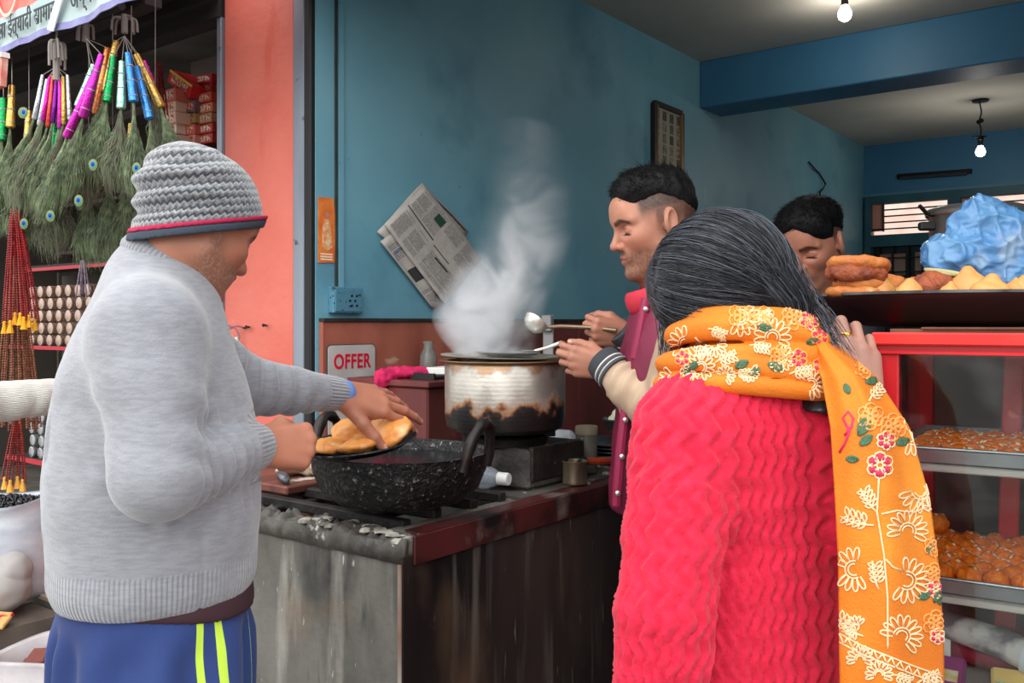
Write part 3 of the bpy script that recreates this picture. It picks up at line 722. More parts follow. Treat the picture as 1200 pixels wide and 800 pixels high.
# gas stove under the pot
stv = thing('gas_stove', 'crusted block gas stove carrying the aluminium pot', 'stove', S(.60, -.04, .984), ANG)
m_stove = mat('crusted_stove', (86,82,76), .75, col2=(48,45,42), scale=9, bump=1.0, bscale=45, dist=.008, spots=[((150,144,134), 22, .64, .05), ((30,28,27), 10, .56, .1)])
m_stove2 = mat('black_grease_plate', (34,30,29), .5, .3, col2=(58,50,46), scale=14, bump=1.0, bscale=50, dist=.006, spots=[((140,128,116), 30, .66, .03)])
MB().box(0, .27, .0, .27, 0, .105, c=.008).build('block', m_stove, stv)
MB().box(.262, .276, .01, .26, .02, .112, c=.004).build('front_plate', m_stove2, stv)
MB().lathe([(.06,.105),(.115,.105),(.12,.125),(.115,.13),(.07,.13),(.06,.12)], 32, Matrix.Translation((.125,.09,0))).build('burner_ring', m_soot, stv, smooth=True)
for k in range(3):
    a_ = 2.1*k+.4; MB().box(-.055, .055, -.008, .008, .126, .14, Matrix.Translation((.125+.085*math.cos(a_), .09+.085*math.sin(a_), 0)) @ Matrix.Rotation(a_, 4, 'Z')).build('pot_rest', m_soot, stv)
MB().lathe([(.016,0),(.018,.004),(.018,.03),(.012,.034)], 14, Matrix.Translation((.276,.21,.05)) @ Matrix.Rotation(math.pi/2, 4, 'Y')).build('valve', m_soot, stv, smooth=True)
hs = [S(.90,.19,1.035), S(.93,.27,1.03), S(.945,.40,1.01), S(.95,.55,1.0), S(.95,.74,.995)]
tag(MB().tube([tuple(p-hs[0]) for p in bez([tuple(q) for q in hs], 6)], .0105, 8).build('gas_hose', mat('orange_rubber', (170,62,32), .5, col2=(120,44,30), scale=16), None, hs[0], smooth=True), 'orange rubber gas hose running from the stove valve along the counter', 'hose')
# bottle lying in front of the stove
bt_ = thing('plastic_bottle', 'clear plastic bottle with white cap lying beside the wok', 'bottle', S(.745, -.085, .985+.03), ANG, rot=(0, math.pi/2, ANG+.15))
MB().lathe([(0,-.10),(.024,-.1),(.03,-.094),(.029,-.05),(.031,-.045),(.030,0),(.031,.02),(.024,.045),(.014,.062),(.0125,.07),(.0115,.07),(.013,.06),(.022,.044),(.028,.02),(.028,-.09),(0,-.096)], 20, cap=False).build('shell', mat('clear_plastic', (226,232,240), .12, trans=.8, ior=1.25), bt_, smooth=True)
MB().lathe([(0,.062),(.0165,.062),(.0165,.085),(.015,.088),(0,.088)], 20, cap=False).build('cap', mat('white_cap', (228,228,226), .4), bt_, smooth=True); MB().lathe([(.0168,.058),(.0172,.06),(.0168,.062)], 20).build('cap_ring', MATS['white_cap'], bt_)
# jar, can, plates, bowl of dough, plastic bag, packet
jr = thing('plastic_jar', 'cloudy grey jar with a tan lid beside the stove', 'jar', S(.83, .30, .985)); 
MB().lathe([(0,0),(.030,0),(.032,.005),(.031,.105),(.028,.112),(0,.112)], 24, cap=False).build('body', mat('cloudy_plastic', (120,118,106), .4, col2=(88,84,74), scale=18), jr, smooth=True, auto=50); MB().lathe([(0,.110),(.033,.110),(.033,.13),(.031,.134),(0,.134)], 24, cap=False).build('lid', mat('tan_lid', (150,138,112), .5), jr, smooth=True, auto=50)
cn = thing('tin_can', 'short dented tin can with dark oil stains next to the hose', 'can', S(.905, .125, .985))
MB().lathe([(0,0),(.034,0),(.035,.004),(.033,.008),(.033,.055),(.035,.06),(.033,.062),(.031,.056),(.031,.01),(0,.008)], 24, cap=False).build('wall', mat('stained_tin', (140,126,102), .45, .4, col2=(72,60,48), scale=14, stretch=(1,1,.3)), cn, smooth=True, auto=50)
m_plate = mat('dull_steel', (132,136,140), .3, .9, col2=(100,104,108), scale=8)
for k in range(5):
    o = thing('steel_plate', 'steel plate in the pile at the end of the counter, %s' % ('lowest of five', 'second from below', 'in the middle', 'second from the top', 'topmost and empty')[k], 'plate', S(.77+.006*(k % 2), .55-.004*(k % 3), .985+.011*k), group='steel plates piled on the counter')
    MB().lathe([(0,0),(.095,0),(.115,.014),(.124,.016),(.124,.018),(.113,.017),(.095,.003),(0,.003)], 40, cap=False).build('dish', m_plate, o, smooth=True, auto=40)
bw = thing('dark_bowl', 'dark enamel bowl holding pale dough behind the plates', 'bowl', S(.75, .69, .985+.062))
MB().lathe([(0,0),(.05,0),(.075,.02),(.088,.05),(.092,.052),(.088,.056),(.07,.024),(.045,.006),(0,.006)], 32, cap=False).build('shell', mat('dark_enamel', (40,46,50), .3), bw, smooth=True)
blob('dough', [ell((0,0,.05), (.07,.07,.03)), ell((.015,0,.085), (.03,.03,.03)), ell((-.03,.01,.07), (.03,.03,.022)), ell((.02,.0,.11), (.012,.012,.02))], mat('pale_dough', (206,206,178), .8), 'torn pale dough heaped in the dark bowl', 'dough', S(.75, .69, 1.047), disp=lambda v: .005*fbm(v, 40, 3, 2))
bgm = mat('clear_bag_film', (226,230,236), .25, trans=.55, ior=1.15)
blob('plastic_bag', [ell((0,0,.035), (.08,.05,.035)), ell((.04,.02,.06), (.04,.035,.035)), ell((-.05,0,.03), (.04,.04,.025))], bgm, 'crumpled clear plastic bag behind the cloudy jar', 'plastic bag', S(.62, .42, .985), disp=lambda v: .010*(1-np.abs(fbm(v, 22, 2, 2)))-.006)
pk = thing('yellow_packet', 'small yellow printed packet slipped under the plates', 'packet', S(.905, .50, .985), ANG+.3)
MB().box(-.02, .02, -.05, .05, 0, .009, c=.003).build('pouch', mat('yellow_foil', (222,196,60), .4), pk); MB().box(-.02, .005, -.03, .03, .0091, .0096).build('printed_patch', mat('packet_white', (230,226,220), .5), pk)

# wooden board, knife and dough cloth left of the wok
bd = thing('dough_board', 'red-brown wooden dough board at the left of the wok', 'board', S(.26, -.30, .985), ANG)
MB().box(-.17, .17, -.16, .16, 0, .022, c=.004).build('board', mat('red_board', (122,70,56), .6, col2=(90,48,40), scale=8, stretch=(3,.5,1), spots=[((196,184,170), 12, .62, .06)]), bd)
for x in (-.12, .12): MB().box(x-.02, x+.02, -.15, .15, -.004, 0).build('batten', MATS['red_board'], bd)
blob('dough_cloth', [ell((0,0,.03), (.07,.06,.03)), ell((.04,-.01,.045), (.035,.035,.03)), ell((-.04,.02,.04), (.035,.035,.03)), ell((-.06,-.02,.015), (.03,.03,.018))], mat('floury_cloth', (198,178,156), .9, col2=(170,148,126), scale=40), 'floury crumpled cloth heaped on the dough board', 'cloth', S(.33, -.30, 1.007), disp=lambda v: .008*fbm(v, 48, 4, 3))
blob('flour_bag', [ell((0,0,.05), (.055,.05,.05)), ell((.01,0,.095), (.03,.03,.03)), ell((-.03,.01,.07), (.03,.03,.04))], mat('white_bag_film', (214,216,214), .5, col2=(188,192,190), scale=20), 'white plastic bag of flour behind the wok handle', 'bag', S(.43, -.17, .99), disp=lambda v: .006*fbm(v, 30, 6, 2))
kn = thing('rolling_pin', 'stubby grey steel rolling pin lying on the dough board', 'rolling pin', S(.36, -.415, 1.007+.012), rot=(0, math.pi/2, ANG+2.6))
MB().lathe([(0,-.07),(.006,-.069),(.008,-.06),(.008,-.045),(.012,-.04),(.0125,.04),(.008,.045),(.008,.06),(.005,.069),(0,.07)], 16, cap=False).build('roller', mat('grey_steel', (120,126,132), .35, .8), kn, smooth=True)

# iron skimmer dish full of puris, its long handle in the man's hand
sk_c = P(421, 524, 2.0); SKR = Matrix.Rotation(math.radians(16), 3, 'Z') @ Matrix.Rotation(math.radians(-7), 3, 'Y') @ Matrix.Rotation(math.radians(7), 3, 'X')
sk = thing('skimmer', 'round black iron skimmer dish held over the wok, heaped with puris', 'skimmer', sk_c, rot=SKR.to_euler())
MB().lathe([(0,-.014),(.06,-.012),(.10,-.003),(.126,.012),(.130,.012),(.128,.015),(.10,.001),(.06,-.008),(0,-.010)], 48, Matrix.Diagonal((1,.80,1,1)), cap=False).build('dish', m_castiron, sk, smooth=True)
hl = sk_c+SKR@Vector((-.126,-.015,.010)); inv = SKR.transposed(); h_end = P(318, 523, 1.555); mid = P(340, 524, 1.66)
MB().tube([inv@(hl-sk_c), inv@(hl.lerp(mid,.5)-sk_c), inv@(mid-sk_c), inv@(h_end-sk_c)], [.009,.007,.0075,.008], 8).build('handle', m_soot, sk, smooth=True)
m_puri = mat('fried_puri', (226,160,84), .42, col2=(198,116,48), scale=9, lo=.3, hi=.7, bump=.35, bscale=60, spots=[((240,200,140), 14, .58, .12), ((170,84,34), 30, .68, .05)])
def puri(r, t, seed):
    f = SDF((-r*1.3,-r*1.3,-t*1.8), (r*1.3,r*1.3,t*1.8), .0028)
    f.add(ell((0,0,0), (r*.92,r*.92,t)), 0); f.add(torus((0,0,0), np.eye(3), r*.90, .0035), .008); v, q = f.mesh(); n = normals(v, q)
    v = v+n*(.004*fbm(v, 26, seed, 2)+.0012*fbm(v, 120, seed+3, 2))[:,None]; v[:,2] += .10*r*np.sin(v[:,0]/r*1.4+seed); return v, q
puri_spots = [((-.070,.015,.010), .040, .012, (8,4,20), 'flat pale puri at the handle end of the skimmer'), ((-.010,.045,.026), .041, .015, (34,6,0), 'round puri propped upright at the back of the skimmer'),
              ((-.005,-.035,.018), .043, .016, (-10,3,40), 'puffed pale-topped puri lying front in the skimmer'), ((.020,.010,.010), .038, .012, (5,-6,10), 'dark orange puri half hidden in the middle of the skimmer'),
              ((.070,.018,.034), .046, .015, (28,-24,0), 'large puri folded up under the fingers'), ((.072,-.020,.028), .047, .014, (12,-26,15), 'long golden puri leaning against the folded one')]
for k, (p, r, t, rt, lb) in enumerate(puri_spots):
    v, q = puri(r, t, k*5+1); Rm = SKR @ Matrix.Rotation(math.radians(rt[2]), 3, 'Z') @ Matrix.Rotation(math.radians(rt[0]), 3, 'X') @ Matrix.Rotation(math.radians(rt[1]), 3, 'Y')
    o = mesh_obj('puri', v, q, m_puri, None, sk_c+SKR@Vector(p), smooth=True, rot=Rm.to_euler()); tag(o, lb, 'bread', 'puris on the skimmer')

# ladle in the right hand, spoon lying on the lid
ldc = P(629, 376, 2.40); ld_ = thing('ladle', 'steel ladle lifted out of the steam in the right hand', 'ladle', ldc)
MB().lathe([(0,-.030),(.016,-.027),(.028,-.016),(.033,.0),(.0345,.0),(.029,-.017),(.017,-.029),(0,-.032)], 28, Matrix.Rotation(math.radians(38), 4, 'Y') @ Matrix.Rotation(math.radians(-20), 4, 'X'), cap=False).build('bowl', mat('bright_steel', (214,212,204), .3, .7), ld_, smooth=True)
he = P(712, 386, 2.335)-ldc; MB().tube([(.026,-.006,-.016), tuple(he*.35+Vector((0,0,-.006))), tuple(he*.8), tuple(he*1.12)], [.0045,.005,.006,.006], 8).build('handle', mat('dull_brass', (120,104,82), .4, .6), ld_, smooth=True)
sp = P(640, 412, 2.36); so_ = thing('spoon', 'pale steel spoon lying across the plate on the pot', 'spoon', (sp.x, sp.y, pc.z+ph+.026))
MB().tube([(-.03,0,0),(.0,-.005,.008),(.04,-.02,.022)], [.0035,.004,.006], 8).build('handle', MATS['bright_steel'], so_, smooth=True); MB().lathe([(0,-.004),(.012,-.002),(.017,.002),(.012,0),(0,-.002)], 16, Matrix.Translation((-.042,.003,-.001)) @ Matrix.Diagonal((1.4,1,1,1)), cap=False).build('bowl', MATS['bright_steel'], so_, smooth=True)
# ---------------------------------------------------------------- red display cabinet
KA = -math.radians(32); KX = Vector((math.cos(KA), math.sin(KA), 0)); KY = Vector((-math.sin(KA), math.cos(KA), 0)); K0 = Vector((.628, 1.565, 0))
def Kp(x, y, z): return K0+KX*x+KY*y+Vector((0, 0, z))
m_red = mat('red_gloss_paint', (204,28,34), .35, col2=(186,20,30), scale=7, bump=.1, bscale=60, spots=[((232,110,96), 26, .70, .03)], coat=.2)
m_redl = mat('red_rail_paint', (226,52,42), .4, col2=(214,40,36), scale=9, spots=[((244,130,110), 30, .70, .03)])
m_traysteel = mat('tray_steel', (168,172,176), .32, .85, col2=(140,144,148), scale=7)
def thin_glass():
    m = bpy.data.materials.new('cabinet_glass'); m.use_nodes = True; t = m.node_tree; t.nodes.clear(); L = t.links
    o = t.nodes.new('ShaderNodeOutputMaterial'); mx = t.nodes.new('ShaderNodeMixShader'); tr = t.nodes.new('ShaderNodeBsdfTransparent'); tr.inputs[0].default_value = (.93,.95,.94,1); gl = t.nodes.new('ShaderNodeBsdfGlossy'); gl.inputs['Roughness'].default_value = .03
    df = t.nodes.new('ShaderNodeBsdfDiffuse'); df.inputs[0].default_value = (.7,.7,.7,1); m2 = t.nodes.new('ShaderNodeMixShader')
    fz = t.nodes.new('ShaderNodeFresnel'); fz.inputs[0].default_value = 1.45; n = t.nodes.new('ShaderNodeTexNoise'); n.inputs['Scale'].default_value = 9; n.inputs['Detail'].default_value = 8; tc_ = t.nodes.new('ShaderNodeTexCoord'); L.new(tc_.outputs['Object'], n.inputs['Vector'])
    mr = t.nodes.new('ShaderNodeMapRange'); mr.inputs['From Min'].default_value = .5; mr.inputs['From Max'].default_value = .8; mr.inputs['To Min'].default_value = .0; mr.inputs['To Max'].default_value = .05; L.new(n.outputs['Fac'], mr.inputs['Value'])
    L.new(fz.outputs[0], mx.inputs[0]); L.new(tr.outputs[0], mx.inputs[1]); L.new(gl.outputs[0], mx.inputs[2]); L.new(mr.outputs[0], m2.inputs[0]); L.new(mx.outputs[0], m2.inputs[1]); L.new(df.outputs[0], m2.inputs[2]); L.new(m2.outputs[0], o.inputs[0]); return m
m_cglass = thin_glass()
CW, CD, CT = 1.0, .46, 1.402
cb = thing('display_cabinet', 'red painted glass display cabinet full of orange sweets', 'cabinet', K0, KA)
MB().box(0, CW, 0, CD, .0, .42, c=.006).build('base', m_red, cb)
for (x, y) in ((.0,.0), (CW-.035,.0), (.0,CD-.035), (CW-.035,CD-.035)): MB().box(x, x+.035, y, y+.035, .42, CT-.035, c=.003).build('post', m_red, cb)
MB().box(.13, .165, CD-.10, CD-.065, .42, CT-.035, c=.003).build('post', m_red, cb, rot=(0, .03, 0))
MB().box(-.008, CW, -.010, .03, CT-.022, CT, c=.003).build('top_rail', m_redl, cb); MB().box(-.004, CW, -.004, .03, CT-.031, CT-.022).build('rail_groove', mat('dark_red_groove', (150,14,20), .4), cb); MB().box(-.004, CW, -.006, .03, CT-.037, CT-.031, c=.001).build('lower_rail', m_red, cb)
MB().box(-.006, .03, .0, CD, CT-.035, CT, c=.003).build('side_rail', m_red, cb); MB().box(0, CW, CD-.03, CD, CT-.035, CT, c=.003).build('back_rail', m_red, cb)
MB().box(.03, CW-.03, .02, CD-.02, CT-.008, CT-.002).build('top_panel', mat('top_ply', (110,70,54), .6), cb)
MB().box(.0, CW, .006, .010, .42, CT-.036).build('front_glass', m_cglass, cb)
MB().box(.006, .010, .03, CD-.03, .42, CT-.036).build('side_glass', m_cglass, cb)
SH = ((1.195, 'upper'), (.977, 'lower'), (.66, 'bottom'))
for z, nm in SH[:2]: MB().box(.02, CW-.02, .03, CD-.03, z-.022, z-.016).build('shelf_board', mat('pale_shelf', (176,168,160), .5), cb); MB().box(.012, CW-.02, .012, .03, z-.027, z-.016, c=.002).build('shelf_rail', mat('white_shelf_rail', (196,190,184), .5), cb)
MB().box(.02, CW-.02, .03, CD-.03, .786, .798).build('shelf_board', MATS['pale_shelf'], cb)
def tray(z, label):
    o = thing('sweet_tray', label, 'tray', Kp(.025, .030, z-.014), KA); w, d = .62, CD-.075
    MB().box(0, w, 0, d, 0, .003).build('base', m_traysteel, o)
    for (x0, x1, y0, y1) in ((0,w,-.003,.002), (0,w,d-.002,d+.003), (-.003,.002,0,d), (w-.002,w+.003,0,d)): MB().box(x0, x1, y0, y1, 0, .024, c=.0008).build('side', m_traysteel, o)
    MB().tube([(0,-.002,.024),(w,-.002,.024)], .003, 8).build('rolled_edge', m_traysteel, o, smooth=True); return o
tray(SH[0][0], 'steel tray of flattened orange sweets on the upper cabinet shelf'); tray(SH[1][0], 'steel tray of round laddus on the lower cabinet shelf')
m_laddu = mat('orange_laddu', (255,140,34), .45, col2=(244,112,18), scale=120, bump=1.0, bscale=230, dist=.003, coat=.15)
m_seed = mat('melon_seed', (244,232,208), .5)
def laddu_mesh(seed, flat):
    r = .0205; f = SDF((-.03,-.03,-.006), (.03,.03,.046), .0022); f.add(ell((0,0,r*flat), (r,r,r*flat)), 0); v, q = f.mesh(); n = normals(v, q); v = v+n*(.0016*fbm(v, 160, seed, 2)+.0012*vnoise(v, 60, seed))[:,None]
    return v, q
def seeds_mesh(seed, flat, n=3):
    r2 = random.Random(seed); mb = MB()
    for k in range(n):
        t = r2.uniform(0, 6.28); ph_ = r2.uniform(.15, .75); R_s = .0215; p = Vector((R_s*math.sin(ph_)*math.cos(t), R_s*math.sin(ph_)*math.sin(t), .0205*flat+R_s*flat*math.cos(ph_)))
        mb.lathe([(0,-.0009),(.0028,0),(0,.0012)], 8, Matrix.Translation(p) @ Vector((p.x,p.y,p.z-.0205*flat)).to_track_quat('Z','Y').to_matrix().to_4x4() @ Matrix.Rotation(r2.uniform(0,3),4,'Z') @ Matrix.Diagonal((1.6,.9,1,1)), cap=False)
    return mb
def sweets(z, flat, nx, ny, dx, dy, label, group, seed):
    protos = []
    for k in range(4):
        o = mesh_obj('laddu', *laddu_mesh(seed+k*3, flat), m_laddu, None, (0,0,-5), smooth=True)
        se_ = seeds_mesh(seed+k, flat).build('seeds', m_seed, o); se_['kind'] = 'stuff'; protos.append(o)
    r2 = random.Random(seed); used = set()
    for j in range(ny):
        for i in range(nx):
            k = r2.randrange(4); p = protos[k]
            o = p if k not in used else copy_tree(p); used.add(k)
            o.location = Kp(.052+i*dx+(dx/2 if j % 2 else 0)+r2.uniform(-.002,.002), .058+j*dy+r2.uniform(-.002,.002), z-.011); o.rotation_euler = (0, 0, r2.uniform(0, 6.28))
            tag(o, label, 'sweet', group)
    return protos[0]
l0 = sweets(SH[1][0], 1.0, 9, 8, .0425, .0405, 'round orange laddu dotted with white seeds, on the lower cabinet tray', 'laddus on the lower tray', 11)
sweets(SH[0][0], .55, 9, 8, .0425, .0405, 'low flattened orange sweet with white seeds, on the upper cabinet tray', 'flattened sweets on the upper tray', 31)
o = copy_tree(l0); o.location = Kp(.060, .30, SH[1][0]+.026); tag(o, 'single orange laddu sitting on top of the others at the back of the lower tray', 'sweet', None); del o['group']
# things on the bottom shelf and behind the upper tray
blob('cloth', [ell((0,.02,.03), (.16,.07,.032)), ell((-.10,.02,.036), (.08,.06,.032)), ell((.1,.0,.022), (.08,.06,.022))], mat('wine_red_cloth', (152,34,62), .7, col2=(128,24,50), scale=14, bump=.4, bscale=150), 'wine red cloth bundle on the bottom shelf of the cabinet', 'cloth', Kp(.20, .17, .80), rot=(0,0,KA), disp=lambda v: .008*fbm(v, 20, 4, 2))
rl = thing('newspaper_roll', 'rolled newspaper lying across the wine red cloth', 'newspaper', Kp(.02, .14, .892), rot=(0, 0, KA))
MB().tube([(0,0,0),(.16,-.035,-.022),(.34,-.085,-.060)], [.022,.026,.030], 14).build('roll', mat('printed_roll', (196,194,192), .7, col2=(92,90,96), scale=16, lo=.45, hi=.6), rl, smooth=True)
MB().tube([(.20,-.046,-.031),(.25,-.060,-.041)], [.0315,.0315], 14).build('pale_band', mat('pale_paper_band', (200,206,212), .7), rl, smooth=True)
pkc = ((.10,.075,.80,(150,40,120),(230,200,80),.06), (.215,.065,.80,(232,200,120),(60,150,80),.09), (.30,.06,.80,(236,206,130),(220,70,60),.07))
for k, (x, y, z, c1, c2, w) in enumerate(pkc):
    o = thing('sweet_packet', ('purple and yellow printed packet on the bottom cabinet shelf', 'cream printed packet with green lettering on the bottom cabinet shelf', 'cream printed packet with red lettering on the bottom cabinet shelf')[k], 'packet', Kp(x, y, z), rot=(.5, 0, KA+.1*k))
    MB().box(-w/2, w/2, -.03, .04, 0, .02, c=.005).build('pouch', mat('packet_%d' % k, c1, .35), o); MB().box(-w/2+.006, w/2-.01, -.02, .005, .0201, .0206).build('print', mat('packet_print_%d' % k, c2, .4, col2=(240,236,228), scale=60), o)
fl = thing('paper_leaflet', 'white paper leaflet standing upright behind the purple packet', 'paper', Kp(.075, .10, .80), rot=(-.25, .15, KA)); MB().prism([(-.03,0),(.03,0),(.012,.10),(-.012,.075)], 0, .001).build('sheet', mat('white_paper', (0,0,0)), fl); MB().prism([(-.03,0),(-.012,.075),(-.02,.09),(-.036,.0)], .001, .002).build('fold', mat('white_paper', (0,0,0)), fl)
cr_ = thing('cardboard_sheet', 'brown corrugated cardboard sheet between the cabinet and the snack tray', 'cardboard', Kp(.02, .01, CT), KA)
MB().box(0, .75, 0, .44, 0, .006).build('upper_liner', mat('cardboard', (118,84,62), .85, col2=(94,66,50), scale=9), cr_); MB().box(.05, .72, -.006, .40, .006, .009).build('loose_flap', MATS['cardboard'], cr_)

# ---------------------------------------------------------------- tray of fried snacks
TR = .262; tcn_ = P(1122, 346, 1.745); TZ = CT+.0095
td = thing('snack_tray', 'wide dark iron tray of fried snacks on top of the red cabinet', 'tray', (tcn_.x, tcn_.y, TZ)); th = tcn_.z-TZ
m_tray = mat('dark_maroon_iron', (58,30,32), .4, .35, col2=(34,24,26), scale=6, bump=.4, bscale=60, spots=[((150,140,134), 12, .70, .03), ((20,16,16), 9, .6, .08)])
MB().lathe([(0,0),(TR*.62,.0),(TR*.82,.012),(TR*.96,th-.012),(TR,th-.002),(TR,th),(TR-.006,th),(TR*.92,th-.008),(TR*.8,.02),(TR*.6,.008),(0,.008)], 64, cap=False).build('pan', m_tray, td, smooth=True, auto=50)
MB().lathe([(TR-.004,th-.004),(TR+.002,th-.002),(TR+.002,th+.002),(TR-.004,th+.003)], 64).build('rim', mat('worn_grey_rim', (118,116,114), .4, .6, col2=(60,56,56), scale=16), td, smooth=True)
m_fry = mat('deep_fried_dough', (206,128,62), .55, col2=(170,88,38), scale=16, lo=.35, hi=.65, bump=.8, bscale=110, dist=.003, spots=[((224,170,104), 9, .6, .1), ((116,52,26), 34, .68, .05)])
m_fryd = mat('dark_fried_crumb', (158,80,44), .6, col2=(112,50,30), scale=28, bump=1.0, bscale=120, dist=.004)
m_sam = mat('samosa_pastry', (216,158,92), .5, col2=(190,122,62), scale=8, bump=.5, bscale=90, spots=[((232,192,136), 10, .6, .1), ((140,72,34), 30, .70, .04)])
# thick ring breads in a pile at the tray's end
for k, (px, py, r, m, lb) in enumerate(((1003,343,.054,m_fry,'lowest pale disc of the pile of fried breads'), (1008,333,.047,m_fry,'second disc up in the pile of fried breads'), (1003,321,.055,m_fryd,'dark crusted disc in the pile of fried breads'), (1006,310,.056,m_fry,'topmost smooth disc of the pile of fried breads'))):
    c_ = P(px, py, 1.70); t_ = (.010,.011,.014,.0115)[k]; f = SDF((-r*1.2,-r*1.2,-.03), (r*1.2,r*1.2,.03), .003); f.add(ell((0,0,0), (r*.9,r*.9,t_*.8)), 0); f.add(torus((0,0,0), np.eye(3), r*.80, t_), .006); v, q = f.mesh(); n = normals(v, q); v = v+n*((.0022 if k != 2 else .0045)*fbm(v, 50, k*4, 3))[:,None]
    tag(mesh_obj('fried_bread', v, q, m, None, c_, smooth=True, rot=(.03*k, -.04*(k-1), k)), lb, 'bread', 'fried breads piled on the snack tray')
def samosa(s, seed, puff=1.0):
    """three-sided pastry with a pinched seam"""
    f = SDF((-s*1.3,-s*1.3,-s*.5), (s*1.3,s*1.3,s*1.5), .0028); top = A((0,0,s*.86)); cs = [A((s*.82*math.cos(t), s*.82*math.sin(t), 0)) for t in (0.3, 2.4, 4.5)]
    f.add(ell((0,0,s*.32), (s*.55*puff,s*.55*puff,s*.42)), 0)
    for c in cs: f.add(rc(c, A((0,0,s*.3)), s*.10, s*.34), s*.25)
    f.add(rc(top, A((0,0,s*.35)), s*.17, s*.46), s*.25)
    f.add(rc(top, cs[0], s*.11, s*.07), s*.04); f.add(rc(top, cs[1], s*.10, s*.06), s*.05)
    f.cut(lambda X, Y, Z: -(Z+s*.06)+0*X+0*Y); v, q = f.mesh(); v = relax(v, q, 1); n = normals(v, q); return v+n*(.003*fbm(v, 36, seed, 3))[:,None], q
def fit(px, d, mr):
    """slide a snack back along the tray until it lies inside the rim"""
    while True:
        p = P(px, 341, d)
        if math.hypot(p.x-tcn_.x, p.y-tcn_.y) < mr or d > 1.9: return p
        d += .004
sams = ((1027,344,.044,1.60,.4,0,'tall pale samosa leaning on the pile of breads'), (1064,343,.032,1.57,1.2,0,'small pale samosa standing between two kachoris'), (1138,338,.047,1.60,4.2,.0,'large browned samosa standing with its pinched seam forward'), (1112,345,.026,1.52,2.0,.0,'low pale pastry corner at the rim of the snack tray'), (1160,341,.034,1.55,3.0,0,'rounded pale samosa lying beside the browned one'), (1188,338,.030,1.55,5.0,0,'samosa with a torn curling flap'), (1050,337,.036,1.72,.5,0,'samosa half hidden behind the small pale one'), (1200,345,.034,1.50,1.0,0,'pale samosa at the rim beside the torn one'))
for k, (px, py, s_, d, rz, tl, lb) in enumerate(sams):
    s_ *= 1.22; v, q = samosa(s_, 40+k*3, 1.0 if k != 4 else 1.35); c_ = fit(px, d, TR*.88-s_*.75); tag(mesh_obj('samosa', v, q, m_sam, None, (c_.x, c_.y, TZ+th-.012), smooth=True, rot=(.12*math.sin(k), .15*math.cos(k), rz)), lb, 'samosa', 'samosas on the snack tray')
for k, (px, d, s_, m, lb) in enumerate(((1092,1.63,.036,m_fryd,'dark cracked round kachori on the snack tray'), (1120,1.70,.030,m_fryd,'dark kachori half hidden behind the browned samosa'), (1040,1.74,.036,m_fry,'golden kachori behind the bread pile'), (1068,1.78,.034,m_fry,'golden kachori at the back of the snack tray'))):
    c_ = fit(px, d, TR*.88-s_*.9); v_ = [ell((0,0,s_*.75), (s_,s_,s_*.8)), ell((s_*.4,-s_*.2,s_*.9), (s_*.5,s_*.5,s_*.5))]
    blob('kachori', v_, m, lb, 'fried snack', (c_.x, c_.y, TZ+th-.016), h=.003, disp=lambda v, k=k: .0035*fbm(v, 40, k, 3)-.006*np.exp(-((v[:,0]+.3*v[:,2])/.003)**2)*(k == 0), group='kachoris on the snack tray')
lc_ = P(1107, 322, 1.66); tag(MB().lathe([(0,.004),(.03,.0),(.036,.004),(.036,.007),(.03,.004),(0,.008)], 28, cap=False).build('pastry_lid', mat('pale_green_pastry', (188,176,124), .6), None, (lc_.x, lc_.y, lc_.z), rot=(.2,.1,0), smooth=True), 'thin pale papad disc under the blue bag', 'papad')
# blue plastic bag, gathered at one end
bc_ = P(1150, 300, 1.76); bg = [ell((0,0,0), (.105,.07,.055)), ell((.05,.01,.035), (.075,.06,.055)), ell((-.065,-.015,-.005), (.05,.045,.036)), ell((-.005,.0,.06), (.055,.04,.045)), ell((.10,.02,.0), (.07,.06,.06)), ell((.03,-.02,-.045), (.06,.045,.03)), ell((.0,.0,.085), (.03,.025,.025))]
def bag_disp(v):
    rid = (1-np.abs(vnoise(v*A((1,1,1.5))+.02*fbm(v, 12, 1, 2)[:,None], 15, 3)))**3; r2_ = (1-np.abs(vnoise(v*A((1.6,1,.8)), 34, 8)))**3; r3_ = (1-np.abs(vnoise(v*A((.8,1,1.7)), 62, 5)))**2; return .010*(rid-.4)+.007*(r2_-.4)+.0035*(r3_-.4)
m_bag = mat('blue_plastic_film', (128,184,228), .16, col2=(84,150,216), scale=10, trans=.5, ior=1.15, coat=.7, spots=[((206,228,238), 8, .54, .16), ((52,112,196), 13, .62, .12)])
blob('blue_plastic_bag', bg, m_bag, 'crinkled translucent blue plastic bag over the snacks on the tray', 'plastic bag', bc_, h=.0028, k=.025, disp=bag_disp)
# steel pot on an added stand, dark-bodied to make the cabinet interior look dark
sd = thing('added_backdrop', 'added dark cupboard behind the red cabinet carrying a steel pot', 'backdrop', Kp(.02, .56, .06), KA)
MB().box(-.01, .61, -.01, .41, 1.33, 1.36, c=.004).build('top', MATS['top_ply'], sd); m_backdrop = mat('added_backdrop_dark', (52,40,36), .6, col2=(38,30,28), scale=6, stretch=(3,3,.5))
MB().box(0, .60, 0, .40, 0, 1.33, c=.004).build('carcass', m_backdrop, sd)
for x in (.01, .305):
    dr = MB().box(x, x+.285, .40, .415, .04, 1.30, c=.003).build('door', m_backdrop, sd); MB().lathe([(.004,0),(.009,.008),(.006,.016)], 12, Matrix.Translation((x+(.26 if x < .1 else .025), .415, .75)) @ Matrix.Rotation(-math.pi/2, 4, 'X')).build('knob', m_iron, dr)
sp_ = P(1145, 300, 2.14); spt = thing('steel_pot', 'lidded steel pot with black lug handles behind the blue bag', 'pot', (sp_.x, sp_.y, 1.42))
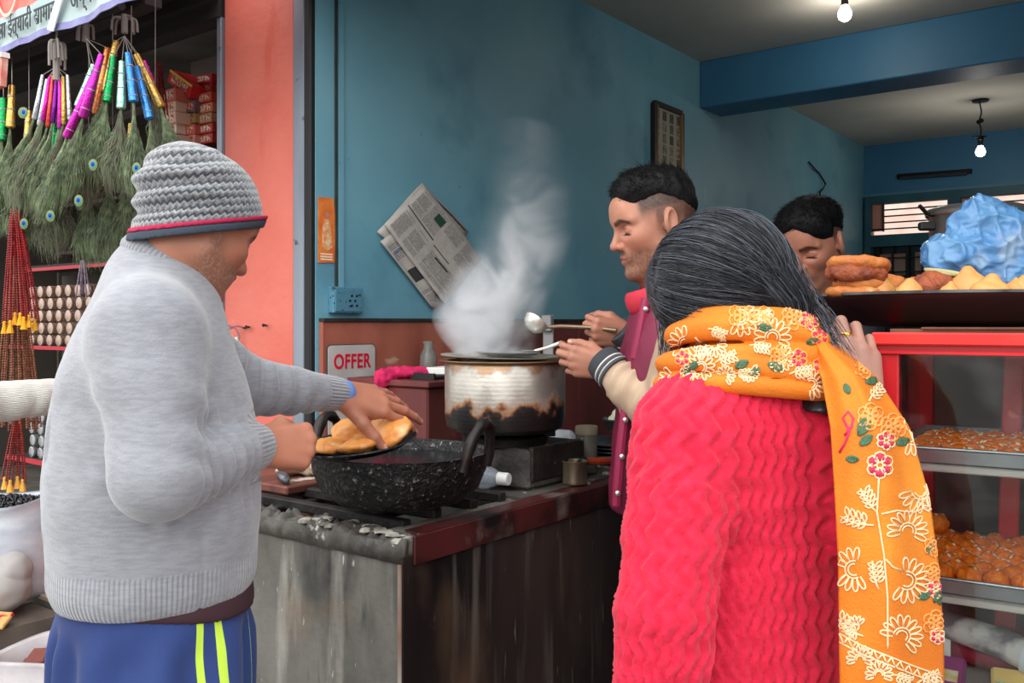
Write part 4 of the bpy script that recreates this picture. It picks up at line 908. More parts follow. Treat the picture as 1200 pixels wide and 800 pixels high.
m_ss = mat('brushed_steel', (168,166,160), .28, .9, col2=(140,138,132), scale=5)
MB().lathe([(0,0),(.085,0),(.10,.012),(.104,.25),(.108,.256),(.104,.262),(0,.262)], 40, cap=False).build('wall', m_ss, spt, smooth=True, auto=40)
MB().lathe([(.111,.250),(.113,.258),(.108,.266),(.09,.272),(0,.276)], 40, cap=False).build('lid', m_ss, spt, smooth=True)
for s_ in (-1, 1): MB().box(-.018, .018, -.012, .012, 0, .02, Matrix.Translation((s_*.118, 0, .215)), c=.004).build('handle', m_black, spt)
MB().tube([(-.14,-.01,.272),(-.118,0,.255),(-.10,0,.25)], .005, 6).build('wire_clip', m_iron, spt, smooth=True)
# ---------------------------------------------------------------- people: shared modelling
def sm(x, a, b):
    t = np.clip((x-a)/(b-a), 0, 1); return t*t*(3-2*t)
def mixc(c, w, col): return c*(1-w[:,None])+np.array(lin(col)[:3])*w[:,None]
m_skin = mat('skin', (150,100,80), .48, attr='Col', sss=.08, bump=.12, bscale=220, dist=.001)
NAILS = []
def hand_prims(w, fx, ty, bn, curls, spread=(4,1,-3,-8), thumb=None, s=1.0, flat=1.0):
    """w wrist; fx towards the fingers, ty towards the thumb side, bn back of the hand. curls: 4x(mcp,pip,dip) degrees.
    thumb: three directions (x,y,z in hand axes)."""
    w, fx, ty, bn = A(w), A(fx), A(ty), A(bn)
    fx = fx/np.linalg.norm(fx); ty = ty-fx*(ty@fx); ty /= np.linalg.norm(ty); bn = bn-fx*(bn@fx)-ty*(bn@ty); bn /= np.linalg.norm(bn)
    H = lambda x, y, z: w+s*(fx*x+ty*y+bn*z)
    pr = []; fing = []
    mx = (.088,.092,.087,.077); my = (.029,.0095,-.0105,-.029); mz = (0,.003,.002,-.003)
    ln = ((.043,.026,.021),(.047,.030,.022),(.043,.028,.022),(.034,.021,.019)); rr = (.0095,.0098,.0092,.008)
    for i in range(4):
        pr.append((rc(H(.0,my[i]*.62,0), H(mx[i],my[i],mz[i]), .0135*s, .0112*s), .014*s))
        a = 0.0; p = H(mx[i],my[i],mz[i]); sp = math.radians(spread[i]); ch = []
        for k in range(3):
            a += math.radians(curls[i][k])
            d = (fx*math.cos(sp)+ty*math.sin(sp))*math.cos(a)-bn*math.sin(a)
            q = p+d*ln[i][k]*s; r0 = rr[i]*s*(1-.11*k); ch.append(rc(p, q, r0, r0*.9 if k < 2 else r0*.8)); p = q
        nb = bn*math.cos(a)+fx*math.sin(a)
        NAILS.append((p+nb*rr[i]*s*.62, .0058*s)); fing.append(ch)
    th = thumb or ((.72,.66,-.22),(.9,.4,-.2),(.95,.25,-.2))
    p = H(.018,.022,-.006); r0 = .0155*s; ch = []
    for k, (d, L) in enumerate(zip(th, (.044,.034,.028))):
        d = A(d); d = d/np.linalg.norm(d); dv = fx*d[0]+ty*d[1]+bn*d[2]; q = p+dv*L*s
        r1 = (.0125,.0108,.0085)[k]*s; ch.append(rc(p, q, r0, r1)); p = q; r0 = r1
    NAILS.append((p+bn*.007*s, .0065*s))
    pr.append((rc(H(.03,.018,-.012), H(.07,.028,-.010), .014*s, .011*s), .012*s))
    pr.append((rc(H(.03,-.02,-.010), H(.065,-.024,-.008), .013*s, .010*s), .012*s))
    return pr, fing, ch
def hand_mesh(w, fx, ty, bn, curls, elbow, spread=(4,1,-3,-8), thumb=None, s=1.0, h=.0022, fore=.16, wrist_r=.024):
    pr, fing, th = hand_prims(w, fx, ty, bn, curls, spread, thumb, s)
    w = A(w); e = A(elbow); d = (e-w)/np.linalg.norm(e-w); e2 = w+d*fore
    tyv = A(ty)/np.linalg.norm(A(ty))
    allp = [p for p, k in pr]+[p for f in fing for p in f]+th
    lo = np.min([p.lo for p in allp], 0)-.012; hi = np.max([p.hi for p in allp], 0)+.012
    lo = np.minimum(lo, e2-.05); hi = np.maximum(hi, e2+.05)
    f = SDF(lo, hi, h)
    for o in (-.0085, .0085):
        f.add(rc(w+tyv*o*s, e2+tyv*o*1.2, wrist_r*.86*s, wrist_r*1.35*s), .012)
    for p, k in pr: f.add(p, k)
    for c in fing:
        for i, p in enumerate(c): f.add(p, .007 if i == 0 else .003)
    for i, p in enumerate(th): f.add(p, .012 if i == 0 else .006)
    return f.mesh()
def bridge(v, q, n0, targets):
    """carry the limb on, inside the clothes, from a hand piece to the neck: targets = [(first, last vertex, [points])]"""
    nv = []; nq = []; N = len(v)
    def edge(lo, hi, p):
        i = lo+int(np.argmin(np.linalg.norm(v[lo:hi]-A(p), axis=1))); r = q[np.nonzero((q == i).any(1))[0][0]]; k = list(r).index(i); return i, int(r[(k+1) % 4])
    for lo, hi, pts in targets:
        a, b = edge(lo, hi, pts[0])
        for p in pts[1:-1]:
            p = A(p); nv += [p, p+A((0,0,.004))]; c, d = N+len(nv)-2, N+len(nv)-1; nq.append((a, b, d, c)); a, b = c, d
        c, d = edge(0, n0, pts[-1]); nq.append((a, b, d, c))
    return np.concatenate([v, np.array(nv)]), np.concatenate([q, np.array(nq)])
def skin_cols(v, base, seed=0, nails=True):
    c = np.tile(np.array(lin(base)[:3]), (len(v), 1))*(1+.10*fbm(v, 28, seed)[:,None])
    c = mixc(c, .18*sm(fbm(v, 60, seed+5), .1, .8), (170,95,80))
    if nails:
        for p, r in NAILS:
            d = np.linalg.norm(v-p, axis=1); c = mixc(c, .75*(1-sm(d, r*.75, r*1.1)), (214,170,150))
    return c

def head_mesh(base, h=.0022, jaw=1.0, nose=1.0, lips=(140,78,70), stubble=0.0, stub_col=(60,52,48), stub_grey=0.0, brow=1.0, fade=None,
              eyes='down', moustache=0.0, seed=1, wide=1.0, neck=((-.022,0,-.07), (-.045,0,-.20)), neck_r=.056, ears=True):
    """head in its own axes: +x face, +z up, origin between the ears"""
    f = SDF((-.125,-.11,-.24), (.145,.11,.15), h); W = wide
    f.add(ell((-.012,0,.040), (.098,.077*W,.086)), .02)
    f.add(ell((.012,0,-.005), (.078,.068*W,.085)), .03)
    f.add(ell((.045,0,-.035), (.045,.050*W,.070)), .03)
    for s in (-1, 1):
        f.add(rc((.0,s*.052*W,-.050), (.068,s*.016,-.096), .020*jaw, .017*jaw), .03)
        f.add(ell((.062,s*.040*W,-.018), (.022,.020,.018)), .03)            # cheekbone
        f.add(rc((.086,s*.012,.026), (.070,s*.050*W,.026), .011, .009), .016)   # brow ridge
    f.add(ell((.083,0,-.101), (.016,.020,.014)), .02)                       # chin
    f.add(ell((.082,0,.052), (.02,.045,.035)), .03)                         # forehead
    for s in (-1, 1): f.add(ell((.098,s*.034*W,.004), (.020,.018,.014)), .014, 's')
    for s in (-1, 1): f.add(ell((.074,s*.033*W,.003), (.0160,.0190,.0140)), .004)
    f.add(rc((.088,0,.022), (.110,0,-.022), .0062, .0098*nose), .012)       # nose bridge
    f.add(ell((.1125,0,-.029), (.0115*nose,.0105*nose,.0095*nose)), .008)
    for s in (-1, 1): f.add(ell((.100,s*.0125,-.032), (.0105,.0075*nose,.0078)), .006)
    for s in (-1, 1): f.add(ell((.1045,s*.0065,-.0405), (.005,.0032,.0028)), .003, 's')
    f.add(ell((.080,0,-.060), (.020,.030,.020)), .02)                       # mouth mound
    f.add(rc((.0975,0,-.0565), (.083,-.023,-.062), .0058, .0035), .006); f.add(rc((.0975,0,-.0565), (.083,.023,-.062), .0058, .0035), .006)
    f.add(rc((.0955,0,-.0695), (.083,-.020,-.065), .0064, .0035), .006); f.add(rc((.0955,0,-.0695), (.083,.020,-.065), .0064, .0035), .006)
    f.add(rc((.1065,-.022,-.0632), (.1065,.022,-.0632), .0050, .0050), .002, 's')
    if moustache: f.add(rc((.104,0,-.048), (.093,-.024,-.057), .0058, .003), .006); f.add(rc((.104,0,-.048), (.093,.024,-.057), .0058, .003), .006)
    f.add(rc(neck[0], neck[1], neck_r*.97, neck_r), .03)
    f.add(rc((.045,0,-.10), (.002,0,-.19), .016, .02), .04)
    for s in ((-1, 1) if ears else ()):                                     # ears
        R = rotm('Z', s*22) @ rotm('Y', -12)
        f.add(ell((-.010,s*.080*W,.0), (.021,.0075,.034), R), .006)
        f.add(ell((-.008,s*.0885*W,.004), (.012,.006,.020), R), .005, 's')
        f.add(ell((.004,s*.080*W,-.008), (.006,.006,.008), R), .005)
        f.add(torus((-.012,s*.084*W,.004), R @ rotm('X', 90), .019, .0035, (.8,1.3,1)), .003)
    v, q = f.mesh()
    c = np.tile(np.array(lin(base)[:3]), (len(v), 1))*(1+.07*fbm(v, 30, seed)[:,None])
    x, y, z = v.T; ay = np.abs(y)
    c = mixc(c, .28*sm(.030-np.hypot(ay-.042*W, z+.022), -.02, .02)*sm(x, .02, .06), (178,98,80))
    c = mixc(c, .25*(1-sm(np.linalg.norm(v-A((.115,0,-.03)), axis=1), .01, .025)), (180,108,92))
    lipw = sm(x, .077, .085)*(1-sm(np.hypot((ay)/.024, (z+.063)/.0125), .75, 1.05)); c = mixc(c, .85*lipw, lips)
    c = mixc(c, .9*sm(x, .080, .087)*(1-sm(np.abs(z+.0632), .0008, .0022))*(1-sm(ay, .020, .024)), (70,34,32))
    if stubble:
        edge = -.030-.35*np.clip(.035-x, 0, 1)*0
        m = sm(-z, .036, .056)*(1-sm(-z-.25*(x+.02), .118, .135))
        m = np.maximum(m, sm(-z, -.02, .03)*sm(.038-x, 0, .03)*sm(x, -.02, .005))   # sideburn
        m *= sm(x, -.03, .012)*(1-lipw)
        sp = .55+.45*sm(vnoise(v, 420, seed+3), -.5, .5)
        c = mixc(c, stubble*m*sp, stub_col)
        if stub_grey: c = mixc(c, stub_grey*m*sm(vnoise(v, 380, seed+9), .1, .6), (205,198,190))
        ms = sm(x, .080, .088)*(1-sm(np.hypot(ay/.027, (z+.0475-.0*ay)/.0085), .6, 1.0)); c = mixc(c, min(1, stubble*1.15)*ms, stub_col)
    if moustache:
        ms = sm(x, .080, .088)*(1-sm(np.hypot(ay/.030, (z+.050+.25*ay)/.0095), .7, 1.0))
        c = mixc(c, moustache*ms*(.75+.25*vnoise(v, 400, 4)), (40,36,35)); c = mixc(c, .5*ms*sm(vnoise(v, 350, 8), .2, .5), (170,165,160))
    bz = .0235+.005*sm(ay, .012, .034)-.010*sm(ay, .036, .058)
    bw = (1-sm(np.abs(z-bz), .0038, .0065))*sm(ay, .009, .014)*(1-sm(ay, .050, .060))*sm(x, .045, .06)
    c = mixc(c, brow*bw*(.8+.2*vnoise(v, 350, 2)), (22,18,17))
    ey = np.hypot((ay-.035*W)/.0200, 1.0*(z+.0050+.003*sm(ay, .03, .05))/.0034)
    lash = sm(x, .045, .052)*(1-sm(ey, .7, 1.1)); c = mixc(c, .95*lash, (20,14,13))
    crease = sm(x, .058, .064)*(1-sm(np.hypot((ay-.033*W)/.0155, (z-.0085+.15*(ay-.033))/.0024), .7, 1.2)); c = mixc(c, .45*crease, (80,46,38))
    if fade is not None:
        hw = fade(x, y, z); c = mixc(c, np.clip(hw, 0, 1)*(.86+.14*vnoise(v, 450, 6)), (20,18,18))
    return v, q, c
def neck_to(R, back=.035, drop=.17, side=(0,0)):
    """neck axis in head space for a head turned by R over an upright body"""
    f_ = A(R)@A((1,0,0)); f_[2] = 0; f_ /= np.linalg.norm(f_); d = -f_*back+A((side[0], side[1], -drop)); return ((-.022,0,-.06), tuple(A(R).T@d))
def place(v, R, pos, s=1.0): return (v*s) @ np.array(R).T+A(pos)
def wrinkles(v, n, segs, seed=0):
    """soft cloth folds across limbs: segs of (a, b, radius, amplitude, folds per metre, window)"""
    disp = np.zeros(len(v))
    for i, (a, b, r, amp, fq, win) in enumerate(segs):
        a, b = A(a), A(b); ba = b-a; L = np.linalg.norm(ba); d = ba/L
        w = v-a; t = (w@d)/L; rad = w-np.outer(w@d, d); dist = np.linalg.norm(rad, axis=1)
        e1 = A(Vector(d).orthogonal().normalized()); e2 = np.cross(d, e1); phi = np.arctan2(rad@e2, rad@e1)
        wt = (1-sm(dist, r, r*1.6))*sm(t, win[0]-.15, win[0]+.05)*(1-sm(t, win[1]-.05, win[1]+.15))
        nz = fbm(v, 9, seed+i*7, 2)
        disp += amp*wt*(np.sin(2*math.pi*fq*t*L+1.1*np.sin(phi+seed+i)+2.2*nz))*(.45+.55*np.sin(phi*1.5+seed*1.7+nz*2))
    return v+n*disp[:,None]
def set_attr(o, name, data):
    at = o.data.attributes.new(name, 'FLOAT_VECTOR', 'POINT'); at.data.foreach_set('vector', np.asarray(data, dtype=np.float32).ravel())
def person(label, base, group=None):
    return thing('person', label, 'person', base, group=group)
def wear(name, vq, m, root, label=None, cols=None, loc=None, attr=None, smooth=True):
    v, q = vq; o = mesh_obj(name, v-A(root.location), q, m, root, smooth=smooth, cols=cols)
    if label: o['label'] = label
    if attr is not None: set_attr(o, 'kuv', attr)
    return o
def strands(paths, r, name, m, root, n=3):
    """many thin tapered hairs; paths (N, K, 3) in world space"""
    p = np.asarray(paths); N, K, _ = p.shape
    t = np.gradient(p, axis=1); t /= np.maximum(np.linalg.norm(t, axis=2, keepdims=True), 1e-9)
    ref = np.where(np.abs(t[:,:,2:3]) < .9, np.array([0,0,1.0]), np.array([1.0,0,0])); x = np.cross(t, ref); x /= np.maximum(np.linalg.norm(x, axis=2, keepdims=True), 1e-9); y = np.cross(t, x)
    rad = (np.asarray(r).reshape(-1,1) if np.ndim(r) else np.full((N,1), r))*np.concatenate([np.linspace(.8,1,max(K//2,1)), np.linspace(1,.25,K-max(K//2,1))])[None,:]
    ring = [p+rad[:,:,None]*(x*math.cos(2*math.pi*k/n)+y*math.sin(2*math.pi*k/n)) for k in range(n)]
    v = np.stack(ring, 2).reshape(-1, 3)
    b = (np.arange(N)*K*n)[:,None,None]; i = (np.arange(K-1)*n)[None,:,None]; k = np.arange(n)[None,None,:]; k2 = (k+1) % n
    q = np.stack([b+i+k, b+i+k2, b+i+n+k2, b+i+n+k], -1).reshape(-1, 4)
    return mesh_obj(name, v-A(root.location), q, m, root, smooth=True)
def hair_cap(R, pos, line, grow, h=.003, seed=0, s=1.0, wide=1.0, rough=.0025):
    """short hair: skull grown outward by grow(x,y,z), kept where line(x,y,z) > 0"""
    f = SDF((-.15,-.13,-.12), (.15,.13,.17), h)
    e = ell((-.012,0,.040), (.098,.077*wide,.086)); e2 = ell((.012,0,-.005), (.078,.068*wide,.085))
    X, Y, Z = f.ax[0][:,None,None], f.ax[1][None,:,None], f.ax[2][None,None,:]
    d = np.minimum(e.fn(X,Y,Z), e2.fn(X,Y,Z)); pts = np.stack(np.broadcast_arrays(X,Y,Z), -1).reshape(-1,3)
    ln_ = line(X, Y, Z); tp_ = np.clip(ln_/.030, 0, 1)**.6
    gr = grow(X, Y, Z)*(.12+.88*tp_)+rough*fbm(pts*A((1,1,.6)), 60, seed, 2).reshape(d.shape)*tp_
    f.D = np.maximum(d-gr, -ln_+.004*vnoise(pts, 90, seed+4).reshape(d.shape)).astype(np.float32)
    v, q = f.mesh(); return v, q
# ---------------------------------------------------------------- man in the grey sweater
def knit_mat(name, col, col2, rib_freq=900.0, rough=.85, fuzz=.5, nscale=40):
    """knitted wool: kuv.x runs round the body, kuv.z masks ribbed bands"""
    m = mat(name, col, rough, col2=col2, scale=nscale, stretch=(1,1,5), lo=.4, hi=.62, sheen=fuzz); t = m.node_tree; L = t.links; b = t.nodes['Principled BSDF']
    an = t.nodes.new('ShaderNodeAttribute'); an.attribute_name = 'kuv'; se = t.nodes.new('ShaderNodeSeparateXYZ'); L.new(an.outputs['Vector'], se.inputs[0])
    def mt(op, a, b_=0.0):
        q = t.nodes.new('ShaderNodeMath'); q.operation = op
        for i, v in enumerate((a, b_)):
            if isinstance(v, (int, float)): q.inputs[i].default_value = v
            else: L.new(v, q.inputs[i])
        return q.outputs[0]
    rib = mt('MULTIPLY', mt('SINE', mt('MULTIPLY', se.outputs[0], rib_freq)), se.outputs[2])
    tcn = t.nodes.new('ShaderNodeTexCoord'); n = t.nodes.new('ShaderNodeTexNoise'); n.inputs['Scale'].default_value = 320; n.inputs['Detail'].default_value = 3; L.new(tcn.outputs['Object'], n.inputs['Vector'])
    bn = t.nodes.new('ShaderNodeBump'); bn.inputs['Strength'].default_value = .6; bn.inputs['Distance'].default_value = .0016
    L.new(mt('ADD', rib, n.outputs['Fac']), bn.inputs['Height']); L.new(bn.outputs[0], b.inputs['Normal'])
    return m
m_grey = knit_mat('grey_marl_knit', (142,143,149), (130,131,137))
mg = person('man in a light grey sweater and zigzag beanie lifting fried puris from the wok', (-.60, 1.5, 0))
YW = math.radians(22); fdir = A((math.cos(YW), math.sin(YW), 0)); ldir = A((-math.sin(YW), math.cos(YW), 0))
rows = [(.985,-.590,1.50,.150,.165), (1.02,-.590,1.50,.158,.172), (1.06,-.590,1.50,.164,.178), (1.162,-.588,1.50,.167,.180), (1.289,-.590,1.50,.154,.174), (1.388,-.592,1.50,.125,.155), (1.472,-.584,1.505,.092,.100), (1.520,-.580,1.51,.066,.072), (1.545,-.580,1.51,.05,.055)]
rS = A((-.545,1.358,1.405)); lS = A((-.625,1.655,1.395))
rE = A(P(186,558,1.29)); rW = A(P(293,524,1.49)); lE = A(P(282,452,1.78)); lW = A(P(391,461,1.945))
f = SDF((-.84,1.16,.88), (-.24,2.02,1.58), .0058)
f.add(stack(rows, YW, 2.2), .01)
f.add(rc(rS, A((-.60,1.49,1.49)), .064, .05), .05); f.add(rc(lS, A((-.60,1.52,1.49)), .064, .05), .05)
f.add(rc(rS, rS*.6+rE*.4, .078, .072), .04); f.add(rc(rS*.6+rE*.4, rE, .072, .062), .014); f.add(rc(rE, rE*.45+rW*.55, .062, .050), .012); f.add(rc(rE*.45+rW*.55, rW, .052, .040), .01)
f.add(rc(lS, lE, .074, .062), .05); f.add(rc(lE, lE*.45+lW*.55, .062, .047), .012); f.add(rc(lE*.45+lW*.55, lW, .047, .036), .01)
f.add(rc(rW-(rW-rE)*.14, rW+(rW-rE)*.02, .0425, .041), .004); f.add(rc(lW-(lW-lE)*.16, lW+(lW-lE)*.02, .0385, .037), .004)   # ribbed cuffs
# hem band and low waist roll
f.add(stack([(.978,-.590,1.5,.150,.162),(1.0,-.590,1.5,.160,.172),(1.034,-.590,1.5,.161,.174)], YW, 2.2), .006)
v, q = f.mesh(); v = relax(v, q, 2); n = normals(v, q)
v = wrinkles(v, n, [(rS, rE, .085, .0035, 17, (.45, 1.0)), (rE, rW, .07, .0042, 34, (.12, .8)), (lS, lW, .08, .0045, 24, (.1, .85)),
                    (A((-.6,1.5,.93)), A((-.6,1.5,1.4)), .22, .004, 5, (.1, .9))], 3)
# a seam ridge down the side and round the armhole
sl = (np.arctan2((v-A((-.6,1.5,0)))@ldir, (v-A((-.6,1.5,0)))@fdir)); side = np.exp(-((sl+1.15)/.02)**2)*(v[:,2] < 1.16)*((v-A((-.6,1.5,0)))@ldir < -.12)
v = v-n*(.002*side)[:,None]
u_ = np.arctan2(v[:,1]-1.5, v[:,0]+.6)*.17
tR = ((v-rE)@(rW-rE))/((rW-rE)@(rW-rE)); tL = ((v-lE)@(lW-lE))/((lW-lE)@(lW-lE))
dR = np.linalg.norm(v-rE-np.outer(tR, rW-rE), axis=1); dL = np.linalg.norm(v-lE-np.outer(tL, lW-lE), axis=1)
def limb_ang(v, a, b):
    d = (b-a)/np.linalg.norm(b-a); e1 = A(Vector(d).orthogonal().normalized()); e2 = np.cross(d, e1); w = v-a; return np.arctan2(w@e2, w@e1)
cuR = (tR > .86)*(dR < .06)*(v[:,1] < 1.62); cuL = (tL > .84)*(dL < .055)*(v[:,1] > 1.8)
u_ = np.where(cuR, limb_ang(v, rE, rW)*.04, np.where(cuL, limb_ang(v, lE, lW)*.036, u_))
mask = np.clip((v[:,2] < 1.04)+cuR+cuL, 0, 1)
wear('sweater', (v, q), m_grey, mg, 'light grey marl sweater', attr=np.stack([u_, v[:,2], mask], 1))
# ribbed crew collar
fR = frame(fdir*math.cos(math.radians(32))+A((0,0,-math.sin(math.radians(32)))), (0,0,1))
cR = np.array(fR); cc = A((-.572,1.512,1.520))
f = SDF(cc-.12, cc+.12, .004).add(torus(cc, cR, .064, .012, (1.0,1.0,1.0)), .0).add(torus(cc+A((0,0,-.012)), cR, .072, .013), .008)
v, q = f.mesh(); wear('collar', (v, q), m_grey, mg, attr=np.stack([np.arctan2(*((v-cc)@cR)[:,:2].T)*.07, v[:,2], np.ones(len(v))], 1))
f = SDF(cc-.12, cc+.12, .004).add(torus(cc+A((.003,0,.011)), cR, .0605, .007, (1,1,1.6)), .0)
m_shirtblue = mat('blue_shirt_cloth', (58,92,172), .8, bump=.2, bscale=300)
wear('shirt_collar', f.mesh(), m_shirtblue, mg, 'blue shirt collar')
f = SDF(lW-.08, lW+.08, .0035); ax = (lW-lE)/np.linalg.norm(lW-lE)
f.add(rc(lW-ax*.02, lW+ax*.018, .0335, .0345), .0); wear('shirt_cuff', f.mesh(), mat('pale_blue_cuff', (104,140,198), .8), mg, 'pale blue shirt cuff')
f = SDF(A((-.85,1.25,.90)), A((-.35,1.75,1.03)), .006).add(stack([(.972,-.580,1.5,.148,.156),(.99,-.582,1.5,.150,.160),(1.01,-.582,1.5,.148,.158)], YW, 2.2), .0)
v, q = f.mesh(); v[:,2] -= .022*sm((v-A((-.6,1.5,0)))@fdir, -.05, .16); v[:,2] += .018*sm(-((v-A((-.6,1.5,0)))@fdir), .0, .15)
wear('undershirt_hem', (v, q), mat('dark_maroon_cloth', (62,38,44), .9), mg, 'dark maroon undershirt hem')
# head, neck and hands: one skin mesh
NAILS.clear()
hyaw, hpit = math.radians(50), math.radians(25)
hR = np.array(Matrix.Rotation(hyaw, 3, 'Z') @ Matrix.Rotation(hpit, 3, 'Y')); hP = A(P(230,266,1.52))
hv, hq, hc = head_mesh((168,112,88), stubble=.42, stub_col=(92,72,62), stub_grey=.22, moustache=.85, jaw=1.0, nose=1.12, lips=(150,92,80), brow=.9, seed=3, wide=1.03, neck=neck_to(hR, .0, .15, (-.055,-.02)), neck_r=.056, ears=False)
HS = .93; hv = place(hv, hR, hP, HS)
# right hand closed round the skimmer handle
rfx = rW-rE; rfx = rfx/np.linalg.norm(rfx); SK0 = A(P(338,521,1.60)); SK1 = A(P(372,527,1.93))      # skimmer handle axis
rfx = A((.62,.55,-.05)); rfx /= np.linalg.norm(rfx)
v1, q1 = hand_mesh(rW+rfx*.018, rfx, A((-.15,.35,.9)), A((.62,-.75,.2)), ((62,78,40),(66,82,42),(68,84,42),(68,80,40)), rE, spread=(2,0,-2,-5), thumb=((.8,.5,-.3),(.75,.1,-.7),(.6,-.1,-.85)), s=1.0)
# left hand spread over the puris, thumb down on one of them
lfx = A(P(452,484,2.03))-A(P(397,467,1.945)); lfx /= np.linalg.norm(lfx)
lfx = A((.82,.52,-.20)); lfx /= np.linalg.norm(lfx)
v2, q2 = hand_mesh(lW+ax*.014, lfx, A((.10,-.72,-.62)), A((.25,-.45,.80)), ((10,16,8),(8,14,8),(14,16,8),(14,12,8)), lE, spread=(6,2,-6,-16), thumb=((.66,.72,-.15),(.74,.62,-.28),(.74,.55,-.36)), s=1.14)
hc2 = skin_cols(np.concatenate([v1, v2]), (172,112,88), 4)
bv, bq = join([(hv, hq), (v1, q1), (v2, q2)])
nk = A((-.60,1.51,1.47)); n0 = len(hv); n1 = n0+len(v1)
bv, bq = bridge(bv, bq, n0, [(n0, n1, [rW+(rE-rW)*.6, rE, rS, nk]), (n1, len(bv), [lW+(lE-lW)*.6, lE, lS, nk])])
bc = np.tile(np.array(lin((172,112,88))[:3]), (len(bv), 1)); bc[:n0] = hc; bc[n0:n0+len(hc2)] = hc2
wear('body', (bv, bq), m_skin, mg, cols=bc)
# beanie
def beanie():
    f = SDF((-.16,-.13,-.10), (.15,.13,.20), .003)
    f.add(ell((-.006,0,.034), (.113,.098,.088)), .01); f.add(ell((-.050,0,.062), (.074,.078,.064)), .04); f.add(ell((.0,0,.070), (.07,.065,.048)), .05); f.add(stack([(-.075,.002,0,.096,.088),(-.02,-.002,0,.104,.095),(.035,-.006,0,.112,.098)]), .01)
    th = math.radians(-34)                              # brim plane, lower at the nape
    f.cut(lambda X, Y, Z: -(Z*math.cos(th)+X*math.sin(th)-.002))
    v, q = f.mesh(); v = relax(v, q, 2); n = normals(v, q)
    hgt = v[:,2]*math.cos(th)+v[:,0]*math.sin(th); back = sm(-v[:,0], -.01, .09)
    fold = np.sin(hgt*150+1.5*vnoise(v, 14, 5))*.0055*back*sm(hgt, .015, .035)*(1-sm(hgt, .11, .15))
    v = v+n*(fold+.003*fbm(v, 22, 9, 2)*sm(hgt, .02, .05))[:,None]
    ang = np.arctan2(v[:,1], -v[:,0]-.014)             # seam on the face side
    return v, q, np.stack([ang*.105, hgt, np.zeros(len(v))], 1)
def beanie_mat():
    m = mat('zigzag_wool', (150,150,152), .9, sheen=.6); t = m.node_tree; L = t.links; b = t.nodes['Principled BSDF']
    an = t.nodes.new('ShaderNodeAttribute'); an.attribute_name = 'kuv'; se = t.nodes.new('ShaderNodeSeparateXYZ'); L.new(an.outputs['Vector'], se.inputs[0])
    def mt(op, a, b_=0.0):
        q = t.nodes.new('ShaderNodeMath'); q.operation = op
        for i, v in enumerate((a, b_)):
            if isinstance(v, (int, float)): q.inputs[i].default_value = v
            else: L.new(v, q.inputs[i])
        return q.outputs[0]
    zig = mt('PINGPONG', mt('ADD', se.outputs[0], 10.0), .0062)
    vv = mt('ADD', se.outputs[1], mt('MULTIPLY', zig, .8)); ph_ = mt('FRACT', mt('MULTIPLY', mt('ADD', vv, 1.0), 1/.0132))
    r = t.nodes.new('ShaderNodeValToRGB'); r.color_ramp.interpolation = 'CONSTANT'; L.new(ph_, r.inputs[0]); el = r.color_ramp.elements
    el[0].color = lin((150,150,152)); el[1].position = .22; el[1].color = lin((58,64,72)); q = el.new(.58); q.color = lin((112,112,115)); q = el.new(.85); q.color = lin((140,140,142))
    n = t.nodes.new('ShaderNodeTexNoise'); n.inputs['Scale'].default_value = 260; tcn = t.nodes.new('ShaderNodeTexCoord'); L.new(tcn.outputs['Object'], n.inputs['Vector'])
    mr = t.nodes.new('ShaderNodeMapRange'); mr.inputs['From Min'].default_value = .3; mr.inputs['From Max'].default_value = .7; mr.inputs['To Min'].default_value = .6; mr.inputs['To Max'].default_value = 1.25; L.new(n.outputs['Fac'], mr.inputs['Value'])
    mx = t.nodes.new('ShaderNodeMix'); mx.data_type = 'RGBA'; mx.blend_type = 'MULTIPLY'; mx.inputs[0].default_value = 1; L.new(r.outputs[0], mx.inputs[6])
    cb = t.nodes.new('ShaderNodeCombineXYZ'); [L.new(mr.outputs[0], cb.inputs[i]) for i in range(3)]; L.new(cb.outputs[0], mx.inputs[7]); L.new(mx.outputs[2], b.inputs['Base Color'])
    bn = t.nodes.new('ShaderNodeBump'); bn.inputs['Strength'].default_value = .9; bn.inputs['Distance'].default_value = .003; L.new(n.outputs['Fac'], bn.inputs['Height']); L.new(bn.outputs[0], b.inputs['Normal'])
    return m
v, q, kuv = beanie(); hat = wear('beanie', (place(v, hR, hP, HS), q), beanie_mat(), mg, 'grey and charcoal zigzag wool beanie', attr=kuv)
def brim(d0, d1, grow, name, m):
    f = SDF((-.16,-.13,-.11), (.15,.13,.14), .003); th = math.radians(-34)
    f.add(stack([(-.10,.004,0,.096+grow,.086+grow),(-.03,.0,0,.104+grow,.095+grow),(.06,-.004,0,.113+grow,.099+grow),(.12,-.006,0,.11+grow,.095+grow)]), 0)
    f.cut(lambda X, Y, Z: np.maximum(-(Z*math.cos(th)+X*math.sin(th)-d0), Z*math.cos(th)+X*math.sin(th)-d1))
    v, q = f.mesh(); v = relax(v, q, 1); o = mesh_obj(name, place(v, hR, hP, HS)-A(mg.location), q, m, hat, smooth=True); return o
brim(-.013, .001, .002, 'brim', mat('charcoal_brim', (56,64,76), .9, bump=.6, bscale=300)); brim(.001, .009, .0025, 'brim_stripe', mat('crimson_stripe', (172,34,72), .9, bump=.6, bscale=300))
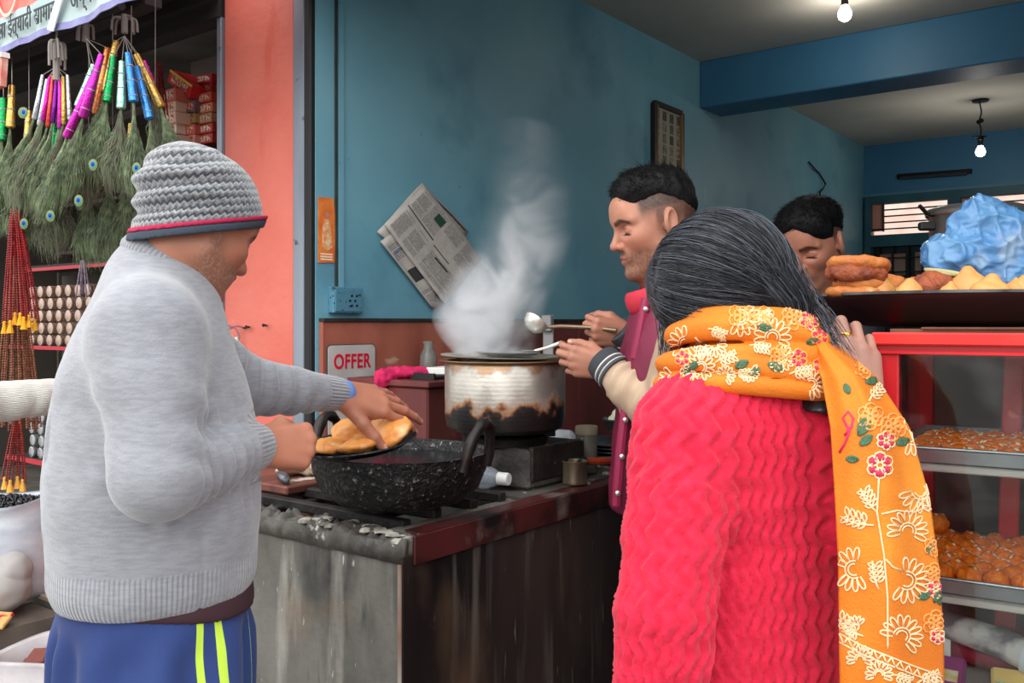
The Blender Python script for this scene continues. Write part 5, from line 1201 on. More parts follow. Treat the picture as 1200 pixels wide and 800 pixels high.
# tracksuit trousers and shoes
def trouser_mat():
    m = mat('blue_velour', (28,48,100), .8, col2=(42,66,124), scale=5, stretch=(1,1,.25), sheen=.1, bump=.3, bscale=260, dist=.001); t = m.node_tree; L = t.links; b = t.nodes['Principled BSDF']
    src = b.inputs['Base Color'].links[0].from_socket
    an = t.nodes.new('ShaderNodeAttribute'); an.attribute_name = 'kuv'; se = t.nodes.new('ShaderNodeSeparateXYZ'); L.new(an.outputs['Vector'], se.inputs[0])
    r = t.nodes.new('ShaderNodeValToRGB'); r.color_ramp.interpolation = 'CONSTANT'; L.new(se.outputs[0], r.inputs[0]); el = r.color_ramp.elements
    el[0].color = (0,0,0,1); el[1].position = .45; el[1].color = (1,1,1,1)
    for p_, k in ((.475,0), (.515,1), (.54,0)): q = el.new(p_); q.color = (k,k,k,1)
    mx = t.nodes.new('ShaderNodeMix'); mx.data_type = 'RGBA'; L.new(r.outputs[0], mx.inputs[0]); L.new(src, mx.inputs[6]); mx.inputs[7].default_value = lin((188,222,70)); L.new(mx.outputs[2], b.inputs['Base Color'])
    return m
f = SDF((-.85,1.22,.05), (-.36,1.78,1.01), .0065); base = A((-.60,1.5,0))
f.add(stack([(.70,-.59,1.5,.135,.165),(.80,-.59,1.5,.150,.172),(.87,-.59,1.5,.152,.168),(.95,-.59,1.5,.147,.160),(1.0,-.59,1.5,.140,.152)], YW, 2.2), .01)
for s in (-1, 1):
    hp = base+ldir*.085*s; f.add(rc(hp+A((0,0,.78)), hp+fdir*.02+ldir*.01*s+A((0,0,.47)), .105, .082), .06); f.add(rc(hp+fdir*.02+ldir*.01*s+A((0,0,.47)), hp-fdir*.02+ldir*.01*s+A((0,0,.10)), .082, .068), .02)
v, q = f.mesh(); n = normals(v, q); v = v+n*(.010*np.sin(limb_ang(v, base+A((0,0,.8)), base)*13+4*vnoise(v*A((1,1,.3)), 6, 2))*sm(v[:,2], .3, .7)*(1-sm(v[:,2], .90, .965)))[:,None]
w = v-base; ang = np.arctan2(w@ldir, w@fdir)            # -pi/2 is the camera side
wear('trousers', (v, q), trouser_mat(), mg, 'blue track trousers with lime side stripes', attr=np.stack([(ang+math.pi)/(2*math.pi)*0+np.where(w@ldir < -.05, .5+(ang+1.02)*.35, 0), v[:,2], ang], 1))
def shoes(root, base, fd, ld, m, gap=.095):
    for s in (-1, 1):
        p = A(base)+A(ld)*gap*s; p[2] = 0; fd_ = A(fd); f = SDF(p-.22, p+.22, .008)
        f.add(rc(p-fd_*.05+A((0,0,.045)), p+fd_*.12+A((0,0,.038)), .042, .036), .0); f.add(rc(p-fd_*.045+A((0,0,.05)), p-fd_*.04+A((0,0,.11)), .042, .045), .03)
        f.cut(lambda X, Y, Z: -(Z-.003)+0*X+0*Y)
        v, q = f.mesh(); wear('shoe', (v, q), m, root)
m_shoe = mat('dark_shoe', (40,38,38), .6)
shoes(mg, (-.60,1.5,0), fdir, ldir, m_shoe)
# ---------------------------------------------------------------- woman in the pink-red sweater, seen from behind
wo = person('woman in coral red zigzag sweater and orange embroidered scarf beside the red display cabinet', (.37, 1.42, 0))
WF = math.radians(112); wf_ = A((math.cos(WF), math.sin(WF), 0)); wl_ = A((-math.sin(WF), math.cos(WF), 0))   # facing, her left
def zig_relief(v, n, u, z, amp):
    k = 2*math.pi/.030
    zz = np.abs(((z/.046) % 1)-.5)*4-1                              # triangle wave
    ph_ = k*(u+.0085*zz)
    return v+n*(amp*(np.abs(np.sin(ph_/2))*1.6-.8+.35*np.sin(ph_*2))+.0008*fbm(v, 130, 3, 2))[:,None]
lS2, lE2, lW2 = A(P(805,508,1.37)), A(P(780,715,1.285)), A(P(766,905,1.29))
rS2, rE2, rW2 = A(P(958,498,1.44)), A(P(1004,610,1.42)), A(P(1008,505,1.52))
wr = [(.62,.376,1.47,.130,.184), (.76,.376,1.46,.122,.178), (.90,.375,1.455,.115,.172), (1.05,.372,1.45,.112,.166), (1.18,.366,1.445,.112,.158), (1.27,.358,1.44,.110,.140), (1.335,.356,1.445,.092,.105), (1.375,.357,1.455,.062,.062)]
f = SDF((.05,1.18,.60), (.74,1.75,1.42), .0052)
f.add(stack(wr, WF, 2.1), .01)
f.add(rc(lS2, A((.345,1.44,1.335)), .060, .05), .05); f.add(rc(rS2, A((.36,1.45,1.335)), .060, .05), .05)
f.add(rc(lS2, lS2*.6+lE2*.4, .074, .074), .04); f.add(rc(lS2*.6+lE2*.4, lE2, .072, .068), .006); f.add(rc(lE2, lW2, .068, .058), .006)
f.add(rc(rS2, rE2, .070, .062), .04); f.add(rc(rE2, rW2, .060, .040), .02)
v, q = f.mesh(); v = relax(v, q, 2); n = normals(v, q)
v = wrinkles(v, n, [(lS2, lE2, .09, .004, 9, (.3, 1.0)), (A((.35,1.42,.7)), A((.35,1.42,1.3)), .2, .003, 5, (.1,.9))], 11)
dl = limb_ang(v, lS2, lE2)
tl = ((v-lS2)@(lE2-lS2))/((lE2-lS2)@(lE2-lS2)); dist = np.linalg.norm(v-lS2-np.outer(np.clip(tl, -.1, 2.2), lE2-lS2), axis=1)
onarm = sm(.088-dist, -.006, .004)*sm(tl, .25, .45)
tr = ((v-rS2)@(rE2-rS2))/((rE2-rS2)@(rE2-rS2))
u_b = -np.arctan2((v-A((.352,1.42,0)))@wl_, -((v-A((.352,1.42,0)))@wf_))*.150
u_a = limb_ang(v, lS2, lE2)*.072
v = zig_relief(v, n, np.where(onarm > .5, u_a, u_b), v[:,2], .0050)
m_coral = mat('coral_red_wool', (204,18,54), .9, col2=(216,32,66), scale=60, sheen=.12, bump=.7, bscale=420, dist=.0016)
wear('sweater', (v, q), m_coral, wo, 'coral red zigzag cable sweater')
# trousers
f = SDF((.12,1.2,.05), (.6,1.68,.95), .012)
f.add(stack([(.60,.36,1.46,.10,.14),(.75,.36,1.46,.10,.14),(.9,.36,1.455,.09,.13)], WF, 2.2), .0)
for s in (-1, 1): b_ = A((.352,1.44,0))+wl_*.085*s; f.add(rc(b_+A((0,0,.66)), b_+A((0,0,.10)), .09, .06), .05)
wear('trousers', f.mesh(), mat('dark_cotton', (44,42,52), .9), wo)
shoes(wo, (.352,1.44,0), wf_, wl_, m_shoe)
# head and right hand
NAILS.clear()
hv, hq, hc = head_mesh((176,128,104), h=.003, stubble=0, jaw=.9, nose=.9, seed=8, wide=.96, brow=.7, neck=((-.022,0,-.07),(-.075,0,-.19)), neck_r=.05)
whR = np.array(Matrix.Rotation(math.radians(128), 3, 'Z') @ Matrix.Rotation(math.radians(26), 3, 'Y')); whP = A(P(838,338,1.52))
hv = place(hv, whR, whP, .93)
hfx = A((-.10,.30,.72)); hfx /= np.linalg.norm(hfx)
v1, q1 = hand_mesh(A(P(1012,478,1.515)), A((-.05,.28,1.0)), A((-1.0,-.05,.02)), A((.03,-1,.28)), ((14,84,40),(15,86,42),(16,86,42),(18,84,40)), rE2, spread=(3,1,-2,-6), thumb=((.70,.62,-.15),(.95,.20,-.15),(.95,-.1,-.35)), s=1.12)
hc1 = skin_cols(v1, (166,122,106), 6)
n0 = len(hv); bv, bq = join([(hv, hq), (v1, q1)])
nk = whP+whR@A((-.07,0,-.18)); bv, bq = bridge(bv, bq, n0, [(n0, len(bv), [rW2+(rE2-rW2)*.8, rE2, rS2, A((.36,1.45,1.34)), nk])])
bc = np.tile(np.array(lin((172,122,100))[:3]), (len(bv), 1)); bc[:n0] = hc; bc[n0:n0+len(hc1)] = hc1
wear('body', (bv, bq), m_skin, wo, cols=bc)
# gold ring on the middle finger
def finger_ring():
    w_ = A(P(1012,478,1.515)); pr, fing, th = hand_prims(w_, A((-.05,.28,1.0)), A((-1.0,-.05,.02)), A((.03,-1,.28)), ((14,84,40),(15,86,42),(16,86,42),(18,84,40)), spread=(3,1,-2,-6), s=1.12)
    p = fing[1][0]; c_ = (p.lo+p.hi)/2; return c_
gold = mat('gold', (224,178,84), .28, 1.0, bump=.4, bscale=400)
rcn = finger_ring(); ring_dir = frame(A((.03,-.7,.75)), (1,0,0))
Rg = np.array(frame((1,0,0), A((.0,.12,.99))))
f = SDF(rcn-.02, rcn+.02, .0012).add(torus(rcn, Rg, .0108, .0018, (1,1,1.6)), 0).add(ell(rcn+A((0,-.0112,-.001)), (.0055,.003,.0055)), .002)
wear('finger_ring', f.mesh(), gold, wo, 'gold signet ring')
# ---- hair: a dark mass combed to a knot behind the right ear, with grey strands over it
m_hair = mat('black_hair', (26,27,31), .34, col2=(44,46,52), scale=60, stretch=(1,1,.3), spots=[((70,72,78), 9, .6, .1)])
m_hairg = mat('grey_hair', (100,104,114), .36)
hc_ = A(P(843,330,1.475)); hr = A((.110,.112,.112))
f = SDF(hc_-.2, hc_+.2, .0045)
f.add(ell(hc_, hr), 0); f.add(ell(hc_+A((-.030,.02,-.005)), (.080,.085,.078)), .03); f.add(ell(hc_+A((.050,-.02,-.045)), (.066,.07,.075)), .03)
knot = hc_+A((.066,-.066,-.030))
f.add(ell(knot, (.045,.045,.048)), .03)
f.add(rc(knot+A((.006,.0,-.02)), A(P(945,440,1.43)), .036, .024), .02); f.add(rc(A(P(946,450,1.40)), A(P(968,512,1.315)), .022, .016), .02)
v, q = f.mesh(); n = normals(v, q); v = v+n*(.003*fbm(v*A((1,1,.5)), 50, 2, 3))[:,None]
hairm = wear('hair', (v, q), m_hair, wo, 'black hair streaked with grey, gathered behind')
R_ = np.random.RandomState(5)
def combed(N, jitter, lift):
    """strands lying on the head from the crown and temple to the knot"""
    out = []; kd = (knot-hc_)/hr; kd /= np.linalg.norm(kd)
    while len(out) < N:
        d = R_.normal(size=3); d /= np.linalg.norm(d)
        if d[1] > .55 or d[2] < -.45 or d@kd > .8: continue
        if d[2] < -.1 and d[0] < -.2 and R_.rand() < .5: continue
        om = math.acos(np.clip(d@kd, -1, 1)); t = np.linspace(0, .97, 12)[:,None]
        sag = np.sin(t*math.pi)*A((0,0,.18))*(1 if d[2] > -.2 else -.4)
        p = (np.sin((1-t)*om)*d+np.sin(t*om)*kd)/math.sin(om)+sag; p /= np.linalg.norm(p, axis=1, keepdims=True)
        p = hc_+p*hr*(1+lift*(.2+R_.rand())+.012*np.sin(t*7+R_.rand()*6)*R_.rand())
        p += jitter*R_.normal(size=3)*t
        out.append(p)
    return np.array(out)
strands(combed(3600, .006, .030), .0009, 'hair_strands', m_hair, wo)['kind'] = 'stuff'
strands(combed(800, .008, .036), .0005, 'grey_strands', m_hairg, wo)['kind'] = 'stuff'
# strands drawn down into the knot and along the tail of hair
def tail_strands(N):
    out = []; c = [knot+A((-.03,.0,.05)), knot+A((.01,-.01,.0)), A(P(932,405,1.40)), A(P(942,428,1.425)), A(P(946,445,1.43))]; rad = (.050,.044,.030,.022,.014)
    for k in range(N):
        t = np.linspace(1.3*R_.rand(), 4, 14); th = R_.rand()*6.28; rr_ = .90+.16*R_.rand(); off = A((math.cos(th), .9*math.sin(th)-.1, .35*math.sin(th+1)))
        cc_ = np.array([[np.interp(x, range(5), [p[i] for p in c]) for i in range(3)] for x in t]); rd = np.interp(t, range(5), rad)*rr_
        out.append(cc_+rd[:,None]*off*(1+.06*np.sin(t*2+k))[:,None])
    return np.array(out)
strands(tail_strands(700), .0009, 'tail_strands', m_hair, wo)['kind'] = 'stuff'; strands(tail_strands(160), .0006, 'grey_tail_strands', m_hairg, wo)['kind'] = 'stuff'
# loose hair falling past the left cheek and down the right side
out = []
for k in range(420):
    left = k < 240
    if left:
        a = A(P(775+R_.rand()*40, 300+R_.rand()*60, 1.47+R_.rand()*.05)); b = A(P(772+R_.rand()*42, 392+R_.rand()*50, 1.45+R_.rand()*.06)); mid = (a+b)/2+A((-.02*R_.rand(),0,.01))
    else:
        a = A(P(905+R_.rand()*35, 300+R_.rand()*80, 1.40+R_.rand()*.1)); b = A(P(945+R_.rand()*60, 400+R_.rand()*60, 1.35+R_.rand()*.08)); mid = (a+b)/2+A((.03*R_.rand(),-.01,.02*R_.rand()))
    t = np.linspace(0, 1, 9)[:,None]; out.append((1-t)**2*a+2*t*(1-t)*mid+t*t*b+.003*R_.normal(size=3)*t+.002*np.sin(t*9+k)*A((1,0,0)))
out = np.array(out); strands(out[::2], .0009, 'loose_strands', m_hair, wo)['kind'] = 'stuff'; strands(out[1::2], .0007, 'loose_grey_strands', m_hairg, wo)['kind'] = 'stuff'
# ---- scarf: wound twice round the neck, one end hanging over the right shoulder
m_scarf = mat('orange_scarf_cloth', (222,124,26), .75, col2=(214,112,22), scale=7, bump=.6, bscale=260, dist=.002, spots=[((236,150,44), 5, .5, .25)])
sc_ = A(P(875,415,1.44)); 
f = SDF(sc_-A((.21,.21,.13)), sc_+A((.21,.21,.13)), .0038)
def band(cz, tilt_x, tilt_y, Rr, r, sx_, sy_, hz):
    R = np.array(Matrix.Rotation(tilt_x, 3, 'X') @ Matrix.Rotation(tilt_y, 3, 'Y'))
    return torus(sc_+A((0,0,cz)), R, Rr, r, (sx_, sy_, hz))
for (cz, tx, ty, Rr, r, sx_, sy_, hz) in ((.046,-.10,.06,.090,.0165,1.05,1.0,1.25), (.020,-.18,.10,.101,.0170,1.1,1.0,1.1), (-.008,-.12,-.02,.109,.0155,1.1,1.0,1.0), (-.032,-.16,.13,.114,.0150,1.12,1.02,1.1), (-.056,-.10,.09,.116,.0150,1.12,1.0,1.0)):
    f.add(band(cz, tx, ty, Rr, r, sx_, sy_, hz), .0025)
f.add(stack([(sc_[2]-.06,sc_[0],sc_[1],.104,.100),(sc_[2]+.03,sc_[0],sc_[1],.088,.084)]), .002)
v, q = f.mesh(); v = relax(v, q, 1); n = normals(v, q)
w_ = v-sc_; ang = np.arctan2(w_[:,1], w_[:,0])
v = v+n*(.0035*np.sin(ang*3+w_[:,2]*140+3*vnoise(v, 10, 3))*(.4+.6*vnoise(v, 7, 9)))[:,None]
scarf = wear('scarf', (v, q), m_scarf, wo, 'orange scarf embroidered with cream, pink and green flowers')
scarf_bvh_src = [(v, q)]
# hanging end: a folded cloth with real thickness, from the neck over the raised arm down the back
def tail_pt(s, t):
    """s 0..1 across, t 0..1 down"""
    yy = [392, 440, 500, 580, 660, 740, 830, 900]; xl = [940, 962, 973, 978, 982, 983, 984, 986]; xr = [966, 1026, 1066, 1089, 1100, 1106, 1107, 1108]
    dd = [1.375, 1.30, 1.262, 1.250, 1.248, 1.250, 1.255, 1.26]
    k = t*7; x0 = np.interp(k, range(8), xl); x1 = np.interp(k, range(8), xr); y = np.interp(k, range(8), yy); d = np.interp(k, range(8), dd)
    px = x0+(x1-x0)*s; d += .022*(s-.42)**2*4+.022*float(sm(np.array(s), .55, 1.0))+.006*math.sin(s*7+2.2*t)+.004*math.sin(s*15+t*5)*(1-.5*t)-.012*math.sin(s*math.pi)
    return A(P(px, y, d))
NS, NT = 44, 90
fr = np.array([[tail_pt(i/NS, j/NT) for i in range(NS+1)] for j in range(NT+1)])
gi = np.gradient(fr, axis=1); gj = np.gradient(fr, axis=0); nn = np.cross(gi, gj); nn /= np.linalg.norm(nn, axis=2, keepdims=True)
if nn[40,20,1] > 0: nn = -nn
bk = fr-nn*.010
v = np.concatenate([fr.reshape(-1,3), bk.reshape(-1,3)]); M_ = (NS+1)*(NT+1); qs = []
idx = np.arange(M_).reshape(NT+1, NS+1)
a = np.stack([idx[:-1,:-1], idx[1:,:-1], idx[1:,1:], idx[:-1,1:]], -1).reshape(-1,4); qs += [a, a[:,::-1]+M_]
def rim(e): return np.stack([e[:-1], e[1:], e[1:]+M_, e[:-1]+M_], -1)
qs += [rim(idx[:,0])[:,::-1], rim(idx[:,-1]), rim(idx[0]), rim(idx[-1])[:,::-1]]
q = np.concatenate(qs); tail = wear('scarf_end', (v, q), m_scarf, wo, 'hanging embroidered scarf end')
# ---- embroidery laid on the cloth as raised thread
from mathutils.bvhtree import BVHTree
m_cream = mat('cream_thread', (246,214,168), .7, bump=.5, bscale=500); m_pink = mat('pink_thread', (220,48,92), .7); m_green = mat('green_thread', (72,104,76), .7); m_orange = mat('light_orange_thread', (250,160,84), .7)
def motif_flower(cx, cy, r, n=11, a0=-1.9, a1=1.9, rot=0.0):
    """fan-shaped flower: looped petals round an arc, double heart"""
    out = []
    for k in range(n):
        t0 = rot+a0+(a1-a0)*k/(n-1); w = (a1-a0)/(n-1)*.52; pts = []
        for j in range(9):
            u = j/8; rad = r*(.45+.55*math.sin(math.pi*min(u, 1-u)*1.0)*1.0); ang = t0+w*(-1+2*u)
            rad = r*(.42+.58*math.sin(math.pi*u)**.6); pts.append((cx+rad*math.sin(ang), cy+rad*math.cos(ang)))
        out.append(pts)
    for rr_ in (.40, .26):
        out.append([(cx+r*rr_*math.sin(rot+a0+(a1-a0)*j/12), cy+r*rr_*math.cos(rot+a0+(a1-a0)*j/12)) for j in range(13)])
    return out
def motif_leafspray(cx, cy, L, rot, n=4):
    out = []; d = (math.sin(rot), math.cos(rot)); s_ = (d[1], -d[0])
    out.append([(cx+d[0]*L*t+s_[0]*.12*L*math.sin(t*2.5), cy+d[1]*L*t+s_[1]*.12*L*math.sin(t*2.5)) for t in (0,.2,.4,.6,.8,1)])
    for k in range(n):
        for sg in (-1, 1):
            t = .25+.7*k/n; bx, by = cx+d[0]*L*t, cy+d[1]*L*t; lw = L*.30; a = rot+sg*1.0; e = (math.sin(a), math.cos(a)); f_ = (e[1], -e[0])
            out.append([(bx+e[0]*lw*u+f_[0]*lw*.22*math.sin(math.pi*u), by+e[1]*lw*u+f_[1]*lw*.22*math.sin(math.pi*u)) for u in (0,.25,.5,.75,1)]+[(bx+e[0]*lw*u-f_[0]*lw*.22*math.sin(math.pi*u), by+e[1]*lw*u-f_[1]*lw*.22*math.sin(math.pi*u)) for u in (.75,.5,.25,0)])
    return out
def motif_leaf(cx, cy, L, rot):
    d = (math.sin(rot), math.cos(rot)); s_ = (d[1], -d[0]); o = []
    for k in range(5):
        w = (-1+k*.5)*.24*L; o.append([(cx+d[0]*L*u+s_[0]*w*math.sin(math.pi*u), cy+d[1]*L*u+s_[1]*w*math.sin(math.pi*u)) for u in (0,.2,.4,.6,.8,1)])
    return o
def motif_rosette(cx, cy, r):
    o = []
    for k in range(6):
        a = 2*math.pi*k/6; o.append([(cx+r*.55*math.sin(a)+r*.38*math.sin(t), cy+r*.55*math.cos(a)+r*.38*math.cos(t)) for t in np.linspace(0, 2*math.pi, 9)])
    o.append([(cx+r*.22*math.sin(t), cy+r*.22*math.cos(t)) for t in np.linspace(0, 2*math.pi, 8)]); return o
def fill_dots(cx, cy, r):
    return [[(cx+r*.55*math.sin(2*math.pi*k/6)+r*j*.1*math.cos(2*math.pi*k/6)-.0, cy+r*.55*math.cos(2*math.pi*k/6)+s_*r*.22) for s_ in (-1,0,1)] for k in range(6) for j in (-2,0,2)]
def sew(strokes, bvh, origin, width, name, m, root, ribbon=.0011):
    """strokes: lists of (px, py) seen along -> dropped onto the cloth by short rays, made into flat thread ribbons"""
    V, Q = [], []
    for st0 in strokes:
        pts = []; st = [st0[0]]
        for (xa, ya), (xb, yb) in zip(st0[:-1], st0[1:]):
            k_ = max(1, int(math.hypot(xb-xa, yb-ya)/6)); st += [(xa+(xb-xa)*j/k_, ya+(yb-ya)*j/k_) for j in range(1, k_+1)]
        for (x, y) in st:
            o_, d_ = origin(x, y); hit = bvh.ray_cast(o_, d_, 1.0)
            if hit[0] is None: pts = pts if len(pts) > 1 else []; continue
            pts.append((A(hit[0])+A(hit[1])*.0009*(1 if hit[1].dot(d_) < 0 else -1), A(hit[1])))
        if len(pts) < 2: continue
        b = len(V)
        for i, (p, nn_) in enumerate(pts):
            t = pts[min(i+1, len(pts)-1)][0]-pts[max(i-1, 0)][0]; L_ = np.linalg.norm(t)
            sd = np.cross(t, nn_); sd = sd/max(np.linalg.norm(sd), 1e-9)*ribbon
            V += [p-sd, p+sd]
        for i in range(len(pts)-1):
            if np.linalg.norm(pts[i+1][0]-pts[i][0]) < .03: Q.append((b+2*i, b+2*i+1, b+2*i+3, b+2*i+2))
    if not Q: return
    o = mesh_obj(name, np.array(V)-A(wo.location), np.array(Q), m, root, smooth=False); o['kind'] = 'stuff'
    sd = o.modifiers.new('thread', 'SOLIDIFY'); sd.thickness = .0011; sd.offset = 0
    return o
bt = BVHTree.FromPolygons([tuple(p) for p in fr.reshape(-1,3)], [tuple(r) for r in a.tolist()])
def from_px(x, y):
    p = P(x, y, 1.12); q_ = P(x, y, 1.5); return p, (q_-p).normalized()
cream, pink, green, orng = [], [], [], []
for (x, y, r, rot) in ((1001,667,26,-1.4), (1063,622,24,3.0), (1062,680,27,1.3), (1056,745,25,2.6), (1078,575,26,.6), (1008,772,16,3.1), (1030,790,16,3.1), (1003,735,14,-2.0), (1068,512,22,1.6)): cream += motif_flower(x, y, r, 10, rot=rot)
for (x, y, L, rot) in ((1028,600,34,-2.6), (1024,615,40,-1.9), (1012,745,40,-2.2), (1072,600,40,2.3), (1030,690,34,-3.0), (1074,800,30,1.9), (1018,470,28,2.4), (1045,790,26,1.2)): cream += motif_leafspray(x, y, L, rot)
cream.append([(1030,560),(1028,600),(1036,650),(1040,700),(1040,760)]); cream.append([(1033,602),(1050,598),(1070,600),(1086,594)]); cream.append([(1038,655),(1046,664),(1056,668)])
for dy in (0, 10): cream.append([(984,742+dy),(1010,756+dy),(1040,768+dy),(1070,780+dy),(1104,792+dy)])
for k in range(12): cream.append([(984+k*10,742+k*4.6),(989+k*10,754+k*4.6)]); cream.append([(989+k*10,754+k*4.6),(994+k*10,747+k*4.6)])
for (x, y, r) in ((1031,545,17), (1038,516,12), (1096,690,12), (1098,745,10), (1020,405,10)): pink += fill_dots(x, y, r); cream += motif_rosette(x, y, r)
for (x, y, r) in ((1020,488,17), (1046,500,17), (1094,672,14), (1096,730,17), (1094,640,13), (1014,430,15)): orng += motif_rosette(x, y, r)+motif_rosette(x, y, r*.6)
for (x, y, L, rot) in ((1022,510,18,-.9), (1050,520,16,1.9), (1006,538,14,-1.6), (1006,510,26,2.6), (1094,636,14,-.6), (1090,696,15,-1.3), (1096,700,15,1.0), (1094,705,15,2.6), (1014,448,16,1.8), (990,450,12,.4)): green += motif_leaf(x, y, L, rot)
pink.append([(990,510),(998,500),(1000,490),(994,482),(988,490),(996,505),(990,520),(984,530)])
sew(cream, bt, from_px, 1, 'cream_embroidery', m_cream, tail, .00105); sew(pink, bt, from_px, 1, 'pink_embroidery', m_pink, tail, .0016); sew(green, bt, from_px, 1, 'green_embroidery', m_green, tail, .0017); sew(orng, bt, from_px, 1, 'orange_embroidery', m_orange, tail, .0013)
v, q = scarf_bvh_src[0]; bt2 = BVHTree.FromPolygons([tuple(p) for p in v], [tuple(r) for r in q.tolist()])
cream, pink, green, orng = [], [], [], []
for (x, y, r, rot) in ((803,402,20,-1.2), (868,372,22,1.4), (905,395,22,3.0), (838,405,14,.6), (822,430,16,2.2), (790,445,18,-.6), (915,420,16,1.0), (950,450,18,2.0), (942,378,16,2.8), (878,436,12,0.4), (850,440,12,2.4)): cream += motif_flower(x, y, r, 9, rot=rot)
for (x, y, L, rot) in ((815,395,28,.5), (830,385,24,1.2), (838,425,28,1.9), (878,405,26,1.4), (860,438,24,1.6), (795,425,30,.8), (925,438,28,1.7), (885,375,22,2.0), (920,365,22,2.6), (800,452,24,1.2)): cream += motif_leafspray(x, y, L, rot)
for (x, y, r) in ((948,375,13), (960,395,11), (935,420,12), (800,420,10), (962,428,11)): pink += fill_dots(x, y, r); orng += motif_rosette(x, y, r)
for (x, y, r) in ((870,370,18), (895,372,14), (930,372,16), (915,418,15)): orng += motif_rosette(x, y, r)+motif_rosette(x, y, r*.6)
for (x, y, L, rot) in ((888,382,16,1.4), (900,426,18,1.2), (890,432,15,-1.0), (812,428,15,-.8), (808,432,14,2.2), (945,402,14,1.9), (862,430,16,2.0)): green += motif_leaf(x, y, L, rot)
sew(cream, bt2, from_px, 1, 'cream_embroidery', m_cream, scarf, .00105); sew(pink, bt2, from_px, 1, 'pink_embroidery', m_pink, scarf, .0016); sew(green, bt2, from_px, 1, 'green_embroidery', m_green, scarf, .0017); sew(orng, bt2, from_px, 1, 'orange_embroidery', m_orange, scarf, .0013)
# ---------------------------------------------------------------- young man in the maroon waistcoat, stirring the pot
mm = person('young man in a maroon waistcoat over beige sleeves ladling from the steaming pot', (.36, 2.24, .06))
YM = math.radians(184); fm_ = A((math.cos(YM), math.sin(YM), 0)); lm_ = A((-math.sin(YM), math.cos(YM), 0))
m_vest = mat('maroon_quilt', (118,22,56), .55, col2=(98,16,46), scale=9, bump=.3, bscale=25, dist=.006)
m_beige = mat('beige_cotton', (190,164,138), .8, col2=(172,146,122), scale=12, bump=.3, bscale=200)
lW3, lE3, lS3 = A(P(713,430,2.22)), A(P(778,490,2.10)), A(P(812,385,2.06))
rW3, rE3, rS3 = A(P(737,393,2.36)), A(P(786,438,2.40)), A(P(800,385,2.40))
f = SDF((.18,1.95,.95), (.62,2.52,1.56), .0065)
rows = [(.96,.375,2.24,.135,.175), (1.05,.380,2.24,.135,.178), (1.2,.388,2.24,.130,.182), (1.32,.392,2.24,.125,.185), (1.42,.395,2.24,.105,.155), (1.48,.385,2.24,.072,.085), (1.53,.375,2.24,.055,.058)]
f.add(stack(rows, YM, 2.2), 0)
v, q = f.mesh(); v = relax(v, q, 1); n = normals(v, q)
v = v+n*(.006*np.sin(v[:,2]*62+2*vnoise(v, 8, 2))*np.cos(limb_ang(v, A((.405,2.24,0)), A((.405,2.24,1)))*.5)**2)[:,None]
vest = wear('waistcoat', (v, q), m_vest, mm, 'maroon quilted waistcoat')
# open front edge with snap buttons, raised collar
for edge in (((757,350,2.17),(751,385,2.15),(744,420,2.15)), ((733,478,2.14),(727,530,2.13),(722,592,2.135))):
    MB().tube([tuple(A(P(*e_))-A(mm.location)) for e_ in edge], [.011,.012,.011], 8).build('placket', mat('maroon_piping', (140,28,66), .6), mm, smooth=True)
for (x, y, d) in ((753,362,2.15),(729,492,2.12),(725,535,2.115),(720,578,2.12)):
    MB().lathe([(0,.003),(.004,.0028),(.0065,.001),(.0065,-.002)], 14, Matrix.Translation(A(P(x+4,y,d))-A(mm.location)) @ Matrix.Rotation(math.radians(80),4,'X')).build('snap_button', mat('snap_steel', (180,170,165), .3, .9), mm, smooth=True)
f = SDF((.22,2.08,1.42), (.50,2.40,1.58), .005); ccm = A((.365,2.24,1.485)); R = np.array(Matrix.Rotation(math.radians(-16), 3, 'Y'))
f.add(torus(ccm, R, .074, .013, (1.0,1.0,2.2)), 0); wear('waistcoat_collar', f.mesh(), mat('coral_lining', (196,44,62), .7), mm, 'coral lined collar')
# sleeves
f = SDF((.10,1.90,1.10), (.62,2.56,1.50), .0055)
for S_, E_, W_ in ((lS3, lE3, lW3), (rS3, rE3, rW3)):
    f.add(rc(S_, E_, .072, .062), .01); f.add(rc(E_, E_*.4+W_*.6, .060, .054), .015); f.add(rc(E_*.4+W_*.6, W_-(W_-E_)*.16, .054, .044), .01)
v, q = f.mesh(); n = normals(v, q); v = wrinkles(v, n, [(lS3,lE3,.08,.006,16,(.4,1)), (lE3,lW3,.08,.007,22,(0,.8)), (rE3,rW3,.07,.006,22,(0,.8))], 5)
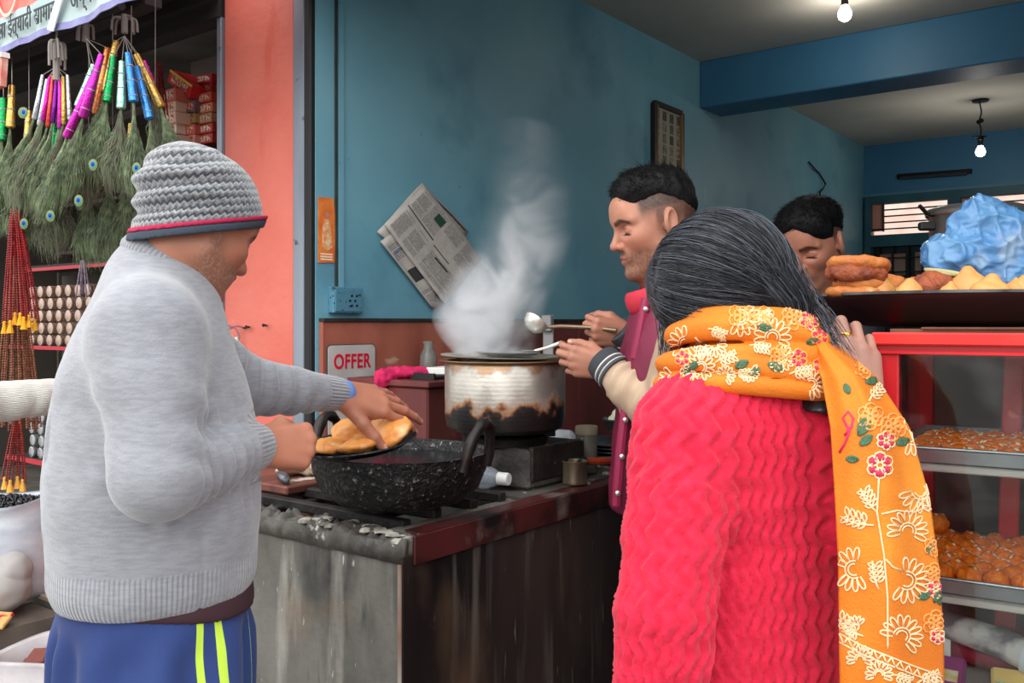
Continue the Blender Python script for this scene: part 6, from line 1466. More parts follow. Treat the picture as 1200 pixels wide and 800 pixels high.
# two sleeves, each its own part
left = v[:,1] < 2.27
for nm, k in (('sleeve', left), ('sleeve', ~left)):
    ids = np.nonzero(k)[0]; mp = -np.ones(len(v), dtype=int); mp[ids] = np.arange(len(ids)); qq = mp[q]; qq = qq[(qq >= 0).all(1)]
    wear(nm, (v[ids], qq), m_beige, mm, 'beige cotton sleeve')
def cuff(E_, W_, root, r=.040):
    ax_ = (W_-E_)/np.linalg.norm(W_-E_); cols = ((70,74,78),(214,210,204),(70,74,78),(214,210,204),(58,62,66)); R = np.array(frame(Vector(ax_).orthogonal(), ax_))
    base = W_-(W_-E_)*.15; L = .055; par = None
    for k, c_ in enumerate(cols):
        wd = (.008,.005,.009,.006,.027)[k]; st = (0,.008,.013,.022,.028)[k]; a_ = base+ax_*st; b_ = a_+ax_*wd; rr_ = r+.0015-(.006*st/L)
        mb = MB(); zq = Vector(ax_).to_track_quat('Z', 'Y').to_matrix().to_4x4(); ph0 = 36
        prof = [(rr_-.006,0),(rr_,.001),(rr_+.0006,wd/2),(rr_-.0005,wd-.001),(rr_-.006,wd)]
        mb.lathe(prof, ph0, Matrix.Translation(a_-A(root.location)) @ zq)
        o = mb.build('cuff' if par is None else 'cuff_stripe', mat('cuff_%d' % (sum(c_)), c_, .9, bump=.5, bscale=300), root if par is None else par, smooth=True); par = par or o
cuff(lE3, lW3, mm, .047); cuff(rE3, rW3, mm, .045)
# head, neck, hands
NAILS.clear()
def fade_m(x, y, z):
    ay = np.abs(y); up = sm(z, .012, .050)*sm(.062-x, 0, .016)           # sides clipped short
    back = sm(-x, .03, .06)*sm(z, -.07, .01); side = sm(.028-x, 0, .012)*sm(z, -.03, .025)*sm(ay, .05, .06)
    return np.maximum(np.maximum(up, back*.9), .8*side)*(1-((np.abs(x+.012) < .026)*(ay > .079)*(z < .04)))
mR = np.array(Matrix.Rotation(math.radians(191), 3, 'Z') @ Matrix.Rotation(math.radians(13), 3, 'Y')); mP = A(P(768,265,2.22))
hv, hq, hc = head_mesh((178,122,98), h=.002, stubble=.62, stub_col=(46,36,33), jaw=1.0, nose=1.0, lips=(150,86,78), brow=1.0, fade=fade_m, seed=12, neck=neck_to(mR, .03, .17), neck_r=.057)
hv0 = place(hv, mR, mP, 1.0)
curlh = ((38,62,34),(42,64,34),(46,64,34),(50,60,34))
axl = (lW3-lE3)/np.linalg.norm(lW3-lE3); axr = (rW3-rE3)/np.linalg.norm(rW3-rE3)
v1, q1 = hand_mesh(lW3, A((-.93,.20,.16)), A((-.10,-.05,1.0)), A((.12,-1,-.05)), ((30,42,26),(34,46,28),(38,48,28),(42,48,28)), lE3, spread=(3,1,-2,-5), thumb=((.8,.42,-.45),(.93,.05,-.4),(.95,-.05,-.25)), s=.98)
v2, q2 = hand_mesh(rW3, A((-.95,-.12,.10)), A((-.05,-.25,1.0)), A((.10,-.9,-.2)), ((62,82,44),(66,86,46),(68,86,46),(66,82,44)), rE3, spread=(2,0,-2,-5), thumb=((.75,.42,-.5),(.8,-.1,-.6),(.55,-.35,-.75)), s=.98)
hc1 = skin_cols(np.concatenate([v1, v2]), (170,116,94), 14)
n0 = len(hv0); n1 = n0+len(v1); bv, bq = join([(hv0, hq), (v1, q1), (v2, q2)]); nk = mP+A((.03,0,-.2))
bv, bq = bridge(bv, bq, n0, [(n0, n1, [lE3, lE3, lS3, nk]), (n1, len(bv), [rE3, rE3, rS3, nk])])
bc = np.tile(np.array(lin((172,116,94))[:3]), (len(bv), 1)); bc[:n0] = hc; bc[n0:n0+len(hc1)] = hc1
wear('body', (bv, bq), m_skin, mm, cols=bc)
m_jet = mat('jet_hair', (10,10,11), .6, spec=.25, col2=(22,21,22), scale=90, stretch=(1,1,.4))
def short_hair(root, R, pos, line, grow, seed, flow, length, N=6000, s=1.0):
    v, q = hair_cap(R, pos, line, grow, seed=seed); n = normals(v, q); vw = place(v, R, pos, s); nw = n@np.array(R).T
    wear('hair', (vw, q), m_jet, root, 'short black hair')
    rs = np.random.RandomState(seed); ids = rs.choice(len(v), N); t = np.linspace(0, 1, 5)[None,:,None]
    L = length(v[ids])[:,None,None]; d = flow(v[ids]); d = d@np.array(R).T
    p0 = (vw[ids]-nw[ids]*.004)[:,None,:]; rj = rs.normal(size=(N,1,3))*.18
    P_ = p0+L*(t*(nw[ids][:,None,:]*.22+rj*.5)+t*t*(d[:,None,:]+rj))
    strands(P_, .0006, 'hair_strands', m_jet, root)['kind'] = 'stuff'
def line1(X, Y, Z):   # kept where positive: a quiff on top, clipped sides
    top = np.minimum(Z-(.072-.30*np.clip(-X, -.1, .03)), 1)
    return np.where(X > .0, np.minimum(Z-(.068-.014*np.clip(X, 0, .1)/.1), .11-X+.02*(Z-.1)/.05), Z-(.068+.55*X))*1.0-.25*np.maximum(np.abs(Y)-.050, 0)
def grow1(X, Y, Z): return .006+.016*np.clip((Z-.05)/.07, 0, 1)+.008*np.clip(X/.09, 0, 1)*np.clip((Z-.05)/.05, 0, 1)
short_hair(mm, mR, mP, line1, grow1, 4, lambda v: np.stack([.5+.2*(v[:,0] > 0), .2*np.sign(v[:,1]), .10+0*v[:,0]], 1), lambda v: .006+.014*np.clip((v[:,2]-.05)/.06, 0, 1)*(1-.5*(v[:,0] > .05)))
# trousers and shoes
def simple_legs(root, c, fd, ld, col, top=1.0):
    c = A(c); f = SDF(c+A((-.3,-.3,.05)), c+A((.3,.3,top+.02)), .012)
    f.add(stack([(.74,c[0],c[1],.12,.16),(top-.1,c[0],c[1],.125,.165),(top,c[0],c[1],.12,.16)], math.atan2(fd[1], fd[0]), 2.2), 0)
    for s in (-1, 1): b_ = c+ld*.085*s; f.add(rc(A((b_[0],b_[1],.80)), A((b_[0],b_[1],.14)), .092, .062), .05)
    v, q = f.mesh(); wear('trousers', (v, q), mat('trouser_cloth_%d' % sum(col), col, .9), root)
simple_legs(mm, (.405,2.24,0), fm_, lm_, (38,36,44), .98)
def shoes_at(root, c, fd, ld, z0):
    for s in (-1, 1):
        p = A(c)+ld*.09*s; p[2] = z0; f = SDF(p-.24, p+.24, .009)
        f.add(rc(p-fd*.05+A((0,0,.045)), p+fd*.12+A((0,0,.038)), .042, .036), .0); f.add(rc(p-fd*.045+A((0,0,.05)), p-fd*.04+A((0,0,.12)), .042, .045), .03)
        f.cut(lambda X, Y, Z: -(Z-z0-.003)+0*X+0*Y); wear('shoe', f.mesh(), m_shoe, root)
shoes_at(mm, (.405,2.24,0), fm_, lm_, .06)

# ---------------------------------------------------------------- young man in the black jacket, head bowed
mk = person('young man in a black jacket bowing his head behind the tray of fried snacks', (.93, 2.84, .06))
YK = math.radians(215); fk_ = A((math.cos(YK), math.sin(YK), 0)); lk_ = A((-math.sin(YK), math.cos(YK), 0))
NAILS.clear()
def fade_k(x, y, z): return np.maximum(sm(z, .030, .055)*sm(.058-x, 0, .014), np.maximum(sm(-x, .03, .06)*sm(z, -.07, .0), .9*sm(.024-x, 0, .012)*sm(z, -.005, .03)*sm(np.abs(y), .05, .06)))*(1-((np.abs(x+.012) < .026)*(np.abs(y) > .079)*(z < .04)))
kR = np.array(Matrix.Rotation(math.radians(224), 3, 'Z') @ Matrix.Rotation(math.radians(24), 3, 'Y')); kP = A(P(953,288,2.72))
hv, hq, hc = head_mesh((178,118,94), h=.002, stubble=.35, stub_col=(56,40,36), jaw=1.0, nose=.98, lips=(138,74,68), brow=1.0, fade=fade_k, seed=22, neck=neck_to(kR, .04, .17), neck_r=.056)
hv = place(hv, kR, kP, 1.02)
body_c = A((.945,2.86,0))
wear('body', (hv, hq), m_skin, mk, cols=hc)
def line2(X, Y, Z): return np.where(X > .02, np.minimum(Z-(.076-.05*np.abs(Y)/.07), .12-X), Z-(.052+.55*np.clip(X, -1, .02)))-.15*np.maximum(np.abs(Y)-.055, 0)
def grow2(X, Y, Z): return .008+.016*np.clip((Z-.04)/.07, 0, 1)+.010*np.clip(X/.09, 0, 1)
short_hair(mk, kR, kP, line2, grow2, 9, lambda v: np.stack([.45+0*v[:,0], .5*np.sign(v[:,1]-.01), -.1+0*v[:,0]], 1), lambda v: .008+.010*np.clip((v[:,2]-.04)/.06, 0, 1), N=5500)
m_blackj = mat('black_jacket', (24,25,29), .55, col2=(34,35,40), scale=8, bump=.4, bscale=16, dist=.006)
f = SDF((.66,2.5,.98), (1.26,3.2,1.64), .009); cx, cy = body_c[:2]
f.add(stack([(1.0,cx,cy,.13,.18),(1.15,cx,cy,.135,.19),(1.32,cx,cy,.13,.20),(1.43,cx,cy,.115,.175),(1.50,cx,cy,.085,.11),(1.56,cx-.01,cy-.01,.066,.072),(1.60,cx-.015,cy-.015,.064,.066)], YK, 2.2), 0)
for s in (-1, 1):
    sh_ = body_c+lk_*.165*s+A((0,0,1.43)); el_ = sh_+A((0,0,-.27))+fk_*.02+lk_*.03*s; wr_ = el_+fk_*.17+A((0,0,-.02))
    f.add(rc(sh_, el_, .072, .058), .04); f.add(rc(el_, wr_, .056, .044), .02)
v, q = f.mesh(); n = normals(v, q); v = v+n*(.005*fbm(v, 14, 3, 2))[:,None]; wear('jacket', (v, q), m_blackj, mk, 'black zipped jacket')
simple_legs(mk, (body_c[0],body_c[1],0), fk_, lk_, (40,42,50), 1.02); shoes_at(mk, (body_c[0],body_c[1],0), fk_, lk_, .06)

# ---------------------------------------------------------------- person at the stall, a white ribbed sleeve reaching in from the left
pw = person('person reaching a white ribbed sleeve towards the hanging beads at the stall', (-1.95, 2.15, 0))
m_white = knit_mat('white_rib_knit', (226,222,212), (214,208,198), 1300.0)
YP = math.radians(25); fp_ = A((math.cos(YP), math.sin(YP), 0)); lp_ = A((-math.sin(YP), math.cos(YP), 0)); pc0 = A((-1.95,2.15,0))
NAILS.clear()
aS, aE, aW = A((-1.88,2.02,1.36)), A((-1.66,2.12,1.17)), A(P(62,464,2.55))
aE = A(P(-70,478,2.30)); 
f = SDF((-2.25,1.8,.92), (-1.1,2.7,1.56), .010)
f.add(stack([(.95,-1.95,2.15,.13,.17),(1.15,-1.95,2.15,.12,.165),(1.32,-1.95,2.15,.12,.17),(1.42,-1.95,2.15,.095,.14),(1.50,-1.945,2.15,.055,.06)], YP, 2.2), 0)
f.add(rc(aS, aE, .066, .058), .04); f.add(rc(aE, aW, .060, .050), .015); bS = pc0+lp_*.165+A((0,0,1.37)); f.add(rc(bS, bS+A((.02,.02,-.42)), .062, .045), .04)
v, q = f.mesh(); d_ = limb_ang(v, aE, aW); tA = ((v-aE)@(aW-aE))
n = normals(v, q); onA = (v[:,0] > -1.62); v = wrinkles(v, n, [(aE, aW, .07, .003, 14, (0, .9))], 4)
wear('sweater', (v, q), m_white, pw, 'white ribbed sweater', attr=np.stack([np.where(onA, d_*.055, np.arctan2(v[:,1]-2.15, v[:,0]+1.95)*.14), v[:,2], np.ones(len(v))], 1))
hv, hq, hc = head_mesh((166,114,90), h=.0035, seed=31, neck=((-.025,0,-.07),(-.05,0,-.17)))
pR = np.array(Matrix.Rotation(YP, 3, 'Z')); pP = A((-1.93,2.16,1.64)); hv = place(hv, pR, pP)
ax_ = (aW-aE)/np.linalg.norm(aW-aE)
v1, q1 = hand_mesh(aW+ax_*.01, ax_, A((.1,.3,.9)), A((.5,-.8,.2)), ((30,40,20),(34,44,24),(36,46,24),(40,46,24)), aE)
n0 = len(hv); bv, bq = join([(hv, hq), (v1, q1)]); bv, bq = bridge(bv, bq, n0, [(n0, len(bv), [aE, aE, aS, pP+A((-.05,0,-.19))])])
bc = np.tile(np.array(lin((166,114,90))[:3]), (len(bv), 1)); bc[:n0] = hc; wear('body', (bv, bq), m_skin, pw, cols=bc)
short_hair(pw, pR, pP, line2, grow2, 15, lambda v: np.stack([-.3+0*v[:,0], 0*v[:,0], -.3+0*v[:,0]], 1), lambda v: .012+0*v[:,0], N=600)
simple_legs(pw, (-1.95,2.15,0), fp_, lp_, (52,48,60), 1.0); shoes_at(pw, (-1.95,2.15,0), fp_, lp_, 0)
# ---------------------------------------------------------------- the neighbouring stall's goods
def front_pt(px, py, a=0.0, z=None):
    """point on the street-front plane at depth a seen at that pixel (or at height z)"""
    k = (px-600)/FPX; o = W0+Ua*a; b = (k*o.y-o.x)/(Vb.x-k*Vb.y); p = o+Vb*b; p.z = CAMZ+(HZ-py)/FPX*p.y if z is None else z; return p
# banner with lettering along the eave
bn_ = thing('shop_banner', 'pale teal banner with dark Devanagari lettering along the stall eave', 'banner', S(0, -.50, 2.352), ANG)
BX0, BX1 = -2.6, .30
def cloth_strip(z0, z1, y, m, name, n=60):
    v = []; f = []
    for i in range(n+1):
        x = BX0+(BX1-BX0)*i/n; dy = .006*math.sin(i*.9)+.004*math.sin(i*2.3); sag = .006*math.sin(i*.55)
        for z in (z0+sag, z1+sag): v += [(x, y+dy, z), (x, y+dy+.004, z)]
    for i in range(n):
        a = i*4; b = a+4; f += [(a, b, b+2, a+2), (a+1, a+3, b+3, b+1), (a, a+1, b+1, b), (a+2, b+2, b+3, a+3)]
    return mesh_obj(name, v, f, m, bn_, smooth=False)
m_bteal = mat('banner_teal', (168,190,190), .6, col2=(190,206,206), scale=6, spots=[((140,150,152), 9, .64, .08)])
cloth_strip(-.006, .016, -.003, mat('banner_violet_edge', (150,150,196), .6, col2=(120,120,170), scale=10), 'lower_edge'); cloth_strip(.012, .118, 0, m_bteal, 'text_band'); cloth_strip(.112, .46, .001, mat('banner_salmon', (226,128,112), .6, col2=(214,96,86), scale=20), 'upper_band')
for k, x in enumerate((-2.2,-1.75,-1.32,-.98,-.62)): MB().lathe([(.07,0),(.074,.001),(.078,0)], 28, Matrix.Translation((x,-.012,.22)) @ Matrix.Rotation(math.pi/2,4,'X') @ Matrix.Diagonal((1,1.5,1,1)), cap=False).build('printed_ring', mat('banner_cream_print', (240,200,180), .6), bn_)
m_blet = mat('banner_ink', (44,50,52), .6)
text_mesh('तमाला ईत्यादी सामान', .080, 'lettering', m_blet, bn_, Matrix.Translation((-.885, -.014, .036)) @ Matrix.Rotation(math.pi/2, 4, 'X') @ Matrix.Diagonal((.70,1,1,1)), bold=.0006)
text_mesh('अन्य', .080, 'lettering', m_blet, bn_, Matrix.Translation((-.48, -.014, .036)) @ Matrix.Rotation(math.pi/2, 4, 'X') @ Matrix.Diagonal((.8,1,1,1)), bold=.0006)
# a strip of white film torn loose over the band
fl_ = MB(); fl_.prism([(-.68,.0),(-.64,-.014),(-.545,.13),(-.56,.17),(-.60,.12)], -.022, -.018); fl_.build('torn_film', mat('white_film', (226,230,232), .35), bn_)
rp_ = thing('folded_poster', 'cream and red paper bag corner hanging under the banner', 'paper bag', P(2, 82, 2.98), ANG)
MB().prism([(-.08,.06),(.022,.055),(.024,.03),(.012,-.055),(-.08,-.06)], -.01, .01).build('bag', mat('cream_red_print', (232,190,170), .7, col2=(214,70,60), scale=14), rp_); MB().prism([(-.082,.058),(.026,.053),(.028,.036),(-.082,.040)], -.014, .014).build('folded_top', mat('white_paper', (0,0,0)), rp_)
# hanging rail
rail = thing('hanging_rail', 'long dark pole under the eave from which the feather fans hang', 'pole', S(-2.4, -.40, 2.41), ANG); MB().tube([(0,0,0),(.8,.005,-.004),(1.95,0,.002)], .014, 8).build('pole', m_dark, rail, smooth=True)
for x in (.2, 1.0, 1.8): MB().tube([(x,0,.01),(x,.01,.06),(x,.0,.08)], .004, 6).build('hanger', m_iron, rail)

# peacock feather fans
m_f1 = mat('peacock_barbs', (150,164,124), .55, col2=(96,106,84), scale=30, spots=[((140,184,132), 16, .56, .1)]); m_f2 = mat('peacock_barbs_dark', (128,122,106), .55, col2=(140,152,118), scale=24)
FOIL = {n: mat('foil_'+n, c, .22, .75, bump=.6, bscale=90, dist=.004) for n, c in dict(magenta=(206,52,176), silver=(206,212,214), gold=(214,176,92), green=(34,150,84), mint=(168,226,196), blue=(70,140,216), red=(222,84,70), violet=(128,40,150), orange=(226,140,80)).items()}
FV = []
def fan_variant(seed, L, spread, N):
    r2 = np.random.RandomState(seed); K = 9; t = np.linspace(0, 1, K)
    st = r2.rand(N)**.8*.55; ang = r2.rand(N)*6.28; wd = spread*(.25+.75*r2.rand(N))*(.4+.6*st/.55); ln = (1-st)*L*(.6+.4*r2.rand(N))
    P_ = np.zeros((N, K, 3)); cv = t[None,:]
    P_[:,:,2] = -(st[:,None]*L*.75+ln[:,None]*cv); side = wd[:,None]*(cv**.75)*np.sin(cv*2.2+.3)
    P_[:,:,0] = np.cos(ang)[:,None]*side*1.0+.010*np.sin(cv*6+ang[:,None]*3)*cv+.004*np.sin(cv*17+ang[:,None]*7); P_[:,:,1] = np.sin(ang)[:,None]*side*.45+.004*np.sin(cv*7+ang[:,None])
    return P_
fan_me = []
for k, (L, sp, N, m) in enumerate(((.42,.12,420,m_f1), (.36,.11,400,m_f1), (.40,.14,420,m_f2), (.46,.12,420,m_f1))):
    tmp = bpy.data.objects.new('tmp', None); o = strands(fan_variant(50+k, L, sp, N), .00125, 'feathers', m, tmp); me = o.data; bpy.data.objects.remove(o); bpy.data.objects.remove(tmp); fan_me.append((me, L))
def eye_disc(s, name, m, y, parent, loc): return MB().lathe([(0,-.0015),(s,0),(0,.0025)], 20, Matrix.Translation((0,y,0)) @ Matrix.Rotation(math.pi/2,4,'X') @ Matrix.Diagonal((1,1.35,1,1)), cap=False).build(name, m, parent, loc, smooth=True)
m_e = [mat('eye_bronze', (118,124,76), .45, .2), mat('eye_teal', (58,150,140), .35, .3), mat('eye_blue', (36,46,140), .35, .3)]
def fan(knot, top, end, tip_px, d, foil, label, group, var=0, eye=None, rs=1.0):
    a = P(top[0], top[1], d); b = P(end[0], end[1], d); c = P(tip_px[0], tip_px[1], d+.02)
    dv = (b-a); L = dv.length; rot = (-dv).to_track_quat('Z', 'Y')
    o = thing('feather_fan', label, 'feather fan', a, group=group); o.rotation_mode = 'XYZ'; o.rotation_euler = rot.to_euler()
    MB().lathe([(.004*rs,.002),(.010*rs,0),(.0125*rs,-L*.5),(.0155*rs,-L*.97),(.011*rs,-L)], 12).build('handle', FOIL[foil], o, smooth=True)
    for k in range(3 if rs == 1 else 0): MB().lathe([(.0118+.0012*k,0),(.0135+.0012*k,-.002),(.0118+.0012*k,-.004)], 12, Matrix.Translation((0,0,-L*(.25+.3*k))), cap=False).build('foil_band', FOIL['silver'], o)
    me, FL = fan_me[var % 4]; fo = bpy.data.objects.new('feathers', me); COL.objects.link(fo); fo.parent = o; fo['kind'] = 'stuff'
    dl = rot.inverted() @ (c-b); FLs = dl.length; q2 = (-dl).to_track_quat('Z', 'Y'); fo.location = (0, 0, -L*.93); fo.rotation_euler = q2.to_euler(); fo.scale = (FLs/FL,)*3
    if eye:
        e_ = P(eye[0], eye[1], d-.075); el = rot.inverted() @ (e_-a); qi = rot.inverted(); eo = MB().lathe([(0,-.0015),(.019,0),(0,.0025)], 20, cap=False).build('feather_eye', m_e[0], o, tuple(el), smooth=True)
        eo.rotation_euler = (qi @ Matrix.Rotation(math.pi/2, 3, 'X').to_quaternion()).to_euler(); eo.scale = (.72,.95,.8)
        MB().lathe([(0,0),(.0125,.002),(0,.0035)], 20, cap=False).build('eye_ring', m_e[1], eo, smooth=True); MB().lathe([(0,.002),(.008,.0035),(0,.005)], 20, Matrix.Translation((0,.002,0)), cap=False).build('eye_heart', m_e[2], eo, smooth=True)
    kp = rot.inverted() @ ((P(knot[0], knot[1], d) if len(knot) == 2 else Vector(knot))-a); MB().tube([(0,0,0), tuple(kp)], .0014, 5).build('string', mat('grey_twine', (150,142,136), .9), o)
    return o
G1 = 'peacock feather fans hung from the right twine knot'; K1 = (146,42)
fan(K1, (136,48), (124,108), (104,214), 2.92, 'gold', 'gold handled feather fan hanging behind the dark green handle', G1, 0)
fan(K1, (133,66), (125,120), (110,224), 2.88, 'green', 'dark green handled feather fan with a large eye spot', G1, 1, (109,193))
fan(K1, (143,72), (142,128), (138,240), 2.87, 'mint', 'mint green handled feather fan between green and blue ones', G1, 2)
fan(K1, (150,62), (157,120), (160,245), 2.86, 'blue', 'thick light blue handled feather fan with an eye spot', G1, 3, (160,197))
fan(K1, (160,78), (176,140), (184,236), 2.90, 'blue', 'thin deep blue handled feather fan behind the thick blue one', G1, 0)
fan(K1, (160,64), (189,126), (214,205), 2.93, 'gold', 'gold handled feather fan leaning out towards the pillar', G1, 1)
fan(K1, (168,72), (178,100), (196,190), 2.97, 'magenta', 'short magenta handled feather fan behind the leaning gold one', G1, 2)
G2 = 'peacock feather fans hung from the middle twine knot'; K2 = (101,45)
fan(K2, (119,64), (97,138), (62,262), 2.86, 'magenta', 'long magenta handled feather fan leaning away from the pillar', G2, 3, (92,235))
fan(K2, (108,92), (78,162), (40,272), 2.90, 'magenta', 'lower magenta handled feather fan with sweeping green barbs', G2, 0, (59,253))
fan(K2, (110,76), (92,126), (66,232), 2.94, 'mint', 'mint handled feather fan half behind the magenta one', G2, 1)
fan(K2, (126,56), (113,134), (94,262), 2.95, 'orange', 'orange gold handled feather fan behind the magenta one', G2, 2)
G3 = 'small feather fans bunched at the left twine knot'; K3 = (66,78)
for k, (x0, x1, f_, lb) in enumerate(((50,40,'silver','outermost silver handled small fan on the bunch'), (55,46,'silver','second silver handled small fan on the bunch'), (58,50,'magenta','bright magenta handled small fan beside the silver ones'), (62,56,'red','red handled small fan between magenta ones'), (66,62,'violet','violet handled small fan in the middle of the bunch'), (70,70,'magenta','straight magenta handled small fan on the bunch'), (74,75,'gold','gold handled small fan on the bunch'), (79,82,'silver','silver handled small fan nearest the long magenta fan'))):
    fan(K3, (x0,88+(k*5) % 7), (x1,140+(k*7) % 12), (x1-34+k*3, 240+(k % 3)*14), 2.98, f_, lb, G3, k, (28,132) if k == 0 else None, rs=.55)
G4 = 'undyed feather fans hanging low behind the others'
for k, (x, y, ex) in enumerate(((30,190,(28,262)), (62,205,None), (100,215,(93,240)), (128,215,None), (150,205,None), (178,200,None), (10,160,(26,132)), (0,175,None))):
    fan(tuple(front_pt(x+4, 0, -.40, 2.40)), (x+4,y-60), (x+2,y-10), (x-6+4*(k % 3),y+112), 3.04, 'green' if k % 2 else 'gold', ('low hanging feather fan with a blue eye at its fringe', 'low hanging feather fan in the thick of the fringe', 'low hanging feather fan under the mint handle', 'low hanging feather fan under the thick blue handle', 'low hanging feather fan nearest the beanie', 'low hanging feather fan brushing the boxes', 'upper loose feather fan beside the small bunch', 'loose feather fan at the edge of the stall')[k], G4, k+1, ex)
def twine(px, py, label, big=False):
    c = P(px, py, 2.95); o = thing('twine_knot', label, 'twine', c); mb = MB(); r2 = random.Random(px)
    for k in range(9 if big else 5):
        a = r2.uniform(0, 6.28); w = r2.uniform(.015,.035); h = r2.uniform(.02,.06 if big else .03); mb.tube(bez([(0,0,.02),(w*math.cos(a),w*math.sin(a),.015+.01*r2.random()),(w*1.2*math.cos(a),w*math.sin(a),-h)], 4), .0042, 6)
    mb.tube([(0,0,-.10 if big else -.03),(0,0,.03)], .011, 8); top = 2.41-c.z; mb.tube([(0,0,.02),(.003,0,max(top,.03))], .003, 5); mb.build('loops', mat('grey_twine', (0,0,0)), o, smooth=True); return o
twine(66, 58, 'drooping grey twine loops over the bunch of small fans', True); twine(101, 38, 'tight grey twine knot over the magenta fans'); twine(146, 28, 'looped grey twine knot over the gold, green and blue fans')

# bead strands
def bead_bunch(name, label, x0, x1, ytop, ybot, d, top_px, n, col, tassel=None, seed=0, bead=.0042):
    c = P(*top_px, d); o = thing(name, label, 'beads', c); m = mat('beads_%d' % sum(col), col, .45, col2=tuple(int(q*.7) for q in col), scale=60); r2 = random.Random(seed)
    for k in range(n):
        x = x0+(x1-x0)*k/max(n-1, 1)+r2.uniform(-1, 1); b = P(x, ybot+r2.uniform(-6, 6), d+r2.uniform(-.03, .03)); a = P(top_px[0]+(x-top_px[0])*.25, ytop, d)
        pts, rad = [], []; Ld = (b-a).length; nb = max(8, int(Ld/(bead*1.9)))
        for i in range(nb*2+1):
            t = i/(nb*2); p = a.lerp(b, t)-c; p.x += (x-top_px[0])*.0006*math.sin(t*1.6); pts.append(p); rad.append(bead if i % 2 else bead*.45)
        st_ = MB().tube(pts, rad, 5).build('strand', m, o, smooth=True)
        if tassel and k % 2 == 0: MB().lathe([(.003,.012),(.006,.008),(.005,.0),(.012,-.03),(.0,-.031)], 8, Matrix.Translation(b-c), cap=False).build('tassel', mat('tassel_%d' % sum(tassel), tassel, .8), st_, smooth=True)
    return o
bead_bunch('bead_strands', 'brown rudraksha bead strands hanging to the white sleeve', -4, 43, 300, 500, 3.10, (18,270), 17, (150,92,64), None, 2, .0045)
bead_bunch('bead_strands', 'dark red bead strands ending in yellow tassels', 6, 40, 245, 376, 3.0, (16,228), 13, (150,28,32), (232,166,34), 1)
bead_bunch('bead_strands', 'red bead strands with pale orange tassels under the white sleeve', 6, 30, 486, 562, 3.09, (22,478), 8, (146,44,34), (240,180,80), 3)
bead_bunch('bead_strands', 'red bead strands hanging beside the stacked boxes', 178, 194, 72, 140, 3.35, (186,62), 9, (128,34,36), None, 4)
bead_bunch('bead_strands', 'tiny multicoloured bead strings behind the grey sweater', 90, 104, 305, 345, front_pt(97, 300, -.04).y, (97,300), 5, (170,150,170), None, 5)
# packets of bangles on a red edged shelf
shf = thing('bangle_shelf', 'narrow stall shelf with a red front edge', 'shelf', S(-2.1, -.02, 1.30), ANG); MB().box(0, 1.35, 0, .25, .0, .012).build('board', m_dark, shf); MB().box(0, 1.35, -.008, 0, .0, .016).build('red_edge', mat('red_tape', (176,26,44), .5), shf)
MB().box(0, 1.35, .25, .26, -.20, .34).build('back_board', m_darkwall, shf); MB().box(0, 1.35, -.006, 0, .342, .356).build('red_edge', MATS['red_tape'], shf); MB().box(0, 1.35, -.004, .25, .356, .366).build('board', m_dark, shf)
m_film = mat('brown_bangles', (150,112,92), .25, .3, col2=(190,164,146), scale=26, coat=.5); m_sil = mat('silver_bangles', (128,130,132), .25, .5, col2=(186,188,190), scale=30, coat=.4)
pr_ = {}
def roll(m, z, x, a, lb, group):
    key = m.name; 
    if key not in pr_:
        o = thing('bangle_roll', lb, 'bangles', S(x, a, z), ANG+math.pi/2, group)
        for k in range(4): MB().lathe([(.020,0),(.0245,.001),(.0255,.006),(.0245,.011),(.020,.012)], 14, Matrix.Translation((0, -.026+.0135*k, .026)) @ Matrix.Rotation(math.pi/2, 4, 'X')).build('bangle', m, o, smooth=True)
        pr_[key] = o
    else: o = copy_tree(pr_[key])
    o.location = S(x, a, z); o.rotation_euler = (0, 0, ANG); tag(o, lb, 'bangles', group); return o
for j in range(5):
    for i in range(7): roll(m_film, 1.313+.0535*j, -1.92+.082*i+.01*(j % 2), .04, 'brown cellophane wrapped roll of bangles stacked on the red edged shelf', 'brown bangle rolls')
sh2 = thing('bangle_shelf', 'lower stall shelf with a red front edge holding grey bangle rolls', 'shelf', S(-2.1, -.02, .80), ANG); MB().box(0, 1.35, 0, .25, 0, .012).build('board', m_dark, sh2); MB().box(0, 1.35, -.008, 0, -.004, .016).build('red_edge', MATS['red_tape'], sh2)
for j in range(5):
    for i in range(7): roll(m_sil, .813+.0535*j, -1.92+.082*i+.01*(j % 2), .04, 'silver grey roll of bangles stacked on the lower stall shelf', 'grey bangle rolls')
